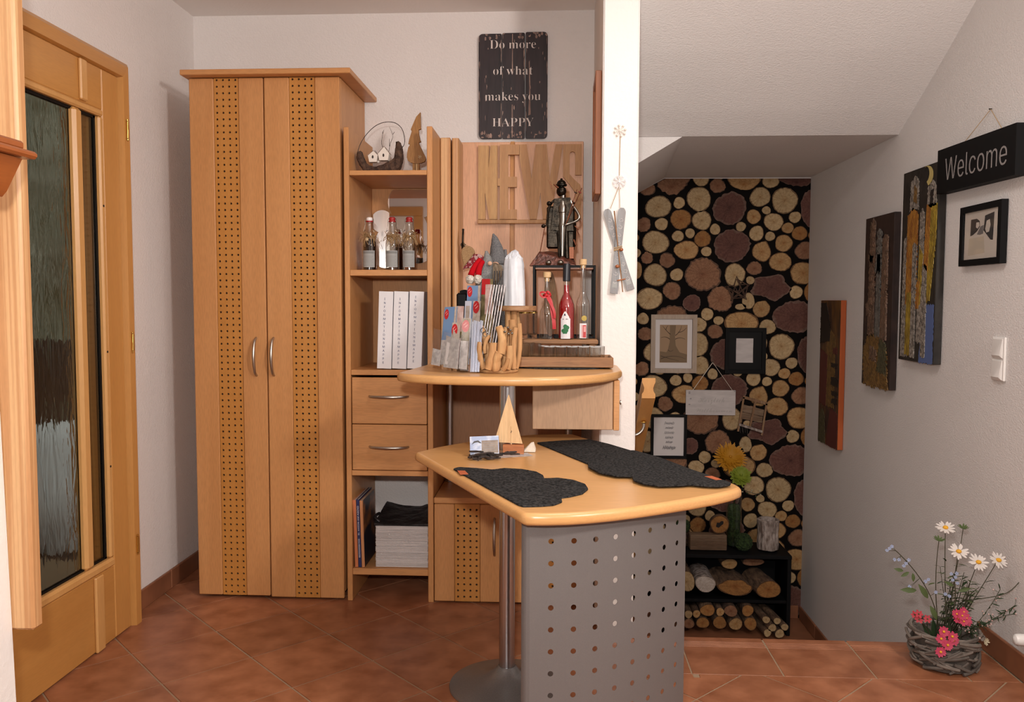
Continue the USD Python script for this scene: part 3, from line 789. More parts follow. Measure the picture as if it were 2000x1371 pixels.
def holed(x0, x1, z0, z1, cols, rows, r, y, t, n=8):
    """A strip facing the room with real round holes."""
    holes = [[(cx + r * math.cos(a), cz + r * math.sin(a)) for a in np.arange(n) / n * 2 * math.pi] for cx in cols for cz in rows]
    return prism(Polygon([(x0, z0), (x1, z0), (x1, z1), (x0, z1)], holes), t, (0, y, 0), FRONT)


def cabinet_door(parent, x0, s0, s1, x1, z0, z1, hx, hz, rows):
    d = part(parent, "door", [cbox(x0, s0 - 0.0008, YF, YF + 0.021, z0, z1, 0.003), cbox(s1 + 0.0008, x1, YF, YF + 0.021, z0, z1, 0.003), slab(s0, s1, YF + 0.013, YF + 0.021, z0 + 0.001, z1 - 0.001)], "beech_z")
    part(d, "hole_backing", slab(s0, s1, YF + 0.0112, YF + 0.0128, z0 + 0.002, z1 - 0.002), "hole_dark", label="dark sheet added behind the perforation for the shade in the holes", smooth=False)  # dark sheet supplies the shade inside the holes
    m = (s0 + s1) / 2
    part(d, "perforated_strip", holed(s0 + 0.0004, s1 - 0.0004, z0, z1, [m + (k - 1.5) * 0.0247 for k in range(4)], rows, 0.0044, YF + 0.0105, 0.006), "beech_strip", label="orange toned strip with four columns of round holes", smooth=False)
    if hx is not None:
        handle(d, (hx, YF, hz[0]), (hx, YF, hz[1]))
    return d


wd = thing("wardrobe", "tall two-door beech wardrobe with perforated strips in its doors", "wardrobe", (-1.14, 3.4, 0))
part(wd, "body", [cbox(-1.436, -1.416, 3.223, 3.625, 0.03, 2.061), cbox(-0.862, -0.842, 3.223, 3.625, 0.03, 2.061), slab(-1.416, -0.862, 3.61, 3.625, 0.03, 2.06), slab(-1.416, -0.862, 3.23, 3.61, 0.03, 0.05)], "beech_z")
part(wd, "plinth", slab(-1.42, -0.86, 3.27, 3.62, 0.0, 0.0295), "black_gap", label="recessed plinth, coloured black for the shadow gap under the doors", smooth=False)  # plinth blacked to paint the shadow gap below the doors
part(wd, "top_panel", cbox(-1.452, -0.789, 3.158, 3.626, 2.063, 2.083, 0.002), "beech_x")
rows = [0.0245 + 0.02505 * k for k in range(82)]
cabinet_door(wd, -1.436, -1.3385, -1.2405, -1.1430, 0.012, 2.060, -1.184, (1.051, 0.902), rows)
cabinet_door(wd, -1.1385, -1.0395, -0.9395, -0.842, 0.008, 2.060, -1.114, (1.051, 0.903), rows)

tw = thing("shelf_tower", "narrow beech shelf tower with two drawers between wardrobe and bar", "shelf", (-0.655, 3.4, 0))
TX0, TX1 = -0.828, -0.4815
part(tw, "side_panel", cbox(TX0, TX0 + 0.0205, YF, 3.622, 0.0, 1.869, 0.002), "beech_z")
part(tw, "side_panel", cbox(TX1 - 0.0215, TX1, YF, 3.622, 0.0, 1.869, 0.002), "beech_z")
ax0, ax1 = TX0 + 0.021, TX1 - 0.022
for z0, z1 in ((1.6845, 1.703), (1.296, 1.319), (0.9065, 0.927), (0.5065, 0.527), (0.106, 0.131)):
    part(tw, "shelf", cbox(ax0, ax1, YF + 0.002, 3.60, z0, z1, 0.0015), "beech_x")
part(tw, "back_panel", slab(ax0, ax1, 3.602, 3.612, 0.49, 1.70), "beech_z", smooth=False)
for z0, z1, hz in ((0.7135, 0.897, 0.823), (0.5295, 0.7105, 0.623)):
    d = part(tw, "drawer", [cbox(ax0 + 0.003, ax1 - 0.003, YF + 0.002, YF + 0.021, z0, z1, 0.002), slab(ax0 + 0.012, ax1 - 0.012, YF + 0.021, 3.56, z0 + 0.01, z1 - 0.03)], "beech_x")
    hx = -0.6574
    handle(d, (hx - 0.077, YF + 0.002, hz), (hx + 0.077, YF + 0.002, hz))

lc = thing("low_cabinet", "low beech cabinet with perforated door below the bar", "cabinet", (-0.17, 3.4, 0))
part(lc, "body", [cbox(-0.4785, -0.46, YF + 0.022, 3.60, 0.02, 0.399), cbox(0.115, 0.134, YF + 0.022, 3.60, 0.02, 0.399), slab(-0.46, 0.115, 3.58, 3.60, 0.02, 0.399), slab(-0.46, 0.115, YF + 0.022, 3.58, 0.02, 0.04)], "beech_z")
part(lc, "plinth", slab(-0.46, 0.115, 3.26, 3.58, 0.0, 0.0195), "black_gap", label="recessed plinth, coloured black for the shadow gap under the doors", smooth=False)  # black colour again stands for shadow under the doors
part(lc, "top_panel", cbox(-0.479, 0.136, YF - 0.004, 3.60, 0.4005, 0.424, 0.003), "beech_x")
q0, q1 = -0.3972, -0.2974
rows2 = [0.0245 + 0.02505 * k for k in range(15)]
cabinet_door(lc, -0.4785, q0, q1, -0.186, 0.006, 0.398, -0.2386, (0.3427, 0.195), rows2)
cabinet_door(lc, -0.183, -0.183 + (-0.186 - q1), -0.183 + (-0.186 - q0), 0.134, 0.006, 0.398, None, None, rows2)

# beech panelling behind the bar with pine boards at its left
pn = thing("wall_panelling", "beech wall panelling with pine boards behind the bar, groove down its middle", "panelling", (-0.16, 3.58, 0.424))
ztp = 1.8785
xg0, xg1 = -0.202, -0.1832
part(pn, "panel", cbox(-0.478, xg0, 3.575, 3.598, 0.9605, ztp, 0.002), "beech_bright")
part(pn, "lower_panel", cbox(-0.478, 0.111, 3.575, 3.598, 0.4255, 0.9595, 0.002), "beech_shaded", label="panel below the counter, browned for the shade there")  # darker beech puts the shade below the counter into the colour
part(pn, "panel", cbox(xg1, 0.111, 3.575, 3.598, 0.9605, ztp, 0.002), "beech_bright")
part(pn, "groove_strip", slab(xg0 + 0.0002, xg1 - 0.0002, 3.588, 3.598, 0.9605, ztp + 0.004), "beech_strip", smooth=False)
pxa, pxb, pxc, pxd = -0.4831, -0.4384, -0.4331, -0.4044
zpa = 1.8668
part(pn, "board", cbox(-0.4795, pxb, 3.41, 3.574, 0.99, zpa, 0.003), "pine_z")
part(pn, "board", prism(roundrect(pxc, pxd, 3.412, 3.574, 0.009), zpa - 0.992, (0, 0, 0.99), TOP), "pine_z")

hk = thing("wall_hook", "small dark double hook on the pine board above the heart", "hook", (-0.3884, 3.4, 1.4356))
a = np.array((-0.3867, 3.404, 1.4296))
part(hk, "plate", [prism(Point(0, 0).buffer(0.010, 8), 0.004, a + (0, 0.008, 0), FRONT)], "dark_steel")
part(hk, "prong", [tube(bow([a + (0, 0.003, 0), a + (0.002, -0.025, -0.004), a + (0.003, -0.030, 0.02), a + (0.004, -0.024, 0.062)], 14), [0.004] * 12 + [0.005, 0.005], 8), tube(bow([a + (0, 0.003, -0.004), a + (0.0, -0.018, -0.02), a + (0, -0.022, -0.008)], 8), 0.0035, 8)], "dark_steel")

# NEWS in cut-out wooden letters
nw = thing("news_sign", "cut-out wooden letters reading NEWS on a ledge, hung on the panelling", "sign", (-0.1182, 3.56, 1.5444))
NY = 3.573
n0, n1 = np.array((-0.3386, 3.565, 1.5454)), np.array((0.1044, 3.565, 1.8616))


def npt(zx, zy):
    """Drawing units of the sign to its plane."""
    return (n0[0] + (zx - 540) / 1008 * (n1[0] - n0[0]), n0[2] + (975 - zy) / 745 * (n1[2] - n0[2]))


def npoly(pts, holes=()):
    return Polygon([npt(*p) for p in pts], [[npt(*p) for p in h] for h in holes])


N_ = npoly([(542, 232), (648, 232), (641, 455), (663, 232), (728, 232), (728, 968), (650, 968), (607, 700), (613, 968), (542, 968)])
E_ = npoly([(752, 225), (942, 225), (942, 326), (833, 326), (833, 545), (918, 545), (918, 648), (833, 648), (833, 870), (918, 870), (918, 968), (752, 968), (752, 636), (730, 636), (730, 560), (752, 560)])
W_ = npoly([(944, 225), (1012, 225), (1062, 560), (1100, 225), (1206, 225), (1238, 555), (1292, 225), (1362, 225), (1248, 968), (1172, 968), (1148, 705), (1112, 968), (1046, 968), (944, 360)])
S_ = npoly([(1366, 225), (1545, 225), (1545, 530), (1482, 530), (1482, 330), (1476, 305), (1455, 296), (1434, 305), (1428, 330), (1428, 520), (1475, 575), (1530, 625), (1547, 690), (1547, 968), (1366, 968), (1366, 690), (1430, 690), (1430, 890), (1482, 890), (1482, 700), (1430, 625), (1366, 545)])
for poly, t, mt in ((N_, 0.016, "letter_wood_light"), (E_, 0.018, "letter_wood"), (W_, 0.017, "letter_wood"), (S_, 0.016, "letter_wood")):
    part(nw, "letter", prism(poly.buffer(0), t, (0, NY, 0), FRONT), mt, smooth=False)
part(nw, "ledge", cbox(n0[0] - 0.002, npt(1300, 970)[0], NY - 0.026, NY, n0[2] - 0.016, n0[2] + 0.0005, 0.002), "letter_wood")

# HAPPY sign on the wall
hs = thing("plank_sign", "dark worn plank sign with white lettering Do more of what makes you HAPPY", "sign", (-0.1904, 3.62, 1.9023))
SY = 3.634
a, b = np.array((-0.3417, 3.62, 1.9013)), np.array((-0.0444, 3.62, 2.3494))
fx = lambda p: a[0] + (p - 28) / 808 * (b[0] - a[0])
fz = lambda p: a[2] + (1320 - p) / 1245 * (b[2] - a[2])
rng = random.Random(3)
for k, (u0, u1, t0) in enumerate(((28, 299, 85), (304, 570, 78), (578, 836, 70))):
    out = roundrect(fx(u0), fx(u1), fz(1320), fz(t0), 0.007)
    r1 = 0.018
    if k == 0:
        out = out.difference(sbox(fx(u0) - 1, -9, fx(u0) + r1, 9)).union(roundrect(fx(u0), fx(u0) + 0.05, fz(1320), fz(t0), r1))
    if k == 2:
        out = out.difference(sbox(fx(u1) - r1, -9, fx(u1) + 1, 9)).union(roundrect(fx(u1) - 0.05, fx(u1), fz(1320), fz(t0), r1))
    pl = part(hs, "plank", prism(out.buffer(0), 0.016, (0, SY, 0), FRONT), "sign_black_wood", smooth=False)
    wear = []
    L, Rr = fx(u0), fx(u1)
    for q in range(38):
        edge = rng.random()
        if edge < 0.45:
            cx, cz, sx, sz = rng.uniform(L + 0.004, Rr - 0.004), rng.choice((fz(1320) + rng.uniform(0.002, 0.028), fz(t0) - rng.uniform(0.002, 0.022))), rng.uniform(0.002, 0.009), rng.uniform(0.003, 0.012)
        elif edge < 0.8:
            cx, cz, sx, sz = rng.choice((L + rng.uniform(0.0015, 0.004), Rr - rng.uniform(0.0015, 0.004))), rng.uniform(fz(1300), fz(100)), rng.uniform(0.0008, 0.0025), rng.uniform(0.008, 0.035)
        else:
            cx, cz, sx, sz = rng.uniform(L + 0.01, Rr - 0.01), rng.uniform(fz(1300), fz(100)), rng.uniform(0.001, 0.003), rng.uniform(0.004, 0.018)
        wear.append(Polygon([(cx + sx * math.cos(t) * rng.uniform(0.5, 1.1), cz + sz * math.sin(t) * rng.uniform(0.5, 1.1)) for t in np.arange(9) / 9 * 2 * math.pi]).buffer(0))
    if k == 1:
        wear.append(sbox(fx(418), fz(560), fx(430), fz(90)))
        wear.append(sbox(fx(417), fz(1310), fx(429), fz(920)))
    if k == 2:
        wear.append(Polygon([(fx(612), fz(1050)), (fx(640), fz(1040)), (fx(634), fz(700)), (fx(626), fz(400)), (fx(615), fz(420)), (fx(622), fz(720))]))
    part(pl, "worn_paint", prism(union_all(wear).intersection(out.buffer(-0.0008)), 0.0003, (0, SY - 0.0161, 0), FRONT), "sign_worn", label="patches where the dark paint is worn to wood", smooth=False)
for t, zc, x0, x1, hgt in (("Do more", 262, 162, 695, 105), ("of what", 570, 200, 660, 105), ("makes you", 872, 105, 752, 105), ("HAPPY", 1178, 192, 672, 102)):
    part(hs, "lettering", text(t, hgt / 1245 * (b[2] - a[2]), ((fx(x0) + fx(x1)) / 2, SY - 0.0167, fz(zc)), FRONT, 0.0005, "serif", fx(x1) - fx(x0), thin=0.024), "sign_letter", smooth=False)

# cherry wood picture on the side of the dividing wall
pf = thing("side_picture", "flat cherry wood framed picture on the side of the white wall end", "picture", (PL - 0.01, 3.1, 1.6))
z0, z1 = 1.5799, 2.0129
part(pf, "frame", [cbox(PL - 0.022, PL - 0.001, 2.98, 3.005, z0, z1, 0.002), cbox(PL - 0.022, PL - 0.001, 3.185, 3.21, z0, z1, 0.002), cbox(PL - 0.022, PL - 0.001, 3.0055, 3.1845, z0, z0 + 0.025, 0.002), cbox(PL - 0.022, PL - 0.001, 3.0055, 3.1845, z1 - 0.025, z1, 0.002)], "cherry_frame")
part(pf, "picture", slab(PL - 0.012, PL - 0.004, 3.0055, 3.1845, z0 + 0.0255, z1 - 0.0255), "print_sepia", smooth=False)

# ---------------------------------------------------------------- bar counter, desk
ZB = 0.975
bar = thing("bar_counter", "high beech bar counter with curved front edge on metal tubes", "counter", (-0.13, 2.9, 0.424))
outline = Polygon([(-0.497, 2.547), (-0.474, 2.511), (-0.43, 2.477), (-0.362, 2.447), (-0.285, 2.430), (-0.206, 2.421), (-0.13, 2.418), (-0.054, 2.424), (0.02, 2.447), (0.09, 2.492), (0.15, 2.55), (0.195, 2.63), (0.216, 2.71), (0.218, 2.925), (0.150, 2.925), (0.150, 3.56), (-0.474, 3.56), (-0.474, 3.15), (-0.458, 2.88)])
part(bar, "worktop", rprism(outline.buffer(-0.01).buffer(0.01, 4), 0.027, 0.010, (0, 0, ZB - 0.027)), "worktop_beech", smooth=50)
for x, y in ((-0.455, 3.50), (0.055, 3.50)):
    t = part(bar, "support_tube", lathe([(0.0150, 0.4345), (0.0150, 0.9475)], (x, y, 0), 20), "chrome_tube")
    part(t, "ring", lathe([(0.0152, 0.4245), (0.022, 0.4245), (0.022, 0.4345), (0.0152, 0.4345)], (x, y, 0), 20, closed=True), "chrome_tube")

bx = thing("hanging_drawer_box", "pale beech drawer box hanging under the right end of the bar", "drawer", (0.0648, 2.66, 0.8494))
X0, X1, X2 = -0.0759, 0.1841, 0.2038
Z0 = 0.7843
part(bx, "body", cbox(X0, X1, 2.66, 2.91, Z0, 0.9475, 0.002), "beech_pale")
f = part(bx, "front_panel", cbox(X1 + 0.0008, X2, 2.655, 2.915, Z0 - 0.001, 0.945, 0.002), "beech_x")
part(f, "knob", spun(lathe([(0, 0), (0.004, 0), (0.004, 0.004), (0.008, 0.006), (0.008, 0.009), (0, 0.010)], (0, 0, 0), 14), 90, (0, 1, 0), (0, 0, 0)).apply_translation((X2, 2.70, 0.8692)), "nickel")

ZT = 0.745
ds = thing("desk", "beech desk with curved end on a steel pole and a perforated metal panel", "desk", (-0.05, 2.3, 0))
tb = Polygon([(-0.068, 1.741), (-0.02, 1.742), (0.03, 1.750), (0.08, 1.766), (0.13, 1.788), (0.19, 1.820), (0.249, 1.856), (0.32, 1.903), (0.381, 1.948), (0.43, 1.992), (0.458, 2.03), (0.452, 2.07), (0.06, 2.82), (-0.08, 2.80), (-0.20, 2.725), (-0.30, 2.625), (-0.37, 2.54), (-0.424, 2.44)])
part(ds, "tabletop", rprism(tb.buffer(-0.012).buffer(0.012, 4), 0.028, 0.011, (0, 0, ZT - 0.028)), "worktop_beech", smooth=50)
PX, PYC = -0.148, 2.507
part(ds, "pole", [lathe([(0.0245, 0.040), (0.0245, ZT - 0.0285)], (PX, PYC, 0), 32), lathe([(0.0245, ZT + 0.0005), (0.0245, ZB - 0.0275)], (PX, PYC, 0), 32)], "chrome_tube")
part(ds, "base_disc", lathe([(0, 0.0), (0.176, 0.0), (0.180, 0.003), (0.178, 0.008), (0.150, 0.016), (0.10, 0.026), (0.06, 0.038), (0.040, 0.051), (0.031, 0.062), (0.0265, 0.066), (0.0247, 0.066)], (PX, PYC, 0), 56), "disc_lacquer")
# the panel: a bent sheet with a square grid of holes
arc = bow([(-0.0745, 1.800), (-0.0625, 1.7885), (-0.028, 1.793), (0.022, 1.800), (0.08, 1.815), (0.178, 1.868), (0.235, 1.914), (0.285, 1.964), (0.318, 2.003)], 400)
s_ = np.r_[0, np.cumsum(np.linalg.norm(np.diff(arc, axis=0), axis=1))]
colx = [-0.0229]
sc0 = float(np.interp(colx[0], arc[60:, 0], s_[60:]))
colS = [sc0 + 0.0512 * k for k in range(8)]
rowZ = [0.67 - 0.0500 * k for k in range(14)]
H8 = [[(cs + 0.0063 * math.cos(t), rz + 0.0063 * math.sin(t)) for t in np.arange(12) / 12 * 2 * math.pi] for cs in colS for rz in rowZ]
sheet = Polygon([(0, 0.004), (s_[-1], 0.004), (s_[-1], ZT - 0.029), (0, ZT - 0.029)], H8)
strips = []
cuts = sorted([0.0, 0.004, 0.008, 0.012, 0.016, 0.024, s_[-1]] + [c + d for c in colS for d in (-0.018, -0.009, 0.009, 0.018)])
for u0, u1 in zip(cuts[:-1], cuts[1:]):
    g = sheet.intersection(sbox(u0, -1, u1, 2))
    for q in getattr(g, "geoms", [g]):
        if q.area > 1e-9:
            strips.append(trimesh.creation.extrude_polygon(q, 0.0012, engine="earcut"))
sh = trimesh.util.concatenate(strips)
v = np.array(sh.vertices)
tx, ty = np.gradient(arc[:, 0], s_), np.gradient(arc[:, 1], s_)
ox, oy, nx, ny = (np.interp(v[:, 0], s_, q) for q in (arc[:, 0], arc[:, 1], ty, -tx))
sh.vertices = np.column_stack([ox - nx * v[:, 2], oy - ny * v[:, 2], v[:, 1]])
sh.merge_vertices()
if sh.volume < 0:
    sh.invert()
part(ds, "perforated_panel", sh, "silver_lacquer", label="silver grey bent metal sheet with a grid of round holes", smooth=30)

# ---------------------------------------------------------------- felt mats


def felt_mat(label, edge, tag_poly, z, group=None):
    poly = Polygon(edge).buffer(-0.006, 6).buffer(0.006, 6)
    c = poly.centroid
    t = thing("felt_mat", label, "mat", (c.x, c.y, z))
    part(t, "felt", rprism(poly, 0.0042, 0.0012, (0, 0, z), steps=2), "felt")
    if tag_poly:
        part(t, "leather_tag", prism(Polygon(tag_poly), 0.0006, (0, 0, z + 0.0043), TOP), "leather_tag", label="small orange brown leather tag")
    return t


felt_mat("dark grey felt mat with cloud edge along the left side of the desk", [(-0.2753, 2.1876), (-0.2626, 2.2091), (-0.2142, 2.1986), (-0.1684, 2.1813), (-0.1383, 2.2037), (-0.0894, 2.1934), (-0.0502, 2.1627), (-0.0318, 2.1188), (-0.0286, 2.0818), (0.0065, 2.0902), (0.0453, 2.0686), (0.0734, 2.0236), (0.079, 1.9737), (0.064, 1.9248), (0.0322, 1.892), (0.0132, 1.8808), (0.0153, 1.8419), (-0.003, 1.8125), (-0.0301, 1.8016), (-0.0706, 1.7943), (-0.0825, 1.8074), (-0.1673, 1.9739)],
         [(-0.2605, 2.1569), (-0.2402, 2.1583), (-0.2259, 2.1137), (-0.2464, 2.106)], ZT + 0.0003)
felt_mat("dark grey felt mat lying under another at the back right of the desk", [(-0.0611, 2.6142), (0.0241, 2.659), (0.1111, 2.685), (0.1691, 2.6019), (0.2375, 2.4731), (0.2204, 2.2916), (0.1309, 2.2151), (0.0919, 2.2756)], None, ZT + 0.0003)
felt_mat("dark grey felt mat with cloud edge along the right side of the desk", [(0.1511, 2.4123), (0.1833, 2.4644), (0.237, 2.4681), (0.2995, 2.3589), (0.3605, 2.1975), (0.4329, 2.041), (0.4256, 2.0177), (0.3948, 1.999), (0.3611, 2.0023), (0.3315, 2.0171), (0.3047, 2.0041), (0.2542, 1.9952), (0.2169, 2.0152), (0.1943, 2.0543), (0.1948, 2.1027), (0.1569, 2.1002), (0.1134, 2.1415), (0.0881, 2.2131), (0.0894, 2.2843), (0.1085, 2.3305), (0.1438, 2.3406)],
         [(0.379, 2.1042), (0.3985, 2.1117), (0.4162, 2.0704), (0.3996, 2.0634)], ZT + 0.0052)

# ---------------------------------------------------------------- small things on the desk
tzt = ZT + 0.0004
lf = single("leaflet", "flat printed leaflet lying under the little sailing boat", "leaflet", prism([(-0.1777, 2.419), (-0.0847, 2.4503), (-0.0664, 2.4023), (-0.1633, 2.3639)], 0.0006, (0, 0, tzt), TOP), "print_grey", smooth=False)

o = np.array((-0.1252, 2.4309, 0.746))
sb = thing("sailing_boat", "little wooden sailing boat with a tall triangular sail on the desk", "ornament", o)
hullp = [(-0.031, 0), (0.025, 0), (0.030, 0.006), (0.031, 0.024), (-0.031, 0.025)]
part(sb, "hull", rough(trimesh.creation.box(bounds=[(o[0] - 0.031, o[1] - 0.012, o[2] + 0.001), (o[0] + 0.031, o[1] + 0.014, o[2] + 0.027)]).subdivide().subdivide().subdivide(), 0.0012, 60, 3), "hull_wood", smooth=30)
mz = o[2] + 0.027
part(sb, "mast", rod((o[0] - 0.007, o[1] + 0.002, mz), (o[0] - 0.007, o[1] + 0.002, mz + 0.055), 0.0014), "sail_wood")
sx0, sx1, sap, szb, szt = -0.183, -0.0987, -0.1404, 0.7758, 0.9214
part(sb, "sail", prism([(sx0, szb + 0.004), (sx1, szb), (sap + 0.001, szt), (sap - 0.001, szt)], 0.006, (0, o[1] + 0.008, 0), FRONT), "sail_wood", smooth=False)
part(sb, "thread", [rod((o[0] - 0.007, o[1] + 0.0012, mz + 0.035), (o[0] - 0.0065, o[1] + 0.0012, mz + 0.042), 0.0008, n=6), rod((o[0] - 0.0085, o[1] + 0.0012, mz + 0.036), (o[0] - 0.005, o[1] + 0.0012, mz + 0.0405), 0.0007, n=6)], "wire_dark")

c = np.array((-0.0776, 2.4676, 0.746))
single("pale_stone", "small pale triangular stone beside the wooden sailing boat", "stone", rough(hull([c + p for p in ((-0.019, -0.010, 0.0), (0.016, -0.012, 0.0), (0.018, 0.012, 0.0), (-0.014, 0.012, 0.0), (0.004, 0.0, 0.028), (0.012, -0.002, 0.030), (-0.018, 0.0, 0.006), (0.018, 0, 0.010))]).subdivide().subdivide(), 0.0008, 90, 2).apply_translation((0, 0, 0.0006)), "stone_white", smooth=25)

cb = np.array((-0.206, 2.3767, 0.746))
ch = thing("card_holder", "clear acrylic card holder on the desk behind the dark twigs", "holder", cb)
part(ch, "base", cbox(cb[0] - 0.047, cb[0] + 0.047, cb[1] - 0.012, cb[1] + 0.040, cb[2], cb[2] + 0.003, 0.0008), "acrylic", smooth=False)
part(ch, "back", hull([cb + p for p in ((-0.047, 0.018, 0.0035), (0.047, 0.018, 0.0035), (-0.047, 0.021, 0.0035), (0.047, 0.021, 0.0035), (-0.047, 0.036, 0.045), (0.047, 0.036, 0.045), (-0.047, 0.039, 0.045), (0.047, 0.039, 0.045))]), "acrylic", smooth=False)
part(ch, "lip", cbox(cb[0] - 0.047, cb[0] + 0.047, cb[1] - 0.012, cb[1] - 0.0095, cb[2] + 0.0032, cb[2] + 0.018, 0.0006), "acrylic", smooth=False)
ct = thing("business_card", "front business card with a snowy picture in the clear holder on the desk", "card", cb + (0, 0.004, 0.0035))
cm = cbox(cb[0] - 0.0425, cb[0] + 0.0425, cb[1] - 0.004, cb[1] - 0.001, cb[2] + 0.005, cb[2] + 0.060, 0.0004)
tl = lambda m: spun(spun(m, 3.0, (0, -1, 0), cb), -16, (1, 0, 0), cb + np.array((0, 0, 0.005)))
part(ct, "card", tl(cm), "card_print", smooth=False)
part(ct, "white_field", tl(slab(cb[0] - 0.008, cb[0] + 0.040, cb[1] - 0.0044, cb[1] - 0.00405, cb[2] + 0.010, cb[2] + 0.047)), "print_white", smooth=False)
part(ct, "small_print", [tl(slab(cb[0] - 0.004, cb[0] + 0.034 - 0.004 * (k % 3), cb[1] - 0.0048, cb[1] - 0.0045, cb[2] + 0.016 + 0.006 * k, cb[2] + 0.0172 + 0.006 * k)) for k in range(5)], "grey_ink", smooth=False)
part(ct, "picture_mark", [tl(prism(Polygon([(cb[0] - 0.038, cb[2] + 0.036), (cb[0] - 0.030, cb[2] + 0.046), (cb[0] - 0.018, cb[2] + 0.048), (cb[0] - 0.008, cb[2] + 0.040), (cb[0] - 0.012, cb[2] + 0.0395), (cb[0] - 0.02, cb[2] + 0.043), (cb[0] - 0.029, cb[2] + 0.041)]), 0.0004, (0, cb[1] - 0.0042, 0), FRONT))], "photo_dark", smooth=False)

rng = random.Random(11)
tc = np.array((-0.1916, 2.3464, 0.746))
for k in range(26):
    px = tc[0] + rng.uniform(-0.05, 0.06) + (0.008 if k > 12 else 0)
    py = tc[1] + rng.uniform(-0.022, 0.014)
    a = rng.uniform(-0.6, 0.9) + (1.2 if k % 5 == 0 else 0)
    L = rng.uniform(0.012, 0.026)
    lift = tzt + 0.0034 + 0.0045 * (k // 7)
    d = np.array((math.cos(a), math.sin(a), rng.uniform(-0.02, 0.02))) * L
    p = np.array((px, py, lift + 0.001))
    t = thing("dark_twig", "short dark dried twig in the loose pile before the card holder", "twig", p, "dark twigs piled on the desk")
    part(t, "twig", rough(tube(bow([p - d, p + (0, 0, 0.001), p + d + (0, 0, 0.0015)], 7), [0.0022, 0.003, 0.0028, 0.0033, 0.0028, 0.003, 0.0018], 7), 0.0006, 200, k), "twig_dark")

# ---------------------------------------------------------------- things on the bar
ORD = ("first", "second", "third", "fourth", "fifth", "sixth", "seventh", "eighth", "ninth", "tenth", "eleventh", "twelfth", "thirteenth", "fourteenth", "fifteenth", "sixteenth", "seventeenth", "eighteenth", "nineteenth", "twentieth", "twenty-first", "twenty-second", "twenty-third", "twenty-fourth", "twenty-fifth", "twenty-sixth")
zb = ZB + 0.0004
# round dark mat and front tray
mc = np.array((0.0239, 2.80))
single("round_mat", "dark flat mat under the wooden tray with the shot glasses", "mat", rprism(affinity.scale(Point(*mc).buffer(1, 24), 0.158, 0.098), 0.0045, 0.0012, (0, 0, zb), steps=2), "felt")
TXa, TXb, TYa, TYb = -0.1259, 0.1879, 2.725, 2.868
tz = zb + 0.0052
tr = thing("wooden_tray", "shallow wooden tray at the front of the bar, full of shot glasses", "tray", ((TXa + TXb) / 2, 2.79, tz))
part(tr, "bottom", cbox(TXa + 0.006, TXb - 0.006, TYa + 0.006, TYb - 0.006, tz, tz + 0.007, 0.001), "oak_x")
part(tr, "rim", [cbox(TXa, TXb, TYa, TYa + 0.008, tz, tz + 0.034, 0.002), cbox(TXa, TXb, TYb - 0.008, TYb, tz, tz + 0.034, 0.002)], "oak_x")
part(tr, "rim", [cbox(TXa + 0.0005, TXa + 0.008, TYa + 0.0083, TYb - 0.0083, tz, tz + 0.034, 0.002), cbox(TXb - 0.008, TXb - 0.0005, TYa + 0.0083, TYb - 0.0083, tz, tz + 0.034, 0.002)], "oak_y")
gz = tz + 0.0074
sg = None


def shot(x, y, label, group="shot glasses in the wooden tray"):
    global sg
    loc = (x, y, gz)
    if sg is None:
        sg = thing("shot_glass", label, "glass", loc, group)
        g = lathe([(0, 0.0), (0.0150, 0.0), (0.0165, 0.002), (0.0180, 0.058), (0.0172, 0.0585), (0.0155, 0.014), (0.006, 0.011), (0, 0.0105)], loc, 24)
        part(sg, "glass", g, "real_glass", smooth=40)
        part(sg, "rim", tube([(x + 0.0176 * math.cos(q), y + 0.0176 * math.sin(q), gz + 0.0586) for q in np.linspace(0, 2 * math.pi, 23)[:-1]], 0.0008, 5, closed=True), "glass_glint", label="rim whitened for the glint on the glass edge")  # whitened ring paints the highlight round the glass mouth
        return sg
    return copy_of(sg, loc, label, group)


xs = np.linspace(-0.0231, 0.1307, 5)
lab = "clear shot glass in the front row of the tray"
for x in xs:
    shot(x, 2.762, lab, "shot glasses in the front row of the tray")
for x in np.linspace(-0.0426, 0.1467, 6):
    shot(x, 2.815, "clear shot glass in the back row of the tray", "shot glasses in the back row of the tray")
for k, (x, y) in enumerate(((-0.1105, 2.764), (-0.0693, 2.764), (-0.0915, 2.812))):
    loc = (x, y, gz)
    if k == 0:
        tg = thing("fluted_glass", "taller fluted glass, front left one of three at the tray's left end", "glass", loc, "taller glasses at the left end of the tray")
        n = 24
        part(tg, "glass", lathe([(0, 0), (0.0170, 0), (0.0185, 0.002), (0.0190, 0.070), (0.0182, 0.0705), (0.0168, 0.012), (0.006, 0.008), (0, 0.0075)], loc, 12), "real_glass", smooth=10)
    else:
        copy_of(tg, loc, ("", "taller fluted glass, front right one of three at the tray's left end", "taller fluted glass standing behind the two others at the tray's left end")[k])

# riser board with bottles, cube shelf
RZ = 1.0649
rs = thing("bottle_board", "dark brown wooden riser board under the bottles behind the tray", "board", (0.02, 3.0, zb))
RX0, RX1 = -0.1324, 0.1457
RX1 = min(RX1, PL - 0.006)
part(rs, "board", cbox(RX0, RX1, 2.89, 3.20, RZ - 0.016, RZ, 0.003), "oak_x")
for x in (RX0 + 0.012, RX1 - 0.03):
    part(rs, "foot", cbox(x, x + 0.018, 2.90, 3.19, zb, RZ - 0.0163, 0.002), "oak_y")

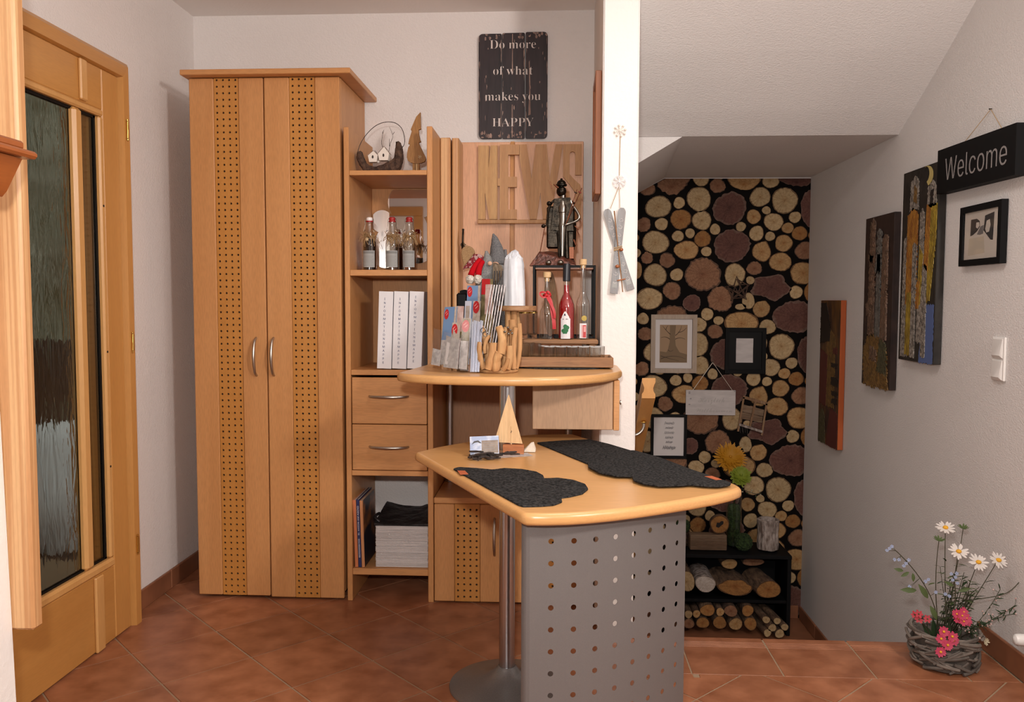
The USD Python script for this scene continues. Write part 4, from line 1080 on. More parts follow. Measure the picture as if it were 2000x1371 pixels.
cy0, cy1 = 2.985, 3.165
K = dict(x0=-0.0858, x1=0.1397, z1=1.3279)
K["x1"] = min(K["x1"], PL - 0.008)
cf = thing("wire_cube", "open black metal cube frame behind the bottles on the bar", "frame", ((K["x0"] + K["x1"]) / 2, 3.07, RZ))
t_ = 0.008
z0, z1 = RZ + 0.0004, K["z1"]
for y in (cy0, cy1 - t_):
    part(cf, "upright", cbox(K["x0"], K["x0"] + t_, y, y + t_, z0, z1, 0.0008), "black_satin")
    part(cf, "upright", cbox(K["x1"] - t_, K["x1"], y, y + t_, z0, z1, 0.0008), "black_satin")
    for z in (z0, z1 - t_):
        part(cf, "bar", cbox(K["x0"] + t_ + 0.0002, K["x1"] - t_ - 0.0002, y, y + t_, z, z + t_, 0.0008), "black_satin")
for x in (K["x0"], K["x1"] - t_):
    for z in (z0, z1 - t_):
        part(cf, "bar", cbox(x, x + t_, cy0 + t_ + 0.0002, cy1 - t_ - 0.0002, z, z + t_, 0.0008), "black_satin")
part(cf, "top_board", cbox(K["x0"] + t_ + 0.0004, K["x1"] - t_ - 0.0004, cy0 + t_ + 0.0004, cy1 - t_ - 0.0004, z1 - 0.014, z1 - 0.001, 0.001), "cherry_frame")
wc = np.array((-0.0233, 3.09, RZ + 0.0005))
zz = 1.3096 - wc[2]
m = prism(affinity.translate(affinity.scale(Point(0, 0).buffer(1, 12), 0.024, zz / 2), 0, zz / 2), 0.012, (0, 0, 0), FRONT)
single("wood_slice", "oval wooden slice standing inside the black cube frame behind the corked bottle", "wood slice", spun(m, -8, (1, 0, 0), (0, 0, 0)).apply_translation(wc + (0, 0.006, 0.0018)), "old_wood_z")


def bottle(name, label, x, y, z, prof, mat, liquor=None, level=None):
    t = thing(name, label, "bottle", (x, y, z))
    part(t, "glass", lathe([(0, prof[0][1])] + prof, (x, y, z), 28), mat)
    if liquor:
        pr = [(r - 0.0022, h) for r, h in prof if h < level] + [(np.interp(level, [h for _, h in prof], [r for r, _ in prof]) - 0.0022, level)]
        part(t, "liquor", lathe([(0, 0.004)] + [(r, max(h, 0.004)) for r, h in pr] + [(0, level)], (x, y, z), 28), liquor)
    return t


def wrap(parent, name, x, y, z, r, z0, z1, a0, a1, mat, label=None, shape=None):
    """A label on the round of a bottle; angles in degrees, -90 faces the room."""
    n = 14
    an = np.radians(np.linspace(a0, a1, n))
    V = [(x + r * math.cos(a), y + r * math.sin(a), z + h) for h in (z0, z1) for a in an]
    if shape is not None:
        V = [(x + r * math.cos(a), y + r * math.sin(a), z + z0) for a in an] + [(x + r * math.cos(a), y + r * math.sin(a), z + z0 + (z1 - z0) * shape(k / (n - 1))) for k, a in enumerate(an)]
    F = []
    for k in range(n - 1):
        F += [(k, k + 1, n + k + 1), (k, n + k + 1, n + k)]
    return part(parent, name, trimesh.Trimesh(V, F, process=False), mat, label, smooth=True)


rz = RZ + 0.0006
by = 2.93
x = -0.034
hA = 1.3021 - rz
bA = bottle("liquor_bottle", "clear corked bottle with a red ribbon round its neck", x, by, rz, [(0.024, 0), (0.0265, 0.003), (0.0268, 0.08), (0.0245, 0.098), (0.017, 0.113), (0.0108, 0.128), (0.0100, hA - 0.035), (0.0125, hA - 0.033), (0.0125, hA - 0.022), (0.0105, hA - 0.020)], "glass_bottle")
part(bA, "cork", lathe([(0, hA - 0.034), (0.0085, hA - 0.034), (0.0085, hA - 0.0195), (0.0140, hA - 0.019), (0.0142, hA - 0.001), (0.012, hA), (0, hA)], (x, by, rz), 20), "cork")
rb = part(bA, "ribbon", [tube([(x + 0.0118 * math.cos(a), by + 0.0118 * math.sin(a), rz + hA - 0.083 + 0.002 * math.sin(3 * a)) for a in np.linspace(0, 2 * math.pi, 20)[:-1]], 0.004, 8, closed=True)], "ribbon_red")
kn = np.array((x - 0.002, by - 0.016, rz + hA - 0.083))


def band(pts, w, mat, parent, name):
    p = bow(pts, 22)
    side = np.array((0.25, -0.6, 0.3))
    V, F = [], []
    for k, q in enumerate(p):
        s = np.cross(np.gradient(p, axis=0)[k], (0.2, -1, 0.1))
        s /= np.linalg.norm(s)
        V += [q - s * w / 2, q + s * w / 2]
    for k in range(len(p) - 1):
        F += [(2 * k, 2 * k + 1, 2 * k + 3), (2 * k, 2 * k + 3, 2 * k + 2)]
    b = trimesh.Trimesh(V, F, process=False)
    c2 = b.copy()
    c2.vertices = np.array(c2.vertices) + (0, 0.0006, 0)
    c2.invert()
    return part(parent, name, trimesh.util.concatenate([b, c2]), mat, smooth=True)


part(bA, "ribbon_knot", blob(kn, (0.009, 0.006, 0.007), 0.2, 3, 2, 2), "ribbon_red")
band([kn, kn + (-0.012, -0.006, 0.012), kn + (-0.022, -0.004, 0.008), kn + (-0.018, -0.006, -0.002), kn + (0, -0.002, 0)], 0.006, "ribbon_red", rb, "loop")
band([kn, kn + (0.008, -0.006, 0.012), kn + (0.013, -0.004, 0.004), kn + (0.004, -0.003, 0)], 0.007, "ribbon_red", rb, "loop")
band([kn, kn + (0.014, -0.006, -0.018), kn + (0.020, -0.008, -0.05), kn + (0.026, -0.010, -0.085), kn + (0.028, -0.010, -0.118)], 0.013, "ribbon_red", rb, "tail")
band([kn + (0.001, 0, 0), kn + (0.012, -0.010, -0.022), kn + (0.024, -0.014, -0.045), kn + (0.029, -0.014, -0.08)], 0.009, "ribbon_red", rb, "tail")

x = 0.0348
hB = 1.331 - rz
pB = [(0.026, 0), (0.0290, 0.003), (0.0292, 0.105), (0.0275, 0.123), (0.020, 0.143), (0.0122, 0.158), (0.0112, 0.170), (0.0108, hB - 0.012), (0.0108, hB - 0.002)]
bB = bottle("liquor_bottle", "bottle of red liqueur with black cap and white label with green leaves", x, by, rz, pB, "glass_bottle", "red_liquor", hB - 0.075)
part(bB, "cap", lathe([(0.0114, hB - 0.062), (0.0135, hB - 0.060), (0.0130, hB - 0.003), (0.0118, hB), (0, hB)], (x, by, rz), 22), "bottle_cap_black", label="black shrink cap")
lbl = wrap(bB, "paper_label", x, by, rz, 0.0296, 0.002, 0.098, -132, -62, "label_white", shape=lambda u: 0.80 + 0.20 * math.sin(math.pi * min(max(u * 1.25 - 0.1, 0), 1)) ** 1.5 - (0.06 if u < 0.08 or u > 0.92 else 0))
for a, h, r in ((-112, 0.030, 0.0066), (-100, 0.033, 0.0072), (-90, 0.031, 0.0072), (-97, 0.045, 0.0076), (-84, 0.041, 0.0074), (-106, 0.024, 0.005), (-93, 0.024, 0.005)):
    q = math.radians(a)
    part(lbl, "printed_leaf", place(trimesh.creation.cylinder(r, 0.0006, sections=10), (x + 0.0300 * math.cos(q), by + 0.0300 * math.sin(q), rz + h), ((-math.sin(q), math.cos(q), 0), (0, 0, 1), (math.cos(q), math.sin(q), 0))), "clover_green", smooth=False)
for a, h, w_, hh in ((-101, 0.083, 0.0035, 0.007), (-112, 0.070, 0.003, 0.002), (-88, 0.070, 0.005, 0.002)):
    q = math.radians(a)
    part(lbl, "printed_mark", place(prism([(-w_, 0), (w_, 0), (w_ * 0.3, hh), (-w_ * 0.3, hh)], 0.0005, (0, 0, 0), TOP), (x + 0.0298 * math.cos(q), by + 0.0298 * math.sin(q), rz + h), ((-math.sin(q), math.cos(q), 0), (0, 0, 1), (math.cos(q), math.sin(q), 0))), "ink", smooth=False)

x = 0.0926
hC = 1.3471 - rz
pC = [(0.020, 0), (0.0235, 0.003), (0.0240, 0.120), (0.0215, 0.135), (0.014, 0.152), (0.0098, 0.168), (0.0092, hC - 0.036), (0.0125, hC - 0.034), (0.0125, hC - 0.022), (0.0105, hC - 0.021)]
bC = bottle("liquor_bottle", "tall slim clear bottle with cork and red and white label", x, by, rz, pC, "glass_bottle", "clear_liquor", 0.118)
part(bC, "cork", lathe([(0, hC - 0.032), (0.0082, hC - 0.032), (0.0082, hC - 0.0205), (0.0130, hC - 0.020), (0.0130, hC - 0.001), (0.011, hC), (0, hC)], (x, by, rz), 20), "cork")
l2 = wrap(bC, "paper_label", x, by, rz, 0.0244, 0.004, 0.056, -118, -58, "label_white")
wrap(l2, "printed_field", x, by, rz, 0.0246, 0.006, 0.050, -100, -92, "label_pink")
wrap(l2, "printed_field", x, by, rz, 0.0246, 0.006, 0.050, -90, -62, "label_red")
wrap(l2, "printed_field", x, by, rz, 0.0248, 0.026, 0.046, -84, -66, "label_pink")
q = math.radians(-80)
part(bC, "seal", place(trimesh.creation.cylinder(0.010, 0.0008, sections=8), (x + 0.0243 * math.cos(q), by + 0.0243 * math.sin(q), rz + 0.074), ((-math.sin(q), math.cos(q), 0), (0, 0, 1), (math.cos(q), math.sin(q), 0))), "gold_seal", label="small gold seal", smooth=False)

# tall rimmed glasses beside the bottles
for k, (xx, yy) in enumerate(((-0.1176, 2.925), (-0.0857, 2.955))):
    loc = (xx, yy, rz)
    hh = 1.161 - rz
    if k == 0:
        rg = thing("tall_glass", "tall narrow gold-rimmed glass nearest to the driftwood holder", "glass", loc, "tall gold-rimmed glasses")
        part(rg, "glass", lathe([(0, 0), (0.0150, 0), (0.0170, 0.002), (0.0172, hh - 0.006), (0.0164, hh - 0.006), (0.0152, 0.018), (0.006, 0.012), (0, 0.012)], loc, 24), "real_glass")
        part(rg, "rim", lathe([(0.0160, hh - 0.0058), (0.0174, hh - 0.0058), (0.0174, hh), (0.0160, hh)], loc, 24, closed=True), "gold_rim", label="gold rim")
    else:
        copy_of(rg, loc, "tall narrow gold-rimmed glass next to the corked bottle with red ribbon")

# stool with the selenite tower
sy = 2.83
zs = 1.1826
sx = -0.1366
st = thing("small_stool", "small round rustic wooden stool carrying the white crystal tower", "stool", (sx, sy, zb))
sr = -0.0682 - sx
part(st, "seat", rough(lathe([(0, zs - 0.017), (sr * 0.96, zs - 0.017), (sr, zs - 0.014), (sr, zs - 0.003), (sr * 0.97, zs), (0, zs)], (sx, sy, 0), 30), 0.001, 30, 1), "oak_x")
for k, (a, r) in enumerate(((-1.9, 0.010), (-0.9, 0.0115), (1.6, 0.010), (0.4, 0.009))):
    tp = np.array((sx - 0.022 + 0.022 * math.cos(a), sy + 0.03 * math.sin(a), zs - 0.0175))
    ft = np.array((sx - 0.022 + 0.036 * math.cos(a), sy + 0.042 * math.sin(a), zb + 0.003))
    part(st, "leg", rough(tube(bow([ft, (ft + tp) / 2 + (0.004 * math.cos(k * 2), 0.003, 0), tp], 9), [r * 1.2, r * 1.05, r, r * 1.05, r * 0.95, r, r * 1.08, r, r * 0.95], 10), 0.001, 60, k), "driftwood")
ct_ = thing("crystal_tower", "white ribbed crystal tower with a broken tip on the stool", "crystal", (sx, sy, zs))
prof = [(982.5, 595), (982.5, 560), (983, 540), (983.5, 520), (985, 508), (989, 500), (996, 494), (1000, 489.5), (1006, 488), (1011, 490), (1015, 499), (1020, 505), (1022.5, 515), (1023.5, 540), (1025, 570), (1025, 596)]
lx0, lx1 = -0.1834, -0.1088
lz0, lz1 = zs + 0.0006, 1.3734
sc = [(lx0 + (p - 982.5) / 42.5 * (lx1 - lx0), lz0 + (596 - q) / 108 * (lz1 - lz0)) for p, q in prof]
rings = []
for h in np.linspace(0, 1, 42):
    zq = lz0 + h * (lz1 - lz0)
    left = np.interp(zq, [q for _, q in sc[:9]], [p for p, _ in sc[:9]])
    right = np.interp(zq, [q for _, q in sc[8:]][::-1], [p for p, _ in sc[8:]][::-1])
    rings.append((zq, (left + right) / 2, max((right - left) / 2, 0.002)))
n = 40
V, F = [], []
for k, (zq, cxq, rq) in enumerate(rings):
    for i in range(n):
        a = 2 * math.pi * i / n
        rr = rq * (1 + (0.10 * math.sin(i * 1.7 + k * 0.9) if k > 34 else 0) + 0.035 * math.sin(i * 2.399 * 3) + 0.02 * math.sin(i * 7.7)) * (0.985 if k % 14 == 13 else 1)
        V.append((cxq + rr * math.cos(a), sy + rr * 0.9 * math.sin(a), zq))
for k in range(len(rings) - 1):
    for i in range(n):
        j = (i + 1) % n
        F += [(k * n + i, k * n + j, (k + 1) * n + j), (k * n + i, (k + 1) * n + j, (k + 1) * n + i)]
V += [(rings[0][1], sy, rings[0][0]), (rings[-1][1], sy, rings[-1][0] + 0.001)]
for i in range(n):
    F += [(len(V) - 2, (i + 1) % n, i), (len(V) - 1, (len(rings) - 1) * n + i, (len(rings) - 1) * n + (i + 1) % n)]
part(ct_, "crystal", trimesh.Trimesh(V, F, process=False), "selenite", smooth=25)

# driftwood holder
dx_, dy_ = -0.1833, 2.60
dw = thing("driftwood_holder", "holder of upright bleached driftwood pieces at the front of the bar", "holder", (dx_, dy_, zb))
part(dw, "base", rough(lathe([(0, 0), (0.060, 0), (0.063, 0.003), (0.063, 0.009), (0.06, 0.011), (0, 0.011)], (dx_, dy_, zb), 30), 0.0006, 40, 2), "driftwood")


def drift(s0, s1, r0, r1, bend=0.0, seed=0, mat="driftwood"):
    s0, s1 = np.array(s0), np.array(s1)
    s0[2] = max(s0[2], zb + 0.0125)
    mid = (s0 + s1) / 2 + np.array((bend, -abs(bend) * 0.3, 0))
    pts = bow([s0, mid, s1], 12)
    rr = np.interp(np.linspace(0, 1, 12), [0, 0.25, 0.6, 1], [r0 * 0.9, r0, (r0 + r1) / 2, r1])
    return part(dw, "driftwood_piece", rough(tube(pts, rr, 14), min(r0, r1) * 0.25, 55, seed), mat)


drift((-0.238, 2.575, 0.9806), (-0.2486, 2.585, 1.0766), 0.0085, 0.0085, 0.004, 1)
drift((-0.2249, 2.555, 0.9792), (-0.2387, 2.565, 1.0712), 0.010, 0.008, -0.006, 2)
drift((-0.2105, 2.535, 0.9842), (-0.1951, 2.54, 1.0695), 0.013, 0.011, 0.004, 3)
drift((-0.2207, 2.6, 0.9819), (-0.242, 2.6, 1.1213), 0.008, 0.010, 0.010, 4)
drift((-0.2202, 2.555, 1.0367), (-0.2094, 2.56, 1.0923), 0.006, 0.006, -0.006, 5)
drift((-0.1839, 2.54, 0.9839), (-0.1753, 2.53, 1.0386), 0.016, 0.013, -0.006, 6)
drift((-0.1719, 2.55, 1.0373), (-0.1792, 2.56, 1.1196), 0.016, 0.011, 0.008, 7)
drift((-0.1521, 2.54, 0.9873), (-0.1434, 2.55, 1.0598), 0.013, 0.010, 0.003, 8)
drift((-0.131, 2.56, 0.9826), (-0.1273, 2.575, 1.1161), 0.009, 0.0085, -0.004, 9)
drift((-0.1242, 2.585, 0.9838), (-0.1168, 2.59, 1.1285), 0.0075, 0.008, 0.006, 10)
drift((-0.1439, 2.62, 0.984), (-0.1416, 2.63, 1.1388), 0.013, 0.012, 0.004, 11)
drift((-0.1664, 2.64, 0.9822), (-0.1585, 2.64, 1.1139), 0.011, 0.010, -0.006, 12)
drift((-0.1994, 2.64, 0.9787), (-0.216, 2.64, 1.0972), 0.012, 0.010, 0.0, 13)
drift((-0.1635, 2.52, 0.9858), (-0.1476, 2.515, 1.024), 0.008, 0.006, 0.004, 14)
part(dw, "ring", [tube([(e[0] + 0.008 * math.cos(a), e[1] - 0.001, e[2] + 0.008 * math.sin(a)) for a in np.linspace(0, 2 * math.pi, 14)[:-1]], 0.0012, 6, closed=True) for e in (np.array((-0.2275, 2.565, 1.108)), np.array((-0.2202, 2.555, 1.0973)))], "steel_shine", label="small metal key rings")
part(dw, "key_pendant", [blob(np.array(p), (0.004, 0.003, 0.004), 0.2, 3, k, 1) for k, p in enumerate(((-0.1591, 2.545, 1.1043), (-0.1499, 2.55, 1.1168), (-0.1416, 2.545, 1.1091), (-0.1369, 2.545, 1.0997), (-0.1477, 2.54, 1.0982)))], "steel_shine", label="small metal pendants")

# ---------------------------------------------------------------- brochures in an acrylic stand
abase = (-0.3539, 2.62, 0.9891)
ac = thing("brochure_stand", "clear stepped acrylic stand holding the holiday brochures", "stand", (abase[0], 2.68, zb))


def pane4(a, b, c, d, t):
    """A thin plate through four corners."""
    P4 = np.array([a, b, c, d], float)
    nrm = np.cross(P4[1] - P4[0], P4[3] - P4[0])
    nrm /= np.linalg.norm(nrm)
    return hull(np.vstack([P4 - nrm * t / 2, P4 + nrm * t / 2]))


part(ac, "base_plate", prism([(-0.4246, 2.7349), (-0.2883, 2.5492), (-0.2432, 2.6683), (-0.3793, 2.9446)], 0.003, (0, 0, zb), TOP), "acrylic", smooth=False)
part(ac, "pocket", pane4((-0.4036, 2.6, 1.0017), (-0.3682, 2.57, 0.9978), (-0.3575, 2.6, 1.1045), (-0.393, 2.63, 1.1115), 0.0022), "acrylic", smooth=False)
part(ac, "pocket", pane4((-0.3652, 2.56, 0.997), (-0.2953, 2.5, 0.9896), (-0.2861, 2.53, 1.0932), (-0.3529, 2.59, 1.1017), 0.0022), "acrylic", smooth=False)
part(ac, "pocket", pane4((-0.2937, 2.5, 0.9881), (-0.2666, 2.51, 0.9843), (-0.2622, 2.56, 1.1447), (-0.2915, 2.55, 1.1479), 0.0022), "acrylic", smooth=False)


def leaflet(label, a, b, c, d, mat, t=0.002, bits=(), group=None):
    """A brochure through four corners (bottom left, bottom right, top right, top left); bits: (u0, u1, v0, v1, material)."""
    a, b, c, d = (np.array(q, float) for q in (a, b, c, d))
    for q in (a, b):
        q[2] = max(q[2], zb + 0.0045)
    o = (a + b) / 2
    th = thing("brochure", label, "brochure", o, group)
    part(th, "sheets", pane4(a, b, c, d, t), mat, smooth=False)
    nrm = np.cross(b - a, d - a)
    nrm /= np.linalg.norm(nrm)
    if nrm[1] > 0:
        nrm = -nrm
    at = lambda u, v: (a * (1 - u) + b * u) * (1 - v) + (d * (1 - u) + c * u) * v
    for k, (u0, u1, v0, v1, m) in enumerate(bits):
        off = nrm * (t / 2 + 0.0004 + 0.0002 * k)
        if m == "oval":
            cu, cv, m = (u0 + u1) / 2, (v0 + v1) / 2, "print_red"
            P = [at(cu + (u1 - u0) / 2 * math.cos(w), cv + (v1 - v0) / 2 * math.sin(w)) + off for w in np.arange(14) / 14 * 2 * math.pi]
            part(th, "printed_emblem", hull(np.vstack([P, np.array(P) + nrm * 0.0003])), m, smooth=False)
            for du, dv in ((-0.12, 0.1), (0.08, -0.08)):
                P = [at(cu + (u1 - u0) * (du + p), cv + (v1 - v0) * (dv + q)) + off + nrm * 0.0003 for p, q in ((-0.2, -0.06), (0.0, 0.02), (0.2, 0.16), (0.2, 0.22), (-0.02, 0.1), (-0.2, 0.0))]
                part(th, "printed_swoosh", hull(np.vstack([P, np.array(P) + nrm * 0.0002])), "label_pink", smooth=False)
        else:
            P = [at(u0, v0) + off, at(u1, v0) + off, at(u1, v1) + off, at(u0, v1) + off]
            part(th, "printed_field", hull(np.vstack([P, np.array(P) + nrm * 0.0003])), m, smooth=False)
    return th


leaflet("blue brochure with red emblem at the left of the stand", (-0.3766, 2.64, 0.994), (-0.3309, 2.62, 0.9958), (-0.3231, 2.68, 1.1802), (-0.366, 2.7, 1.1783), "print_blue", 0.003, [(0.05, 0.4, 0.78, 0.96, "oval"), (0.0, 1.0, 0.0, 0.42, "print_grey"), (0.85, 1.0, 0.5, 1.0, "print_white")])
leaflet("pinkish brochure right of the leftmost blue brochure", (-0.3359, 2.66, 0.9927), (-0.3097, 2.65, 0.9936), (-0.3035, 2.7, 1.1818), (-0.3267, 2.71, 1.1817), "print_pink", 0.003, [(0.0, 1.0, 0.45, 0.56, "print_olive"), (0.0, 0.2, 0.6, 1.0, "print_white")])
leaflet("white brochure with red emblem low in the front pocket", (-0.3375, 2.57, 0.9883), (-0.3076, 2.55, 0.9886), (-0.3037, 2.6, 1.1307), (-0.3294, 2.61, 1.1303), "print_white", 0.002, [(0.0, 0.75, 0.70, 0.97, "oval"), (0.0, 1.0, 0.0, 0.6, "print_grey")])
leaflet("olive brochure with red emblem in the middle of the front pocket", (-0.304, 2.56, 0.9878), (-0.2767, 2.545, 0.986), (-0.2712, 2.6, 1.1438), (-0.2967, 2.61, 1.1435), "print_olive", 0.002, [(0.0, 0.95, 0.72, 0.97, "oval"), (0.0, 1.0, 0.0, 0.55, "print_grey")])
leaflet("grey brochure showing its text in the left pocket", (-0.3971, 2.6, 0.9969), (-0.3666, 2.57, 0.9946), (-0.3642, 2.6, 1.0427), (-0.3933, 2.62, 1.0479), "print_grey", 0.002)
leaflet("grey printed brochure in the wide front pocket", (-0.3523, 2.56, 0.9923), (-0.304, 2.52, 0.9895), (-0.2995, 2.55, 1.078), (-0.3478, 2.6, 1.09), "print_grey", 0.002, [(0.1, 0.3, 0.1, 0.8, "mat_white"), (0.5, 0.6, 0.3, 0.7, "faint_ink"), (0.75, 0.9, 0.1, 0.6, "faint_ink")])
leaflet("silver brochure with white peaks behind the front pocket", (-0.3058, 2.66, 0.9929), (-0.2814, 2.65, 0.9938), (-0.2803, 2.72, 1.1986), (-0.3018, 2.73, 1.1986), "print_silver", 0.003, [(0.2, 0.8, 0.70, 0.92, "print_white")])
leaflet("white brochure with large red emblem behind the pale straws", (-0.2792, 2.66, 0.9931), (-0.2549, 2.65, 0.994), (-0.2488, 2.71, 1.1987), (-0.2735, 2.72, 1.1987), "print_white", 0.003, [(0.0, 0.9, 0.80, 1.0, "oval")])
leaflet("blue brochure with red emblem standing highest in the stand", (-0.3069, 2.76, 1.0059), (-0.261, 2.75, 1.0069), (-0.259, 2.82, 1.2511), (-0.3057, 2.83, 1.2511), "print_blue", 0.003, [(0.02, 0.40, 0.84, 0.985, "oval"), (0.82, 1.0, 0.4, 1.0, "print_white")])
leaflet("brochure with red top strip and pale pictures at the upper right of the stand", (-0.2612, 2.77, 1.0055), (-0.2129, 2.75, 1.0072), (-0.2169, 2.82, 1.2738), (-0.2555, 2.84, 1.2742), "print_olive", 0.003, [(0.0, 0.75, 0.80, 1.0, "print_red"), (0.35, 1.0, 0.55, 0.93, "print_pink")])
for k in range(6):
    u = k * 5.2
    a_, b_ = np.array((-0.2492, 2.66, 1.0066)) + (k * 0.0085, 0.012, 0), np.array((-0.2492, 2.66, 1.0066)) + (k * 0.0085 + 0.004, -0.055, 0)
    top_s = np.array((-0.2109 - -0.2492, 0.03, 1.251 - 1.0066))
    leaflet(f"pale edged folder leaning beside the white crystal tower, {ORD[k]} from the left in its row", a_, b_, b_ + top_s, a_ + top_s, "leaflet_edge", 0.0036, (), "folders leaning beside the crystal tower")
for k in range(5):
    a_, b_ = np.array((-0.2271, 2.84, 1.1071)) + (k * 0.009, 0.012, 0), np.array((-0.2271, 2.84, 1.1071)) + (k * 0.009 + 0.004, -0.045, 0)
    top_s = np.array((-0.2154 - -0.2271, 0.02, 1.3016 - 1.1071))
    a_[2] = b_[2] = zb + 0.005
    top_s[2] = 1.3016 - zb - 0.005
    leaflet(f"dark folder standing behind the pale edged folders, {ORD[k]} from the left in its row", a_, b_, b_ + top_s, a_ + top_s, "print_dark", 0.0034, (), "dark folders behind the pale ones")
for k in range(7):
    a_ = np.array((-0.2671, 2.545, 0.9861)) + (0.0042 * k, 0.002 * (k % 2), 0)
    top_ = np.array((-0.2638, 2.575, 1.1347)) + (0.0052 * k, 0.003 * (k % 2), 0.004 * ((k * 3) % 4) / 3)
    a_[2] = zb + 0.004
    th = thing("folded_leaflet", f"pale blue folded leaflet upright beside the driftwood, {ORD[k]} from the left", "leaflet", a_, "pale blue leaflets beside the driftwood")
    part(th, "sheet", pane4(a_, a_ + (0.0036, -0.003, 0), top_ + (0.0036, -0.003, 0), top_, 0.0016), "print_silver", smooth=False)
bc = np.array((-0.339, 2.95, 1.2057))
bk = thing("black_holder", "small black container behind the blue brochures", "container", (bc[0], 2.95, zb))
part(bk, "body", cbox(bc[0] - 0.017, bc[0] + 0.022, 2.93, 2.97, zb, 1.2275, 0.006), "black_satin")
part(bk, "lid", prism(affinity.scale(Point(0, 0).buffer(1, 12), 0.018, 0.0075), 0.03, (bc[0] + 0.012, 2.965, 1.2311), FRONT), "black_paint")

# ---------------------------------------------------------------- gnomes, heart
gx, gy = -0.2208, 3.0
g_ = thing("felt_gnome", "felt gnome with tall grey pointed hat, round nose and brown beard", "gnome", (gx, gy, zb))
znose = 1.3299
ztip = 1.4422
part(g_, "body", rough(lathe([(0, 0.001), (0.030, 0.001), (0.035, 0.01), (0.036, 0.08), (0.034, 0.17), (0.032, znose - zb), (0.02, znose - zb + 0.02), (0, znose - zb + 0.02)], (gx, gy, zb), 24), 0.002, 30, 2), "grey_felt_light", smooth=True)
hat = []
hz = np.linspace(0, 1, 16)
pts = bow([(gx + 0.003, gy, znose + 0.002), (gx + 0.004, gy, znose + 0.05), (gx - 0.002, gy, znose + 0.085), (gx - 0.010, gy, ztip)], 16)
part(g_, "hat", rough(tube(pts, np.interp(hz, [0, 0.08, 0.5, 0.85, 1], [0.030, 0.034, 0.0235, 0.011, 0.003]), 20), 0.002, 40, 3), "grey_felt", smooth=True)
part(g_, "nose", blob((gx + 0.001, gy - 0.038, znose), (0.0135, 0.010, 0.009), 0.06, 2, 1), "nose_skin", smooth=True)
part(g_, "beard", rough(tube(bow([(gx, gy - 0.030, znose - 0.004), (gx - 0.004, gy - 0.040, znose - 0.04), (gx - 0.006, gy - 0.044, znose - 0.085)], 10), [0.026, 0.030, 0.031, 0.030, 0.028, 0.025, 0.021, 0.016, 0.010, 0.003], 18), 0.004, 60, 4), "beard_hair", smooth=True)
part(g_, "braid", [rough(rod((gx - 0.030, gy - 0.02, znose + 0.03), (gx - 0.034, gy - 0.03, znose - 0.015), 0.006, 0.004), 0.001, 80, 5), rod((gx + 0.034, gy, znose + 0.055), (gx + 0.036, gy - 0.004, znose + 0.03), 0.005, 0.007)], "grey_felt", smooth=True)

gx2, gy2 = -0.2509, 2.91
g2 = thing("felt_gnome", "grey felt gnome with red legs and white fur boots above the brochures", "gnome", (gx2, gy2, zb))
top2 = 1.3753
zseat = 1.2763
part(g2, "body", rough(tube(bow([(gx2 - 0.008, gy2, zb + 0.001), (gx2 + 0.0, gy2 + 0.004, zb + 0.14), (gx2 - 0.003, gy2, zseat), (gx2 + 0.006, gy2 + 0.004, (zseat + top2) / 2), (gx2 + 0.002, gy2 + 0.006, top2)], 18), np.interp(np.linspace(0, 1, 18), [0, 0.5, 0.75, 0.92, 1], [0.034, 0.034, 0.028, 0.018, 0.004]), 18), 0.002, 40, 6), "grey_felt_light", smooth=True)
part(g2, "nose", blob((gx2 + 0.018, gy2 - 0.026, 1.3295), (0.008, 0.007, 0.008), 0.06, 2, 3, 2), "nose_skin", smooth=True)
for k, (p0, p1, q) in enumerate((("leg", (-0.2668, 2.885, 1.3431), (-0.2965, 2.86, 1.2871)), ("leg", (-0.2574, 2.88, 1.3357), (-0.2711, 2.855, 1.287)))):
    q0, q1 = np.array(p1), np.array(q)
    lg = part(g2, "leg", rough(tube(bow([q0, (q0 + q1) / 2 + (-0.003, -0.004, 0.003), q1], 8), np.linspace(0.0085, 0.0115, 8), 14), 0.001, 60, k), "red_felt", label="red felt leg", smooth=True)
    b0 = q1 + np.array((-0.002 + 0.002 * k, -0.006, -0.014))
    part(lg, "boot", blob(b0, (0.0155, 0.016, 0.0165), 0.22, 5, 20 + k), "white_fur", label="white fur boot", smooth=True)

hc = np.array((-0.3493, 3.39, 1.3702))
ht = thing("fabric_heart", "flat fabric heart, half burlap and half red pattern, hung from the hook", "ornament", hc)
t_ = np.linspace(0, 2 * math.pi, 60)
hx_ = 16 * np.sin(t_) ** 3
hy_ = 13 * np.cos(t_) - 5 * np.cos(2 * t_) - 2 * np.cos(3 * t_) - np.cos(4 * t_)
heart = affinity.rotate(affinity.scale(Polygon(np.column_stack([hx_, hy_])).buffer(0.6), 0.00335, 0.0031, origin=(0, 0)), -38, origin=(0, 0))
left = heart.intersection(affinity.rotate(sbox(-1, -1, -0.004, 1), -38, origin=(0, 0)))
right = heart.intersection(affinity.rotate(sbox(-0.004, -1, 1, 1), -38, origin=(0, 0)))
part(ht, "burlap_half", rprism(left.buffer(-0.001).buffer(0.001), 0.014, 0.005, (hc[0], hc[1], hc[2]), FRONT, 3), "burlap", label="beige burlap half", smooth=40)
part(ht, "patterned_half", rprism(right.buffer(-0.001).buffer(0.001), 0.014, 0.005, (hc[0], hc[1], hc[2]), FRONT, 3), "heart_fabric", label="red and white patterned half", smooth=40)
hk0 = np.array((-0.384, 3.38, 1.4363))
part(ht, "cord", [rod(hk0, hc + (-0.012, -0.005, 0.034), 0.0011, n=6), rod(hk0 + (0.002, 0, 0), hc + (0.004, -0.005, 0.040), 0.0011, n=6)], "string")

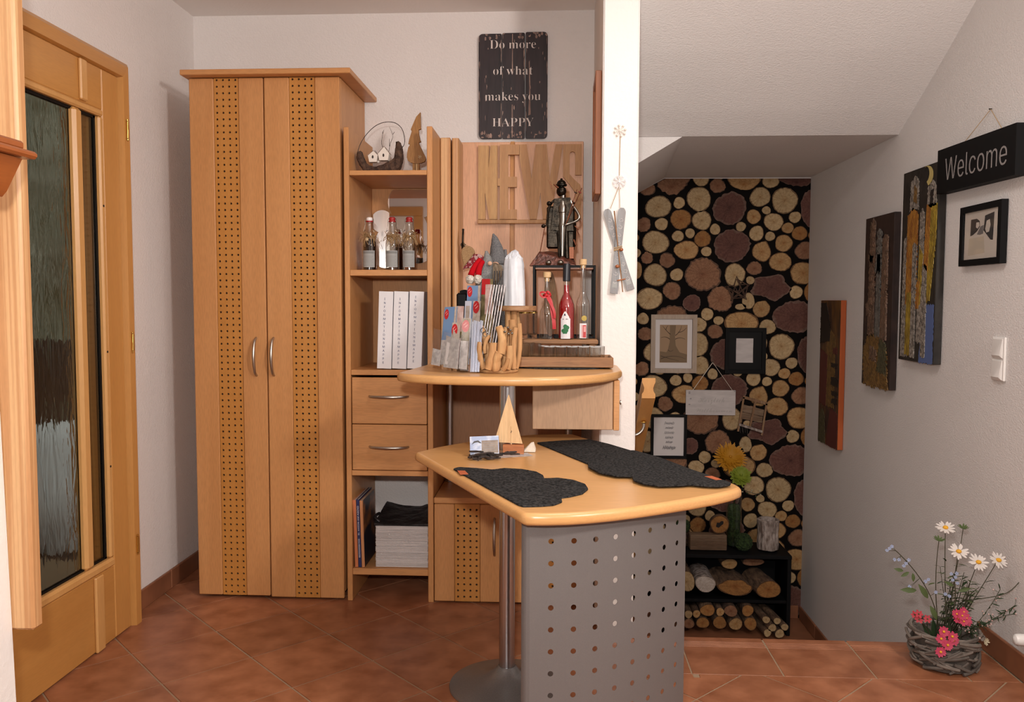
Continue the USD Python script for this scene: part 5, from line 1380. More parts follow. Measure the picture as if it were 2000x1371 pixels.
# ---------------------------------------------------------------- metal skier on the cube
mx, my = 0.017, 3.07
mz0 = K["z1"] + 0.0008
pz = lambda py: 1.6552 + (345 - py) * (3.07 / 1613.0)
pxx = lambda px: mx + (px - 1097) * (3.07 / 1613.0)
sk = thing("metal_skier", "dark metal skier figure with bobble hat and poles on the black cube", "figurine", (mx, my, mz0))
part(sk, "base", rough(hull([(pxx(1036), my - 0.05, mz0), (pxx(1125), my - 0.05, mz0), (pxx(1036), my + 0.05, mz0), (pxx(1125), my + 0.05, mz0), (pxx(1040), my - 0.03, mz0 + 0.012), (pxx(1055), my - 0.03, pz(490)), (pxx(1075), my + 0.03, pz(487)), (pxx(1112), my - 0.03, pz(505)), (pxx(1118), my + 0.03, pz(492))]).subdivide().subdivide().subdivide(), 0.005, 40, 4), "slag_rock", smooth=20)
part(sk, "slag_drip", [blob((pxx(1072), my - 0.056, mz0 + 0.010), (0.011, 0.008, 0.009), 0.1, 3, 1, 2), blob((pxx(1095), my - 0.056, mz0 + 0.010), (0.012, 0.008, 0.009), 0.1, 3, 2, 2)], "steel_shine", smooth=True)
body = part(sk, "body", lathe([(0, pz(498)), (0.011, pz(498)), (0.013, pz(480)), (0.0165, pz(455)), (0.019, pz(440)), (0.0165, pz(438)), (0.0165, pz(415)), (0.0185, pz(414)), (0.0185, pz(404)), (0.015, pz(398)), (0.0115, pz(390)), (0.0115, pz(380)), (0, pz(380))], (mx + 0.003, my - 0.01, 0), 22), "steel_shine")
part(sk, "coat", [cbox(pxx(1068), pxx(1092), my - 0.012, my + 0.018, pz(483), pz(402), 0.006), cbox(pxx(1102), pxx(1122), my - 0.012, my + 0.02, pz(488), pz(392), 0.006)], "dark_steel")
part(sk, "jacket", rough(trimesh.util.concatenate([hull([(pxx(1076), my - 0.02, pz(448)), (pxx(1120), my - 0.02, pz(450)), (pxx(1083), my - 0.022, pz(388)), (pxx(1113), my - 0.022, pz(386)), (pxx(1072), my + 0.012, pz(450)), (pxx(1122), my + 0.012, pz(455)), (pxx(1083), my + 0.015, pz(388)), (pxx(1114), my + 0.015, pz(386))]).subdivide().subdivide().subdivide()]), 0.002, 50, 7), "dark_steel", smooth=25)
part(sk, "head", lathe([(0, 0), (0.006, 0.0005), (0.013, 0.005), (0.0175, 0.013), (0.0185, 0.021), (0.0165, 0.03), (0.010, 0.035), (0, 0.036)], (mx - 0.002, my - 0.012, pz(384)), 22), "dark_steel")
part(sk, "hat", [lathe([(0.0185, 0), (0.0205, 0.001), (0.0205, 0.006), (0.017, 0.008), (0.0165, 0.013), (0.012, 0.019), (0.006, 0.022), (0.004, 0.0225), (0.005, 0.025), (0.003, 0.028), (0, 0.0285)], (mx - 0.002, my - 0.012, pz(364)), 22)], "dark_steel")
part(sk, "nose", rod((mx - 0.014, my - 0.026, pz(368)), (mx - 0.030, my - 0.034, pz(362)), 0.0045, 0.002), "copper_brown")
part(sk, "feather", [rod((pxx(1078), my - 0.02, pz(370)), (pxx(1071), my - 0.02, pz(352)), 0.0012, 0.0008, 6), rod((pxx(1079), my - 0.02, pz(368)), (pxx(1075), my - 0.02, pz(355)), 0.0010, 0.0008, 6)], "copper_brown")
ar = part(sk, "arm", tube(bow([(pxx(1114), my - 0.015, pz(392)), (pxx(1124), my - 0.02, pz(410)), (pxx(1130), my - 0.025, pz(426)), (pxx(1122), my - 0.034, pz(433)), (pxx(1104), my - 0.045, pz(440))], 16), [0.0055] * 5 + [0.005] * 6 + [0.004] * 5, 10), "steel_shine")
part(sk, "arm", tube(bow([(pxx(1084), my - 0.012, pz(390)), (pxx(1074), my - 0.02, pz(402)), (pxx(1070), my - 0.03, pz(425)), (pxx(1068), my - 0.034, pz(442))], 14), 0.0045, 10), "dark_steel")
part(sk, "glove", [blob((pxx(1073), my - 0.02, pz(398)), (0.010, 0.008, 0.009), 0.2, 3, 2, 2), blob((pxx(1062), my - 0.03, pz(441)), (0.008, 0.007, 0.007), 0.2, 3, 5, 2)], "dark_steel", smooth=True)
for k, (p, q, e) in enumerate((((1105, 438), (1123, 378), (1126, 371)), ((1106, 436), (1131, 377), (1135, 368)))):
    pl = part(sk, "ski_pole", rod((pxx(p[0]), my - 0.048, pz(p[1])), (pxx(e[0]), my - 0.02 + 0.006 * k, pz(e[1])), 0.0017, n=8), "copper_brown")
    part(pl, "basket", spun(lathe([(0, 0), (0.006, 0), (0.006, 0.003), (0, 0.003)], (0, 0, 0), 10), 25, (0, 1, 0), (0, 0, 0)).apply_translation((pxx(q[0]), my - 0.023 + 0.006 * k, pz(q[1]))), "scarf_red" if k else "dark_steel")
part(sk, "ski_pole", rod((pxx(1065), my - 0.03, pz(440)), (pxx(1056), my - 0.05, pz(492)), 0.0017, n=8), "copper_brown")
part(sk, "rucksack", rough(cbox(pxx(1106), pxx(1125), my + 0.0205, my + 0.048, pz(480), pz(430), 0.006).subdivide().subdivide(), 0.002, 60, 3), "dark_steel", smooth=25)
part(sk, "leg", [rod((pxx(1090), my - 0.016, pz(450)), (pxx(1093), my - 0.03, pz(500)), 0.006, 0.005), rod((pxx(1106), my - 0.016, pz(450)), (pxx(1108), my - 0.02, pz(502)), 0.009, 0.0085)], "dark_steel")
part(sk, "mesh_box", [cbox(pxx(1107), pxx(1121), my - 0.014, my + 0.012, pz(503), pz(480), 0.001)] + [slab(pxx(1108 + 4 * i), pxx(1110.5 + 4 * i), my - 0.0155, my - 0.0135, pz(502 - 4.4 * j), pz(499.6 - 4.4 * j)) for i in range(3) for j in range(5)], "copper_brown")
part(sk, "gear", [spun(lathe([(0.006, 0), (0.0095, 0), (0.0095, 0.003), (0.006, 0.003)], (0, 0, 0), 14, closed=True), 90, (1, 0, 0), (0, 0, 0)).apply_translation((pxx(1084), my - 0.024, pz(450)))], "dark_steel")
part(sk, "twig_hand", [rod((pxx(1122), my - 0.01, pz(440)), (pxx(1130), my - 0.01, pz(447)), 0.003, 0.002), rod((pxx(1126), my - 0.01, pz(446)), (pxx(1131), my - 0.012, pz(458)), 0.0025, 0.0015), rod((pxx(1120), my - 0.012, pz(466)), (pxx(1125), my - 0.012, pz(478)), 0.004, 0.003)], "copper_brown")

# ---------------------------------------------------------------- what stands in the shelf tower
# crescent ornament with two little white houses
oc = np.array((-0.7044, 3.3, 1.8182))
R = 47 * 3.30 / 1613
zt_ = 1.7034
on = thing("crescent_ornament", "bark crescent in a wire ring with two tiny white houses and twigs", "ornament", (oc[0], oc[1], zt_))
P_ = lambda px, py, d=3.30: np.array((oc[0] + (px - 743) * d / 1613, d, oc[2] - (py - 283) * d / 1613))
ring = [P_(698, 297), P_(703, 282), P_(718, 260), P_(738, 244), P_(757, 239), P_(774, 242), P_(785, 252), P_(790, 268), P_(789.5, 283), P_(786, 288)]
part(on, "wire_ring", tube(bow(ring, 40), 0.0013, 7), "wire_dark")
cres = Polygon([(p[0], p[2]) for p in (P_(699, 288), P_(706, 286), P_(709, 297), P_(714, 308), P_(722, 314), P_(735, 317), P_(750, 312), P_(764, 305), P_(771, 300), P_(773, 287), P_(775, 270), P_(781, 268), P_(786, 282), P_(787, 300), P_(782, 318), P_(775, 329), P_(735, 329.5), P_(714, 328), P_(702, 312), P_(697, 300))]).buffer(0)
dzc = zt_ + 0.0006 - cres.bounds[1]
cm_ = rprism(cres, 0.055, 0.012, (0, 3.328, dzc), FRONT, 4)
part(on, "bark_crescent", rough(cm_, 0.0030, 60, 3), "bark_dark", smooth=20)
for k, (cx, wd_, bt, ev, tp) in enumerate(((731, 9.5, 318, 305, 297), (752, 11, 315, 302, 289))):
    p = [P_(cx - wd_ * 0.75, bt), P_(cx + wd_ * 0.75, bt), P_(cx + wd_, ev), P_(cx + 1, tp), P_(cx - wd_, ev + 1)]
    hh_ = part(on, "house", prism([(q[0], q[2]) for q in p], 0.030, (0, 3.300, 0), FRONT), "house_white", label="tiny white house", smooth=False)
    part(hh_, "doorway", prism(affinity.translate(affinity.scale(Point(0, 0).buffer(1, 8), 0.0035, 0.0062), P_(cx, 0)[0], P_(0, (ev + bt) / 2 - 3)[2]), 0.001, (0, 3.2695, 0), FRONT), "wire_dark", smooth=False)
    for sgn in (-1, 1):
        e = P_(cx + sgn * (wd_ + 1.5), ev + 1)
        t2 = P_(cx + 1, tp - 0.8)
        part(hh_, "roof_edge", [rod((e[0], y_, e[2]), (t2[0], y_, t2[2]), 0.0009, n=5) for y_ in (3.2705, 3.2995)], "bark_grey")
part(on, "snow_ball", [blob(P_(739.5, 316, 3.29), (0.006, 0.006, 0.006), 0.05, 2, 1, 2), blob(P_(745, 312.5, 3.285), (0.005, 0.005, 0.005), 0.05, 2, 2, 2)], "house_white", smooth=True)
for pts in (((758, 296), (761, 280), (766, 268), (766, 262), (760, 248)), ((766, 262), (770, 257)), ((759.5, 285), (759.5, 270)), ((751, 290), (745, 284), (744, 278), (746, 262), (749, 253)), ((746, 260), (747, 255)), ((736, 300), (731, 293), (728, 295))):
    part(on, "twig", tube([P_(a, b, 3.312) for a, b in pts], np.linspace(0.0011, 0.0006, len(pts)), 6), "wire_dark")

tp_ = lambda px, py, d=3.30: (-0.5628 + (px - 812) * d / 1613, 1.783 - (py - 300) * d / 1613)
wt = thing("wooden_tree", "rust brown wooden fir tree ornament with a pale snowflake on the top shelf", "ornament", (tp_(812, 0)[0], 3.31, zt_))
tree = [(821.5, 220), (821, 233), (822, 252.5), (817.5, 254), (818, 262), (820, 272), (822, 277), (818, 278), (818.5, 281), (824, 293), (830, 305), (831.5, 310), (829, 315), (822, 318), (812, 319), (802, 317), (796, 313), (794, 306), (795, 297), (797, 288), (801, 281.5), (797, 281), (799, 272), (804, 257), (802, 253.5), (807, 242), (813, 229)]
tm = prism(Polygon([tp_(*p) for p in tree]).buffer(-0.0008).buffer(0.0008), 0.014, (0, 3.317, 0), FRONT)
part(wt, "tree", tm, "rusty_tree_wood", smooth=False)
ck = tp_(813, 319)
part(wt, "peg", cbox(ck[0] - 0.004, ck[0] + 0.004, 3.306, 3.314, zt_ + 0.008, ck[1] + 0.002, 0.001), "cork")
part(wt, "trunk", [cbox(ck[0] - 0.016, ck[0] - 0.0045, 3.304, 3.316, zt_ + 0.008, ck[1] + 0.001, 0.001), cbox(ck[0] + 0.0045, ck[0] + 0.012, 3.304, 3.316, zt_ + 0.008, ck[1] + 0.001, 0.001)], "rusty_tree_wood")
part(wt, "foot", rough(cbox(ck[0] - 0.034, ck[0] + 0.022, 3.29, 3.335, zt_ + 0.0004, zt_ + 0.008, 0.002), 0.0005, 60), "bark_dark", smooth=20)
sfx, sfz = tp_(820, 306)
part(wt, "snowflake", [rod((sfx - 0.008 * math.cos(a), 3.3022, sfz - 0.008 * math.sin(a)), (sfx + 0.008 * math.cos(a), 3.3022, sfz + 0.008 * math.sin(a)), 0.0009, n=5) for a in (0.3, 0.3 + math.pi / 3, 0.3 + 2 * math.pi / 3)] + [blob((sfx + 0.006 * math.cos(a), 3.3022, sfz + 0.006 * math.sin(a)), (0.0016,) * 3, 0, 1, 0, 1) for a in np.arange(6) * math.pi / 3 + 0.3], "star_cream")
single("grey_stone", "rounded grey stone at the foot of the wooden tree", "stone", blob((tp_(789, 0)[0], 3.335, zt_ + 0.0095), (0.017, 0.013, 0.0095), 0.06, 3, 4), "stone_grey", smooth=True)
single("grey_stone", "smaller grey stone behind the right side of the wooden tree", "stone", blob((tp_(828, 0)[0], 3.352, zt_ + 0.0085), (0.014, 0.012, 0.0085), 0.06, 3, 6), "stone_grey", smooth=True)

# mirror with cloud outline leaning at the back
def disc(px, py, r, d=3.58):
    return Point(-0.6834 + (px - 780) * d / 1613, 1.5477 - (py - 430) * d / 1613).buffer(r * d / 1613, 24)


cl = union_all([disc(792, 395, 35), disc(818, 392, 34), disc(745, 432, 22), disc(792, 450, 44), disc(760, 470, 28), disc(815, 480, 34), disc(750, 498, 25), disc(785, 500, 26)]).buffer(-0.008).buffer(0.008)
cl = cl.intersection(sbox(-0.80, 1.326, -0.5055, 1.68))
mr = thing("cloud_mirror", "frameless mirror with cloud shaped outline leaning behind the swing-top bottles", "mirror", (-0.66, 3.59, 1.3194))
part(mr, "glass", spun(spun(prism(cl, 0.005, (0, 3.595, 0), FRONT), 0.4, (1, 0, 0), (0, 3.59, 1.326)), 0.0, (0, 0, 1), (-0.66, 3.59, 0)), "mirror_glass", smooth=False)
part(mr, "stand", cbox(-0.72, -0.58, 3.575, 3.60, 1.3196, 1.325, 0.001), "beech_x")

# three swing-top bottles
def swing(px, label, liquor, cap):
    x, y, z = -0.6691 + (px - 760) * 3.285 / 1613, 3.285, 1.3196
    h = 1.5252 - z
    prof = [(0.024, 0), (0.0268, 0.003), (0.0270, 0.095), (0.0262, 0.112), (0.020, 0.136), (0.0140, 0.155), (0.0125, h - 0.022), (0.0138, h - 0.020), (0.0138, h - 0.010), (0.0115, h - 0.009)]
    t = bottle("swing_top_bottle", label, x, y, z, prof, "glass_bottle", liquor, 0.125)
    c = part(t, "stopper", lathe([(0, h - 0.0085), (0.011, h - 0.0085), (0.0130, h - 0.004), (0.0125, h + 0.003), (0.008, h + 0.006), (0, h + 0.0065)], (x, y, z), 18), "porcelain" if cap else "red_rubber", label="porcelain stopper" if cap else "red stopper")
    part(c, "rubber_ring", lathe([(0.0100, h - 0.0138), (0.0142, h - 0.0138), (0.0142, h - 0.0088), (0.0100, h - 0.0088)], (x, y, z), 18, closed=True), "red_rubber")
    wires = []
    for s in (-1, 1):
        wires.append(tube(bow([(x + s * 0.006, y, z + h + 0.003), (x + s * 0.016, y - 0.002, z + h - 0.003), (x + s * 0.0165, y - 0.006, z + h - 0.03), (x + s * 0.0225, y - 0.010, z + h - 0.052), (x + s * 0.0135, y - 0.012, z + h - 0.046)], 16), 0.0009, 6))
    part(t, "wire_clasp", wires, "steel_shine")
    lb = wrap(t, "paper_label", x, y, z, 0.0274, 0.012, 0.078, -148, -32, "label_grey")
    wrap(lb, "printed_band", x, y, z, 0.0276, 0.066, 0.075, -140, -40, "label_band")
    for k in range(7):
        wrap(lb, "printed_line", x, y, z, 0.0276, 0.018 + 0.0062 * k, 0.0192 + 0.0062 * k, -130, -50 - 6 * (k % 2), "label_band")
    rr = random.Random(px)
    strands = []
    for k in range(60):
        a0 = rr.uniform(0, 6.28)
        base = np.array((x + 0.021 * math.cos(a0), y - 0.004 + 0.021 * math.sin(a0), z + 0.138 + rr.uniform(-0.004, 0.005)))
        out_ = np.array((rr.uniform(-0.4, 1.0) * 0.028 * (1 if rr.random() < 0.72 else -1), -rr.uniform(0.002, 0.022), rr.uniform(-0.045, 0.018)))
        strands.append(tube(bow([base, base + out_ * 0.5 + (0, -0.004, rr.uniform(-0.004, 0.012)), base + out_], 6), 0.0010, 5))
    strands += [tube([(x + q * math.cos(a), y + q * math.sin(a), z + 0.136 + 0.003 * math.sin(2 * a + k)) for a in np.linspace(0, 6.2832, 18)[:-1]], 0.0022, 6, closed=True) for k, q in enumerate((0.0215, 0.0225, 0.022))]
    rf = part(t, "raffia_bow", strands, "raffia", label="bow of dry raffia round the neck")
    st_ = Polygon([((0.0085 if k % 2 == 0 else 0.0040) * math.cos(k * math.pi / 5 + 0.4), (0.0085 if k % 2 == 0 else 0.0040) * math.sin(k * math.pi / 5 + 0.4)) for k in range(10)])
    part(rf, "star", prism(st_, 0.003, (x - 0.003, y - 0.0275, z + 0.122), FRONT), "star_cream", label="small cream star", smooth=False)
    return t


swing(721.5, "leftmost swing-top bottle, dark red liqueur with white stopper and grey label", "dark_liquor", True)
swing(766.5, "middle swing-top bottle of clear schnapps in the row of three on the shelf", "clear_liquor", False)
swing(800, "rightmost swing-top bottle of clear schnapps with long raffia ends", "clear_liquor", False)

# three white binders
for k, (xa, lean) in enumerate(((736.5, 1.9), (766.5, 1.9), (796.5, 2.3))):
    x0 = -0.7088 + (xa - 736) * 3.225 / 1613
    zb_ = 0.9275
    nm = ("leftmost white binder in the row marked INFORMATIONSMAPPE", "middle white binder in the row marked INFORMATIONSMAPPE", "rightmost white binder in the row marked INFORMATIONSMAPPE")[k]
    bi = thing("binder", nm, "binder", (x0 + 0.029, 3.35, zb_))
    W_b, H_b = 0.0565, 0.305
    tilt = lambda m: spun(m, lean, (0, 1, 0), (x0 + W_b, 3.3, zb_))
    def lift(m):
        m = tilt(m)
        return m.apply_translation((0, 0, 0.0022))
    part(bi, "spine", lift(cbox(x0, x0 + W_b, 3.222, 3.226, zb_, zb_ + H_b, 0.001)), "binder_white")
    part(bi, "cover", [lift(cbox(x0, x0 + 0.003, 3.2262, 3.50, zb_, zb_ + H_b, 0.0008)), lift(cbox(x0 + W_b - 0.003, x0 + W_b, 3.2262, 3.50, zb_, zb_ + H_b, 0.0008))], "binder_white")
    part(bi, "pages", lift(slab(x0 + 0.005, x0 + W_b - 0.005, 3.232, 3.46, zb_ + 0.004, zb_ + H_b - 0.008)), "white_paper", smooth=False)
    ls = []
    word = "INFORMATIONSMAPPE"
    z_hi, z_lo = zb_ + H_b * (0.902 + (0.025 if k == 2 else 0)), zb_ + H_b * (0.079 + (0.02 if k == 2 else 0))
    for i, ch_ in enumerate(word):
        ls.append(text(ch_, 0.0080, (x0 + 0.0245, 3.2218, z_hi + (z_lo - z_hi) * i / 16 - 0.004), FRONT, 0.0005))
    part(bi, "lettering", lift(trimesh.util.concatenate(ls)), "ink_blue", label="blue black vertical lettering INFORMATIONSMAPPE", smooth=False)

# books and magazines in the lowest compartment
zs_ = 0.1314
bkx = -0.8037 + 0.0025


def book(name, label, x0, w_, h_, dep, spine, lean, cover=None):
    b = thing(name, label, "book", (x0 + w_ / 2, 3.32, zs_))
    tl_ = lambda m: spun(m, lean, (0, 1, 0), (x0, 3.3, zs_)).apply_translation((0, 0, 0.0004 + w_ * math.sin(math.radians(abs(lean)))))
    part(b, "cover", [tl_(cbox(x0, x0 + w_, 3.215, 3.2175, zs_, zs_ + h_, 0.0008)), tl_(cbox(x0, x0 + 0.0018, 3.2176, 3.215 + dep, zs_, zs_ + h_, 0.0005)), tl_(cbox(x0 + w_ - 0.0018, x0 + w_, 3.2176, 3.215 + dep, zs_, zs_ + h_, 0.0005))], spine)
    part(b, "pages", tl_(slab(x0 + 0.002, x0 + w_ - 0.002, 3.2178, 3.21 + dep, zs_ + 0.003, zs_ + h_ - 0.003)), "page_cream", smooth=False)
    if cover:
        part(b, "printed_cover", tl_(slab(x0 + w_ + 0.0002, x0 + w_ + 0.0006, 3.219, 3.213 + dep, zs_ + 0.001, zs_ + h_ - 0.001)), cover, smooth=False)
    return b, tl_


book("book", "leftmost book with orange spine in the bottom compartment", bkx + 0.001, 0.0125, 0.272, 0.215, "book_orange", -1.6)
b, tl_ = book("book", "dark blue book with white spine lettering between two orange ones", bkx + 0.0148, 0.0120, 0.274, 0.225, "book_blue", -1.6)
for t_s, zc_s, w_s in (("EL AXION AM ABEND", 0.190, 0.118), ("BERGWINTER", 0.078, 0.075)):
    part(b, "spine_lettering", tl_(spun(text(t_s, 0.0060, (0, 0, -0.003), FRONT, 0.0004, "sans", w_s), -90, (0, 1, 0), (0, 0, 0)).apply_translation((bkx + 0.0208, 3.2148, zs_ + zc_s))), "white_paper", smooth=False)
book("book", "rightmost orange book with a dark sunset picture on its cover", bkx + 0.0282, 0.0118, 0.270, 0.215, "book_orange_light", -1.6, "book_cover_print")

mx0, mx1 = -0.7191, -0.5050
zc_, k = 0.1316, 0
htot = 0.2997 - zc_
rr = random.Random(5)
mg = None
nm_ = 26
hstep = htot / nm_
while k < nm_:
    cx, cy = (mx0 + mx1) / 2, 3.222 + 0.14
    loc = (cx - 0.0004 - rr.uniform(0, 0.0016), cy + rr.uniform(0, 0.003), zc_ + hstep * k)
    lab = f"pale magazine, {ORD[k]} from below in the tall stack on the bottom shelf"
    if mg is None:
        mg = thing("magazine", lab, "magazine", loc, "magazines stacked on the bottom shelf")
        hw = (mx1 - mx0) / 2 - 0.0012
        part(mg, "pages", cbox(loc[0] - hw, loc[0] + hw, loc[1] - 0.139, loc[1] + 0.139, loc[2] + 0.0004, loc[2] + hstep - 0.0004, 0.0012), "magazine_edge", smooth=False)
    else:
        copy_of(mg, loc, lab)
    k += 1
zt2 = zc_ + htot + 0.0006
u_ = np.linspace(0, 1, 24)
V, F = [], []
for j, vv in enumerate(np.linspace(0, 1, 14)):
    for i, uu in enumerate(u_):
        x_ = mx0 - 0.004 + (mx1 - mx0 + 0.0038) * uu
        y_ = 3.224 + 0.25 * vv
        zz_ = 0.003 + 0.013 * (2 * uu - 1) ** 2 * (0.5 + vv) + 0.016 * vv + 0.006 * (meshkit.noise(np.array((x_ * 40, y_ * 40, 0.0))) - 0.5)
        V.append((x_, y_, zt2 + max(zz_, 0.003)))
n = len(u_)
for j in range(13):
    for i in range(n - 1):
        a = j * n + i
        F += [(a, a + 1, a + n + 1), (a, a + n + 1, a + n)]
top_ = trimesh.Trimesh(V, F, process=False)
V2 = np.array(V)
V2[:, 2] = zt2
bot = trimesh.Trimesh(V2, np.array(F)[:, ::-1], process=False)
edge = list(range(n)) + [j * n + n - 1 for j in range(1, 14)] + [13 * n + i for i in range(n - 2, -1, -1)] + [j * n for j in range(12, 0, -1)]
SV = np.vstack([np.array(V)[edge], V2[edge]])
m_ = len(edge)
SF = [f for i in range(m_) for f in ((i, (i + 1) % m_ + m_, (i + 1) % m_), (i, i + m_, (i + 1) % m_ + m_))]
bg = thing("black_bag", "crumpled black bag lying on top of the magazine stack", "bag", ((mx0 + mx1) / 2, 3.35, zt2))
part(bg, "bag", trimesh.util.concatenate([top_, bot, trimesh.Trimesh(SV, SF, process=False)]), "black_bag", smooth=40)
part(bg, "strap", rough(tube(bow([(mx0 + 0.012, 3.245, zt2 + 0.012), (mx0 - 0.004, 3.25, zt2 + 0.024), (mx0 - 0.009, 3.27, zt2 + 0.028), (mx0 + 0.002, 3.30, zt2 + 0.03)], 14), 0.006, 8), 0.001, 50, 2), "black_bag")

# ---------------------------------------------------------------- crossed skis on the white wall end
SKY = PY - 0.0005
skp = lambda px, py: np.array((0.2178 + (px - 1210) * 2.925 / 1613, SKY, 1.5 - (py - 420) * 2.925 / 1613))
sd = thing("ski_ornament", "crossed grey wooden toy skis with snowflakes hung on the white wall end", "ornament", skp(1210, 570))


def flake(cx, cy, r, mat, seed, plump):
    out_ = []
    for k in range(8):
        a = k * math.pi / 4 + 0.2
        c = skp(cx, cy)
        e = c + np.array((math.cos(a), 0, math.sin(a))) * r
        out_.append(rod(c + (0, -0.006, 0), e + (0, -0.006, 0), 0.0016, n=6))
        out_.append(blob(e + (0, -0.006, 0), (plump,) * 3, 0.1, 2, k, 1))
        if plump < 0.003:
            for s in (-0.5, 0.5):
                m_ = c + (e - c) * 0.6
                out_.append(rod(m_ + (0, -0.006, 0), m_ + np.array((math.cos(a + s), -0.006 / 0.012, math.sin(a + s))) * 0.012, 0.0011, n=5))
    out_.append(blob(skp(cx, cy) + (0, -0.006, 0), (0.005, 0.004, 0.005), 0.1, 2, 9, 2))
    return out_


part(sd, "snowflake", flake(1209.5, 260, 0.0185, "x", 1, 0.0042), "house_white", label="plump white snowflake on the nail")
part(sd, "snowflake", flake(1209, 357, 0.0205, "x", 2, 0.0025), "label_white", label="flat white snowflake on the cord")
part(sd, "cord", [rod(skp(1210, 268) + (0, -0.004, 0), skp(1209, 350) + (0, -0.004, 0), 0.0012, n=6), rod(skp(1208, 366) + (0, -0.004, 0), skp(1192, 408) + (0, -0.012, 0), 0.0010, n=6), rod(skp(1209, 366) + (0, -0.004, 0), skp(1211, 412) + (0, -0.006, 0), 0.0010, n=6)], "string")


def toy_ski(tip, end, w0, w1, y):
    a, b = skp(*tip), skp(*end)
    d = (b - a)
    L = np.linalg.norm(d)
    poly = Polygon([(-w0 / 2, w0 / 2), (-w0 / 2 * 0.8, w0 * 0.22), (-w0 * 0.2, 0.0), (w0 * 0.2, 0.0), (w0 / 2 * 0.8, w0 * 0.22), (w0 / 2, w0 / 2), (w0 * 0.42, L * 0.45), (w1 / 2, L), (-w1 / 2, L), (-w0 * 0.42, L * 0.45)]).buffer(-0.001).buffer(0.001, 4)
    dn = d / L
    U = np.cross(dn, (0, -1, 0))
    return poly, U, dn, a + (0, y, 0), L


for k, (tip, end, y, txt) in enumerate((((1184.5, 409), (1233, 564), -0.006, "SKI"), ((1214.5, 407), (1200, 571), -0.0135, "FUN"))):
    poly, U, dn, o, L = toy_ski(tip, end, 0.0275, 0.0275, y)
    N = np.cross(U, dn)
    if N[1] > 0:
        U = -U
        N = -N
    skm = part(sd, "ski", prism(poly, 0.0055, o + (0, 0.0, 0), (U, dn, N)), "grey_ski_wood", smooth=False)
    marks = []
    rr = random.Random(k + 4)
    for q in np.linspace(0.14, 0.86, 9):
        pts = [np.array((0.008 * math.cos(t) * rr.uniform(0.5, 1), L * q + 0.007 * math.sin(t) * rr.uniform(0.5, 1))) for t in np.linspace(0, 5.2, 9)]
        marks.append(tube([o + U * p[0] + dn * p[1] + N * 0.0058 for p in pts], 0.0006, 5))
    part(skm, "painted_ornament", marks, "mat_white", label="white painted scrolls")
    part(skm, "painted_field", [prism(sbox(-0.0085, L * 0.865, 0.0085, L * 0.93), 0.0004, o + N * 0.0056, (U, dn, N))], "label_grey", smooth=False)
    part(skm, "end_band", [prism(sbox(-0.0125, L * 0.945, 0.0125, L * 0.955), 0.0004, o + N * 0.0056, (U, dn, N)), prism(sbox(-0.0125, L * 0.975, 0.0125, L * 0.985), 0.0004, o + N * 0.0056, (U, dn, N))], "grey_ink", smooth=False)
pole = part(sd, "ski_stick", rod(skp(1199, 413) + (0, -0.0215, 0), skp(1217, 568) + (0, -0.0215, 0), 0.0022, 0.0018, 8), "oak_z")
part(pole, "cross_piece", rod(skp(1206, 546) + (0, -0.0225, 0), skp(1222, 543) + (0, -0.0225, 0), 0.0024, n=8), "cherry_frame")
part(sd, "binding_cord", [tube([skp(1199 + 16 * t, 484 - 4 * t + q) + (0, -0.0205 - 0.002 * math.sin(3 * t), 0) for t in np.linspace(0, 1, 6)], 0.0018, 6) for q in (0, 3, 5)], "string")
part(sd, "bell", [blob(skp(1213, 487) + (0, -0.026, 0), (0.0075, 0.0065, 0.006), 0.1, 2, 1, 2), blob(skp(1206, 519) + (0, -0.026, 0), (0.0075, 0.0065, 0.006), 0.1, 2, 2, 2)], "red_brown_wood", label="small red brown wooden bead", smooth=True)

# ---------------------------------------------------------------- handrail
hr = thing("handrail", "pale varnished wooden handrail going down the stairs beside the white wall end", "handrail", (0.3355, 3.02, 0.8797))
e0 = np.array((0.3373, 3.02, 0.8835))
prof = [(-0.024, 0.037), (0.024, 0.037), (0.0245, 0.022), (0.019, 0.010), (0.016, 0.0), (0.018, -0.012), (0.0245, -0.022), (0.0245, -0.037), (-0.0245, -0.037), (-0.0245, -0.022), (-0.018, -0.012), (-0.016, 0.0), (-0.019, 0.010), (-0.0245, 0.022)]
e1 = e0 + np.array((0.0, 1.75, -1.75 * math.tan(math.radians(33))))
vv = [e0 + (u, 0, w_) for u, w_ in prof] + [e1 + (u, 0, w_) for u, w_ in prof]
n = len(prof)
cap_v, cap_f = trimesh.creation.triangulate_polygon(Polygon(prof), engine="earcut")
rl = trimesh.util.concatenate([trimesh.Trimesh(vv, [f for i in range(n) for f in ((i, (i + 1) % n, n + (i + 1) % n), (i, n + (i + 1) % n, n + i))], process=False),
                               trimesh.Trimesh([e0 + (p[0], 0, p[1]) for p in cap_v], cap_f, process=False), trimesh.Trimesh([e1 + (p[0], 0, p[1]) for p in cap_v], cap_f[:, ::-1], process=False)])
rl.merge_vertices()
rl.fix_normals()
part(hr, "rail", rl, "rail_pine", smooth=40)
for t_b in (0.16, 1.45):
    kb = e0 + np.array((0, t_b, -t_b * math.tan(math.radians(33)) - 0.046))
    br = part(hr, "bracket", tube(bow([kb, kb + (-0.004, 0, -0.028), kb + (-0.022, 0, -0.045), (PR + 0.004, kb[1], kb[2] - 0.047)], 14), 0.0055, 10), "nickel", label="pale metal wall bracket")
    part(br, "knob", blob(kb + (0, 0, 0.002), (0.011, 0.011, 0.006), 0.0, 1, 0, 2), "brass", smooth=True)

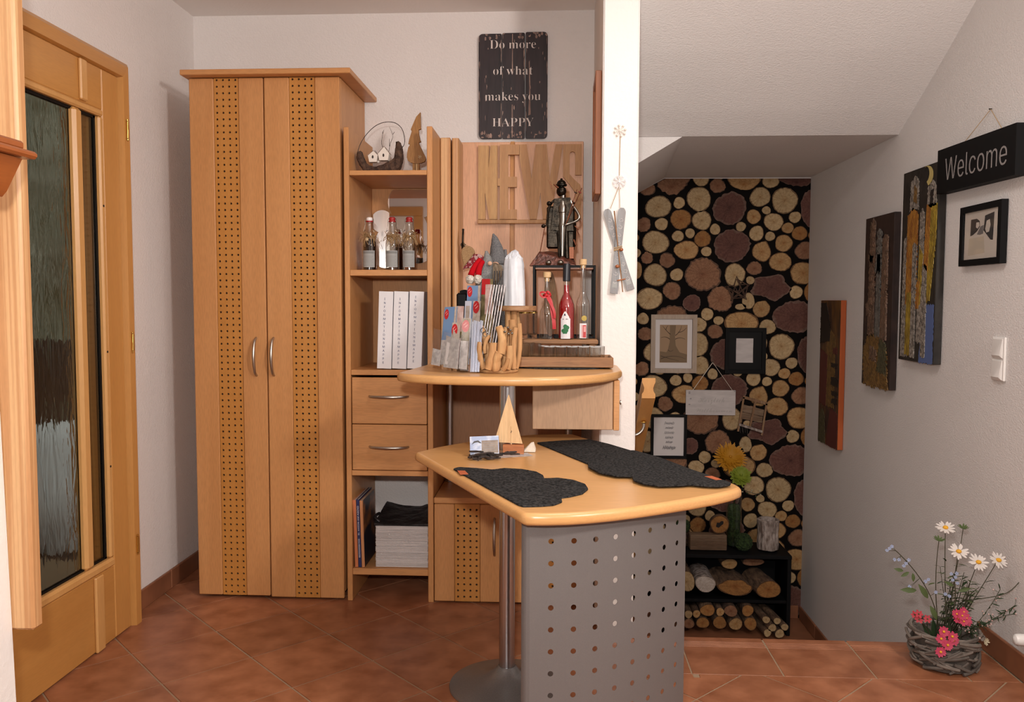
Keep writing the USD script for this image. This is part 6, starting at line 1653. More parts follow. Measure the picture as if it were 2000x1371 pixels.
# ---------------------------------------------------------------- right wall
def canvas(name, label, y_far, y_near, z0, z1, t, face, side):
    th = thing(name, label, "painting", (XR - t / 2, (y_far + y_near) / 2, z0))
    part(th, "canvas", cbox(XR - t, XR - 0.002, y_near, y_far, z0, z1, 0.002), side, smooth=False)
    part(th, "painted_ground", slab(XR - t - 0.0006, XR - t - 0.0001, y_near + 0.001, y_far - 0.001, z0 + 0.001, z1 - 0.001), face, smooth=False)
    return th, lambda u, v: (y_far + (y_near - y_far) * u, z0 + (z1 - z0) * v)


def stroke(th, f, t, pts, mat, h=0.0025, rag=0.012, seed=0, name="paint_stroke"):
    """A raised blot of thick paint on a canvas; pts in canvas units (0 to 1)."""
    P = [f(*p) for p in pts]
    poly = Polygon([(-p[0], p[1]) for p in P]).buffer(0)
    n_ = max(30, int(poly.exterior.length / 0.006))
    ring = np.array([poly.exterior.interpolate(q, normalized=True).coords[0] for q in np.arange(n_) / n_])
    c = np.array(poly.centroid.coords[0])
    rr_ = np.random.RandomState(seed)
    d = ring - c
    L = np.linalg.norm(d, axis=1, keepdims=True) + 1e-9
    ring = ring + d / L * rr_.uniform(-rag, rag, (n_, 1)) * 0.5
    poly = Polygon(ring).buffer(0)
    part(th, name, prism(poly, h, (XR - t - 0.0008, 0, 0), RIGHTW), mat, smooth=False)


def column(u, w, v0, v1, taper=0.8):
    return [(u - w / 2, v0), (u + w / 2, v0), (u + w / 2 * taper, v1 - w * 0.12), (u, v1), (u - w / 2 * taper, v1 - w * 0.12)]


tA = 0.030
th, f = canvas("abstract_painting", "narrow orange red abstract painting with an orange edge, lowest on the right wall", 4.655, 4.335, 0.43, 1.207, tA, "canvas_red", "canvas_orange")
for k, (pts, m) in enumerate(((column(0.58, 0.42, 0.27, 0.80, 1.0), "paint_ochre"), (column(0.2, 0.36, 0.0, 0.24), "paint_green"), ([(0.42, 0.0), (0.98, 0.0), (0.98, 0.24), (0.6, 0.26)], "paint_wine"), ([(0.05, 0.28), (0.38, 0.26), (0.42, 0.62), (0.05, 0.66)], "paint_wine"), ([(0.02, 0.7), (0.5, 0.72), (0.55, 0.8), (0.3, 0.98), (0.02, 0.98)], "paint_black"), ([(0.62, 0.545), (0.92, 0.545), (0.92, 0.575), (0.62, 0.575)], "paint_black"), ([(0.62, 0.425), (0.95, 0.42), (0.95, 0.475), (0.62, 0.48)], "paint_black"), ([(0.66, 0.355), (0.95, 0.35), (0.95, 0.385), (0.66, 0.385)], "paint_black"), ([(0.68, 0.30), (0.92, 0.30), (0.92, 0.335), (0.68, 0.335)], "paint_black"), ([(0.68, 0.64), (0.88, 0.64), (0.88, 0.68), (0.68, 0.68)], "paint_wine"))):
    stroke(th, f, tA, pts, m, 0.0012 + 0.0008 * (k > 2), 0.012, k)
tB = 0.030
th, f = canvas("relief_painting", "tall dark brown painting of stacked stone columns in thick paint", 4.02, 3.69, 0.812, 1.590, tB, "canvas_brown", "canvas_brown")
for k, (pts, m) in enumerate(((column(0.30, 0.22, 0.30, 0.985, 0.8), "paint_bronze"), (column(0.55, 0.17, 0.30, 0.925, 0.5), "paint_grey"), (column(0.76, 0.20, 0.28, 0.885, 0.8), "paint_bronze"), ([(0.10, 0.0), (0.95, 0.0), (0.9, 0.20), (0.75, 0.30), (0.2, 0.30), (0.05, 0.2)], "paint_ochre"), ([(0.58, 0.10), (0.9, 0.08), (0.88, 0.24), (0.66, 0.30)], "paint_green"), ([(0.16, 0.42), (0.30, 0.42), (0.30, 0.50), (0.12, 0.49)], "paint_bronze"), ([(0.16, 0.745), (0.32, 0.73), (0.32, 0.79), (0.2, 0.80)], "paint_bronze"), ([(0.42, 0.68), (0.62, 0.66), (0.64, 0.76), (0.5, 0.80)], "paint_grey"), ([(0.30, 0.16), (0.55, 0.15), (0.55, 0.22), (0.34, 0.23)], "paint_bronze"))):
    stroke(th, f, tB, pts, m, 0.004 + 0.0015 * (k % 3), 0.020, k + 20)
for k, (uu, v0_, v1_, m) in enumerate(((0.30, 0.80, 0.97, "paint_bronze"), (0.76, 0.66, 0.87, "paint_bronze"), (0.55, 0.80, 0.91, "paint_grey"), (0.29, 0.5, 0.72, "paint_bronze"))):
    part(th, "paint_lump", [blob((XR - tB - 0.004, f(uu, 0)[0], f(0, v)[1]), (0.006, 0.034, 0.022), 0.35, 5, k * 9 + q, 2) for q, v in enumerate(np.arange(v0_, v1_, 0.045))], m, smooth=True)
tC = 0.032
th, f = canvas("figure_painting", "tall black painting of slender colourful figures under a crescent moon", 3.60, 3.275, 0.957, 1.738, tC, "canvas_dark", "canvas_dark")
for k, (pts, m, h_) in enumerate((([(0.60, 0.0), (0.98, 0.0), (0.98, 0.30), (0.70, 0.29)], "canvas_blue", 0.0008), ([(0.27, 0.12), (0.42, 0.12), (0.45, 0.28), (0.30, 0.28)], "canvas_blue", 0.0008),
        (column(0.16, 0.20, 0.02, 0.66), "paint_silver", 0.0020), (column(0.33, 0.30, 0.30, 0.80, 1.0), "paint_fire", 0.003), (column(0.42, 0.12, 0.02, 0.62, 1.0), "paint_silver", 0.004), ([(0.20, 0.03), (0.36, 0.03), (0.36, 0.36), (0.22, 0.36)], "paint_gold", 0.0035), (column(0.36, 0.25, 0.79, 0.965, 0.9), "paint_silver", 0.003),
        (column(0.60, 0.16, 0.10, 0.785, 0.7), "paint_silver", 0.003), ([(0.52, 0.30), (0.62, 0.30), (0.66, 0.55), (0.56, 0.60)], "paint_gold", 0.0042), ([(0.5, 0.28), (0.58, 0.28), (0.6, 0.42), (0.52, 0.42)], "paint_fire", 0.0048),
        ([(0.70, 0.30), (0.86, 0.32), (0.98, 0.62), (0.99, 0.80), (0.74, 0.80), (0.70, 0.5)], "paint_gold", 0.003), ([(0.68, 0.50), (0.80, 0.46), (0.84, 0.78), (0.72, 0.8)], "paint_fire", 0.0036), (column(0.85, 0.25, 0.785, 0.915, 0.9), "paint_silver", 0.003), (column(0.72, 0.12, 0.03, 0.5, 1.0), "paint_silver", 0.0036), ([(0.34, 0.83), (0.44, 0.82), (0.44, 0.90), (0.36, 0.92)], "paint_ochre", 0.0045), ([(0.80, 0.80), (0.88, 0.80), (0.9, 0.87), (0.82, 0.87)], "paint_black", 0.0042))):
    stroke(th, f, tC, pts, m, h_, 0.010, k + 50, "painted_figure" if k > 1 else "paint_stroke")
mo = [f(0.68 + 0.17 * math.cos(a), 0.945 + 0.052 * math.sin(a)) for a in np.linspace(-1.25, 1.9, 16)] + [f(0.655 + 0.10 * math.cos(a), 0.955 + 0.040 * math.sin(a)) for a in np.linspace(1.9, -1.25, 16)]
part(th, "moon", prism(Polygon([(-p[0], p[1]) for p in mo]).buffer(0), 0.002, (XR - tC - 0.0008, 0, 0), RIGHTW), "paint_moon", label="yellow crescent moon", smooth=False)

wx = XR - 0.046
wl = thing("welcome_sign", "long black box sign reading Welcome, hung by a thin cord", "sign", (XR - 0.02, 2.99, 1.607))
wz = lambda y: (y - 3.262) / (2.722 - 3.262) * -0.008
part(wl, "board", hull([(x_, y_, z_) for x_ in (XR - 0.003, wx) for y_, z_ in ((3.262, 1.610), (3.262, 1.773), (2.722, 1.602), (2.722, 1.765))]), "black_paint", smooth=False)
part(wl, "lettering", spun(text("Welcome", 0.078, (wx - 0.0003, 2.985, 1.648), RIGHTW, 0.0008, "sans", 0.425, thin=0.016), 0.9, (1, 0, 0), (wx, 3.0, 1.65)), "welcome_letter", smooth=False)
cpk = np.array((XR - 0.004, 2.968, 1.862))
part(wl, "cord", [rod((XR - 0.030, 3.100, 1.769), cpk, 0.0012, n=6), rod((XR - 0.030, 2.835, 1.766), cpk, 0.0012, n=6)], "string")
part(wl, "nail", rod((XR - 0.010, 2.968, 1.8625), (XR + 0.004, 2.968, 1.8625), 0.0018, n=8), "dark_steel")


def frame(parent, o, frm, w_, h_, bw, bt, mat, name="frame"):
    """Four mitred frame bars; o: lower left corner on the wall."""
    q = bt * 0.25
    out_ = []
    for pts in ([(0, 0), (w_, 0), (w_ - bw, bw), (bw, bw)], [(w_, 0), (w_, h_), (w_ - bw, h_ - bw), (w_ - bw, bw)], [(w_, h_), (0, h_), (bw, h_ - bw), (w_ - bw, h_ - bw)], [(0, h_), (0, 0), (bw, bw), (bw, h_ - bw)]):
        part(parent, name, prism(Polygon(pts).buffer(-0.0002, join_style=2), bt, o, frm), mat, smooth=False)


yF, yN, z0, z1 = 3.117, 2.835, 1.329, 1.541
fp = thing("photo_frame", "black framed photograph of two people face to face below the welcome sign", "picture", (XR - 0.01, (yF + yN) / 2, z0))
o = np.array((XR - 0.002, yF, z0))
W_, H_ = yF - yN, z1 - z0
frame(fp, o, RIGHTW, W_, H_, 0.022, 0.022, "black_paint")
pp = part(fp, "print", prism(sbox(0.0225, 0.0225, W_ - 0.0225, H_ - 0.0225), 0.014, o, RIGHTW), "photo_paper", smooth=False)
Q = lambda zx, zy: (0.0265 + (zx - 190) / 570 * (W_ - 0.053), 0.0265 + (1140 - zy) / 860 * (H_ - 0.053))
for pts, m in (([(290, 400), (390, 400), (440, 450), (445, 560), (400, 640), (330, 700), (285, 715)], "photo_dark"), ([(385, 470), (430, 470), (440, 540), (410, 590), (380, 560)], "photo_paper"), ([(530, 370), (680, 330), (670, 840), (630, 830), (530, 670), (510, 640)], "photo_dark"), ([(560, 470), (610, 450), (625, 560), (605, 680), (560, 690), (540, 620)], "photo_paper"), ([(455, 560), (510, 540), (505, 700), (450, 715), (400, 700)], "photo_mid"), ([(265, 760), (520, 750), (540, 1060), (250, 1090)], "photo_cream")):
    part(pp, "printed_shape", prism(Polygon([Q(*p) for p in pts]).buffer(0), 0.0003 + (0.0002 if m == "photo_paper" else 0), o + (-0.0141, 0, 0), RIGHTW), m, smooth=False)
part(fp, "pane", prism(sbox(0.0222, 0.0222, W_ - 0.0222, H_ - 0.0222), 0.0012, o + (-0.0160, 0, 0), RIGHTW), "acrylic", smooth=False)

sw = thing("light_switch", "white double light switch plate on the right wall", "switch", (XR, 2.852, 0.936))
part(sw, "plate", cbox(XR - 0.009, XR - 0.0005, 2.812, 2.893, 0.936, 1.083, 0.003), "white_plastic")
for zc in (1.046, 0.973):
    rk = part(sw, "rocker", hull([(XR - 0.0095, 2.820, zc - 0.034), (XR - 0.0095, 2.885, zc - 0.034), (XR - 0.0095, 2.820, zc + 0.034), (XR - 0.0095, 2.885, zc + 0.034), (XR - 0.012, 2.825, zc + 0.03), (XR - 0.012, 2.88, zc + 0.03), (XR - 0.018, 2.828, zc - 0.024), (XR - 0.018, 2.877, zc - 0.024), (XR - 0.013, 2.84, zc - 0.033), (XR - 0.013, 2.865, zc - 0.033)]), "white_plastic", smooth=25)
dp = np.array((XR - 0.013, 2.637, 0.1339))
dst = thing("door_stop", "white round door stop above the skirting at the right edge", "door stop", dp)
part(dst, "cap", spun(lathe([(0, 0), (0.016, 0), (0.018, 0.004), (0.018, 0.026), (0.015, 0.034), (0.008, 0.038), (0, 0.039)], (0, 0, 0), 22), -90, (0, 1, 0), (0, 0, 0)).apply_translation((XR - 0.0005, dp[1], dp[2])), "white_plastic")

# ---------------------------------------------------------------- flower basket
bcx, bcy, br, bh = 1.292, 2.752, 0.108, 0.118
fb = thing("flower_basket", "low grey willow twig basket planted with daisies and pink flowers", "basket", (bcx, bcy, 0))
part(fb, "liner", lathe([(0, 0.002), (0.084, 0.002), (0.090, 0.006), (0.094, 0.100), (0.088, 0.100), (0.084, 0.088), (0, 0.088)], (bcx, bcy, 0), 26), "willow", label="dark inner pot")
rr = random.Random(21)
for k in range(74):
    a = rr.uniform(0, 6.283) if k > 34 else -math.pi * 0.5 + rr.uniform(-1.75, 1.75)
    span = rr.uniform(0.5, 1.0) * rr.choice((-1, 1))
    h0 = rr.uniform(0.010, bh - 0.012)
    h1 = min(max(h0 + rr.uniform(-0.055, 0.055), 0.008), bh - 0.004)
    off = rr.uniform(-0.008, 0.007)
    pts = [(bcx + (br + off + 0.003 * math.sin(5 * t + k) - 0.012 * (1 - (h0 + (h1 - h0) * t) / bh)) * math.cos(a + span * t), bcy + (br + off - 0.012 * (1 - (h0 + (h1 - h0) * t) / bh)) * math.sin(a + span * t), h0 + (h1 - h0) * t) for t in np.linspace(0, 1, 7)]
    part(fb, "twig", tube(pts, rr.uniform(0.0035, 0.0062), 7), "willow")
for k in range(3):
    part(fb, "rim_twig", tube([(bcx + (br - 0.004 + 0.004 * math.sin(3 * t + k)) * math.cos(t), bcy + (br - 0.004 + 0.004 * math.sin(3 * t + k)) * math.sin(t), bh - 0.002 + 0.004 * math.sin(4 * t + 2 * k)) for t in np.linspace(0, 6.283, 40)[:-1]], 0.0048, 7, closed=True), "willow")
FP = lambda px, py, d: np.array((1.2811 + (px - 1840) * d / 1613 * 1.0, d, 0.1672 - (py - 1200) * d / 1613))
root = np.array((bcx, bcy, 0.092))


def petals(c, nrm, r0, r1, n, w_, mat, cup=0.15, seed=0, jit=0.15):
    nrm = np.array(nrm, float) / np.linalg.norm(nrm)
    U = np.cross(nrm, (0.1, 0.2, 0.97))
    U /= np.linalg.norm(U)
    W2 = np.cross(nrm, U)
    rs_ = random.Random(seed)
    V, F = [], []
    for k in range(n):
        a = 2 * math.pi * k / n + rs_.uniform(-jit, jit)
        d = U * math.cos(a) + W2 * math.sin(a)
        s = np.cross(nrm, d)
        L = r1 * rs_.uniform(0.85, 1.08)
        b = len(V)
        for t, ww in ((0, 0.35), (0.45, 1.0), (0.8, 0.85), (1.0, 0.3)):
            p = c + d * (r0 + (L - r0) * t) + nrm * (cup * L * t * t)
            V += [p - s * w_ * ww / 2, p + s * w_ * ww / 2]
        for q in range(3):
            F += [(b + 2 * q, b + 2 * q + 1, b + 2 * q + 3), (b + 2 * q, b + 2 * q + 3, b + 2 * q + 2)]
    return trimesh.Trimesh(V, F, process=False)


def leaf(p, d, L, w_, up=(0, 0, 1)):
    d = np.array(d, float) / np.linalg.norm(d)
    s = np.cross(d, up)
    s /= np.linalg.norm(s) + 1e-9
    nn = np.cross(s, d)
    V, F = [], []
    for t, ww in ((0, 0.15), (0.25, 0.8), (0.55, 1.0), (0.8, 0.6), (1.0, 0.05)):
        q = p + d * L * t - nn * L * 0.25 * t * t
        V += [q - s * w_ * ww / 2 + nn * w_ * 0.12 * ww, q, q + s * w_ * ww / 2 + nn * w_ * 0.12 * ww]
    for k in range(4):
        for j in (0, 1):
            a = 3 * k + j
            F += [(a, a + 1, a + 4), (a, a + 4, a + 3)]
    return trimesh.Trimesh(V, F, process=False)


def stem(parent, a, b, bend=(0, 0, 0), r=0.0014, name="stem", mat="stem_green"):
    a, b = np.array(a, float), np.array(b, float)
    pts = bow([a, (a + b) / 2 + np.array(bend), b], 10)
    return part(parent, name, tube(pts, np.linspace(r * 1.25, r * 0.8, 10), 6), mat), pts


def flower(label, name, cat, tip, base, nrm, heads, bend=(0, 0, 0), group=None):
    t = thing(name, label, cat, base)
    s, pts = stem(t, base, tip, bend)
    heads(t, pts)
    return t


def daisy_head(t, c, nrm, r=0.030, n=15, seed=0):
    h_ = part(t, "petals", petals(c, nrm, 0.005, r, n, 0.0082, "petal_white", 0.06, seed), "petal_white", smooth=True)
    part(h_, "flower_centre", blob(c + np.array(nrm) * 0.0015 / np.linalg.norm(nrm), (0.0085, 0.0085, 0.0065), 0.12, 6, seed, 2), "pollen", smooth=True)


daisies = ((1838, 1027, 2.74, (-0.1, -0.45, 0.9), "highest daisy of the basket, seen from its edge"), (1853, 1064, 2.70, (-0.05, -0.7, 0.7), "large daisy below the highest one, nearest the middle of the basket"), (1888, 1082, 2.69, (0.05, -0.75, 0.6), "daisy between the largest daisy and the rightmost one"), (1931, 1082, 2.71, (0.2, -0.7, 0.65), "rightmost open daisy of the basket"))
for k, (px, py, d, nn, lab) in enumerate(daisies):
    tip = FP(px, py, d)
    rb_ = root + ((px - 1840) * 0.0003, -0.02 + 0.012 * k, 0)
    t = thing("daisy", "white " + lab, "flower", rb_)
    stem(t, rb_, tip - np.array(nn) * 0.004, (0.004 * (k - 1), 0, 0.01))
    daisy_head(t, tip, nn, 0.031, 14, k)
    for q in range(3):
        u_q = 0.3 + 0.2 * q
        p = rb_ + (tip - rb_) * u_q
        part(t, "leaf", leaf(p, (math.cos(q * 2.2 + k), -0.3, 0.4), 0.035, 0.009), "leaf_dark", smooth=True)
for k, (px, py, d, lab) in enumerate(((1821, 1047, 2.72, "closed green daisy bud left of the open daisies"), (1874, 1029, 2.75, "closed green daisy bud right of the highest daisy"))):
    tip = FP(px, py, d)
    rb_ = root + (0.004 * k - 0.01, 0.01, 0)
    t = thing("daisy_bud", lab, "flower", rb_)
    _, pts = stem(t, rb_, tip, (-0.012 if k == 0 else 0.006, 0, 0))
    part(t, "bud", petals(tip, (0, -0.3, 1), 0.001, 0.018, 11, 0.006, "leaf_green", 0.35, k), "leaf_green", smooth=True)
    for q in range(3):
        part(t, "leaf", leaf(pts[4 + q], (-0.9 if q % 2 else 0.8, -0.3, 0.1), 0.03, 0.009), "leaf_green", smooth=True)


def cluster(parent, pts, mat, r, n, w_, nrm, name="blossom", centre="pollen", cr=0.0035, seed=0):
    for k, p in enumerate(pts):
        h_ = part(parent, name, petals(np.array(p), nrm, 0.001, r, n, w_, mat, 0.12, seed + k), mat, smooth=True)
        if centre:
            part(h_, "flower_centre", blob(np.array(p) + np.array(nrm) * 0.002, (cr, cr, cr), 0.1, 3, k, 1), centre, smooth=True)


t = thing("pink_flowers", "spray of pink yellow-eyed blossoms hanging over the basket rim", "flower", root + (-0.03, -0.03, 0))
pk = [FP(*p) for p in ((1807, 1222, 2.635), (1828, 1217, 2.635), (1817, 1232, 2.625), (1804, 1246, 2.625), (1813, 1209, 2.64), (1832, 1226, 2.64))]
for p in pk:
    stem(t, root + (-0.03, -0.035, -0.004), p + (0, 0.004, 0), (-0.01, -0.01, 0.03))
cluster(t, pk, "petal_pink", 0.0175, 13, 0.0075, (-0.15, -0.9, 0.35), cr=0.0042)
t = thing("pink_flowers", "dense pink blossoms above the middle of the basket", "flower", root + (0.0, -0.01, 0))
pk = [FP(*p) for p in ((1842, 1178, 2.66), (1853, 1190, 2.65), (1861, 1186, 2.66), (1858, 1176, 2.67), (1851, 1180, 2.655), (1866, 1194, 2.67), (1845, 1187, 2.66))]
for p in pk[:4]:
    stem(t, root + (0.0, -0.015, -0.004), p + (0, 0.004, 0), (0, -0.01, 0.01))
cluster(t, pk, "petal_pink", 0.0155, 14, 0.006, (-0.05, -0.9, 0.4), cr=0.003, seed=30)
t = thing("red_flowers", "small red star blossoms leaning out at the left of the basket", "flower", root + (-0.05, -0.02, 0))
pk = [FP(*p) for p in ((1783, 1200, 2.70), (1796, 1196, 2.69), (1777, 1193, 2.71), (1782, 1189, 2.70))]
for p in pk:
    stem(t, root + (-0.05, -0.025, -0.004), p, (-0.01, 0, 0.02))
cluster(t, pk, "petal_red", 0.0135, 6, 0.0075, (-0.3, -0.85, 0.4), centre="leaf_green", cr=0.0025, seed=40)

for q, (path_, lab, blooms, lv) in enumerate((
        (((1812, 1180), (1790, 1130), (1765, 1096), (1735, 1065)), "long stem of pale blue forget-me-nots reaching far to the left of the basket", ((1720, 1058), (1715, 1062), (1724, 1054), (1730, 1080), (1738, 1080), (1752, 1087), (1757, 1080), (1748, 1092), (1790, 1122), (1795, 1118), (1757, 1140), (1760, 1133), (1810, 1143)), ((1773, 1140, -1, 0.1, 0.05, 0.018), (1795, 1155, -0.5, 0.8, 0.055, 0.02), (1800, 1170, 0.4, -0.8, 0.05, 0.018), (1747, 1102, -1, 0.3, 0.03, 0.012), (1765, 1106, 0.1, -1, 0.028, 0.012), (1758, 1104, -0.8, -0.4, 0.03, 0.012))),
        (((1855, 1190), (1850, 1150), (1846, 1120), (1842, 1108)), "short stem of pale blue forget-me-nots between the daisies", ((1838, 1106), (1846, 1112), (1841, 1118), (1850, 1124), (1848, 1105), (1828, 1146), (1836, 1150)), ((1843, 1130, -0.7, 0.4, 0.035, 0.012), (1852, 1140, 0.8, 0.3, 0.04, 0.012))))):
    P = [FP(a, b, 2.70) for a, b in path_]
    P[0] = root + (-0.03 + 0.03 * q, 0, 0)
    t = thing("forget_me_nots", lab, "flower", P[0])
    part(t, "stem", tube(bow(P, 16), 0.0016, 6), "stem_green")
    for a, b in blooms:
        p = FP(a, b, 2.69)
        near = min(bow(P, 16), key=lambda z: np.linalg.norm(z - p))
        if np.linalg.norm(near - p) > 0.004:
            part(t, "stalk", rod(near, p, 0.0007, n=5), "stem_green")
        part(t, "blossom", petals(p, (-0.2, -0.9, 0.3), 0.0005, 0.0062, 5, 0.0048, "petal_blue", 0.1, a), "petal_blue", smooth=True)
    for a, b, dx_, dz_, L, w_ in lv:
        part(t, "leaf", leaf(FP(a, b, 2.69), (dx_, -0.25, dz_), L, w_, (0, -1, 0.3)), "leaf_green", smooth=True)

t = thing("leafy_stems", "dark green leafy stems filling the back of the basket", "foliage", root + (0.02, 0.02, 0))
rr = random.Random(9)
for k in range(16):
    tip = FP(rr.uniform(1838, 1925), rr.uniform(1098, 1170), rr.uniform(2.69, 2.80))
    b0 = root + (rr.uniform(-0.03, 0.05), rr.uniform(-0.02, 0.04), 0)
    sp, pts = stem(t, b0, tip, (rr.uniform(-0.01, 0.01), 0, 0.01), 0.0012)
    lv_ = [leaf(pts[q], (s * rr.uniform(0.5, 1), rr.uniform(-0.8, 0.3), rr.uniform(0.1, 0.8)), rr.uniform(0.014, 0.028), rr.uniform(0.006, 0.011)) for q in range(2, 10) for s in (-1, 1) if rr.random() < 0.8]
    part(sp, "leaves", lv_, "leaf_dark" if k % 3 else "leaf_green", smooth=True, kind="stuff")
for k in range(7):
    tip = FP(rr.uniform(1795, 1870), rr.uniform(1195, 1235), rr.uniform(2.66, 2.72))
    b0 = root + (rr.uniform(-0.05, 0.03), rr.uniform(-0.05, 0.0), -0.005)
    part(t, "leaf", leaf(b0, tip - b0, 0.07, 0.022, (0, -1, 0.2)), "leaf_dark", smooth=True)
t = thing("flower_spray", "thin spray of tiny pink buds arching to the right of the basket", "flower", root + (0.05, 0, 0))
for k, (pa, n_) in enumerate(((((1885, 1220), (1920, 1200), (1960, 1185), (1990, 1196)), 30), (((1885, 1215), (1925, 1190), (1960, 1165)), 24), (((1880, 1225), (1880, 1200), (1905, 1215)), 14), (((1890, 1190), (1915, 1150), (1925, 1130)), 20))):
    P = [root + (0.05, -0.005, 0)] + [FP(a, b, 2.70 - 0.01 * k) for a, b in pa]
    pts = bow(P, 24)
    sp = part(t, "stem", tube(pts, 0.0011, 6), "stem_green")
    lv_, bd_ = [], []
    for q in range(n_):
        p = pts[min(5 + int(q / n_ * 19), 23)]
        e = p + np.array((rr.uniform(-0.022, 0.022), rr.uniform(-0.015, 0.01), rr.uniform(-0.015, 0.022)))
        lv_.append(rod(p, e, 0.0006, n=5))
        if rr.random() < 0.35:
            bd_.append(blob(e, (0.0028, 0.0028, 0.0028), 0.1, 2, q, 1))
        else:
            lv_.append(leaf(p, e - p, 0.024, 0.004, (0, -1, 0.1)))
    part(sp, "needles", lv_, "leaf_dark", smooth=True, kind="stuff")
    part(sp, "buds", bd_, "print_pink", smooth=True, kind="stuff")
t = thing("bud_stem", "single curved stem with a cream bud reaching far right of the basket", "flower", root + (0.06, 0.01, 0))
P = [root + (0.05, 0.005, 0), FP(1920, 1152, 2.70), FP(1950, 1137, 2.69), FP(1972, 1113, 2.69), FP(1993, 1104, 2.69)]
part(t, "stem", tube(bow(P, 20), 0.0014, 6), "stem_green")
part(t, "bud", petals(P[-1], (0.6, -0.6, 0.4), 0.001, 0.016, 8, 0.006, "bud_cream", 0.5, 3), "bud_cream", smooth=True)
t = thing("dried_flower", "small dried cream flower head hanging beside the basket rim", "flower", FP(1910, 1240, 2.70))
part(t, "petals", petals(FP(1910, 1240, 2.70), (0.3, -0.8, 0.2), 0.001, 0.013, 9, 0.006, "bud_cream", 0.4, 5), "bud_cream", smooth=True)
part(t, "stem", tube(bow([root + (0.07, -0.02, 0.01), FP(1900, 1226, 2.70), FP(1909, 1238, 2.702)], 8), 0.001, 6), "stem_green")

# ---------------------------------------------------------------- the niche: wallpaper printed with log ends
WY = 5.0
wn = struct("wall_niche", "end wall of the stairs covered in black wallpaper printed with log ends")
part(wn, "wall", slab(PR, XR, WY, WY + 0.1, -0.8, 2.0), "stair_plaster", smooth=False)
paper = Polygon([(PR + 0.001, -0.72), (1.515, -0.72), (1.515, 1.9232), (0.6331, 1.9263), (PR + 0.001, 1.8335 - 0.10)])
part(wn, "wallpaper", prism(paper, 0.0006, (0, WY, 0), FRONT), "wallpaper_black", label="black ground of the printed wallpaper", smooth=False)
# one repeat of the print: centre x, z and half axes in metres, kind, raggedness
U = 5.0 / 1613 / 4.4237
ox, oz, rep = 0.4299, 1.9845, 1232 * U
LOGS = """245 320 112 92 p|420 287 50 50 p|585 255 103 103 p|845 335 142 135 b|1095 240 88 82 p|1300 270 105 115 p|1150 352 38 35 p|1045 405 62 60 t|1212 448 82 75 p|1388 410 51 50 p|1530 335 100 150 b
435 425 92 82 o|273 465 58 52 p|120 470 65 62 m|612 435 80 85 p|725 510 46 47 p|940 488 44 42 p|1330 500 51 48 t|1430 545 65 62 o|1545 560 46 40 o|1072 545 62 65 p|1185 570 42 42 p|1300 628 76 70 t|1477 690 85 75 k
225 620 118 95 p|413 567 54 46 p|515 543 42 42 p|620 592 72 68 o|487 685 102 83 t|655 697 45 43 p|868 650 156 136 b|1118 700 80 82 d|60 580 25 35 t|62 710 40 42 p|155 752 52 52 m|325 770 66 65 r
226 897 98 97 p|408 893 56 55 p|630 890 150 146 r|897 895 90 96 p|1060 840 64 60 m|1275 785 92 82 t|1028 940 37 36 p|1470 880 110 98 t|80 855 35 72 t|1200 1000 158 106 b|1412 1040 58 55 p|180 1098 108 97 p|370 1030 78 75 k
540 1135 75 72 b|780 1100 106 112 r|1015 1115 55 70 p|950 1165 48 26 p|1125 1185 76 68 d|1400 1250 168 142 b|1530 1040 50 82 o|365 1298 146 150 r|127 1270 52 50 p|670 1230 55 53 p|767 1283 43 40 p|960 1308 140 108 t
1180 1335 70 66 p|600 1318 70 62 p|740 1377 66 62 m|150 1400 65 60 m|30 1180 25 40 b|-60 330 70 90 b|-110 900 100 110 p|-80 1120 60 60 t|-120 620 80 80 r|-160 330 50 60 p|-70 1290 90 80 b|-40 460 42 40 p"""
rs_ = np.random.RandomState(4)
KIND = {"p": ("print_pale", 0.02), "t": ("print_tan", 0.02), "o": ("print_orange", 0.03), "m": ("print_mid", 0.06), "k": ("print_mid", 0.03), "r": ("print_mid", 0.06), "b": ("print_brown", 0.05), "d": ("print_tan", 0.02)}


def face_mesh(outline, c, origin, frm, y_lift=0.0):
    """A fan with polar st: 0 at the heart, 1 at the rim."""
    ring = np.array(outline)
    n_ = len(ring)
    V = np.vstack([[c], ring])
    F = [(0, 1 + k, 1 + (k + 1) % n_) for k in range(n_)]
    a = np.arctan2(ring[:, 1] - c[1], ring[:, 0] - c[0])
    uv = np.vstack([[(0, 0)], np.column_stack([np.cos(a), np.sin(a)])])
    U_, V_, N_ = (np.array(q, float) for q in frm)
    P = np.array(origin) + np.outer(V[:, 0], U_) + np.outer(V[:, 1], V_)
    return (P + N_ * y_lift, np.array(F)), uv


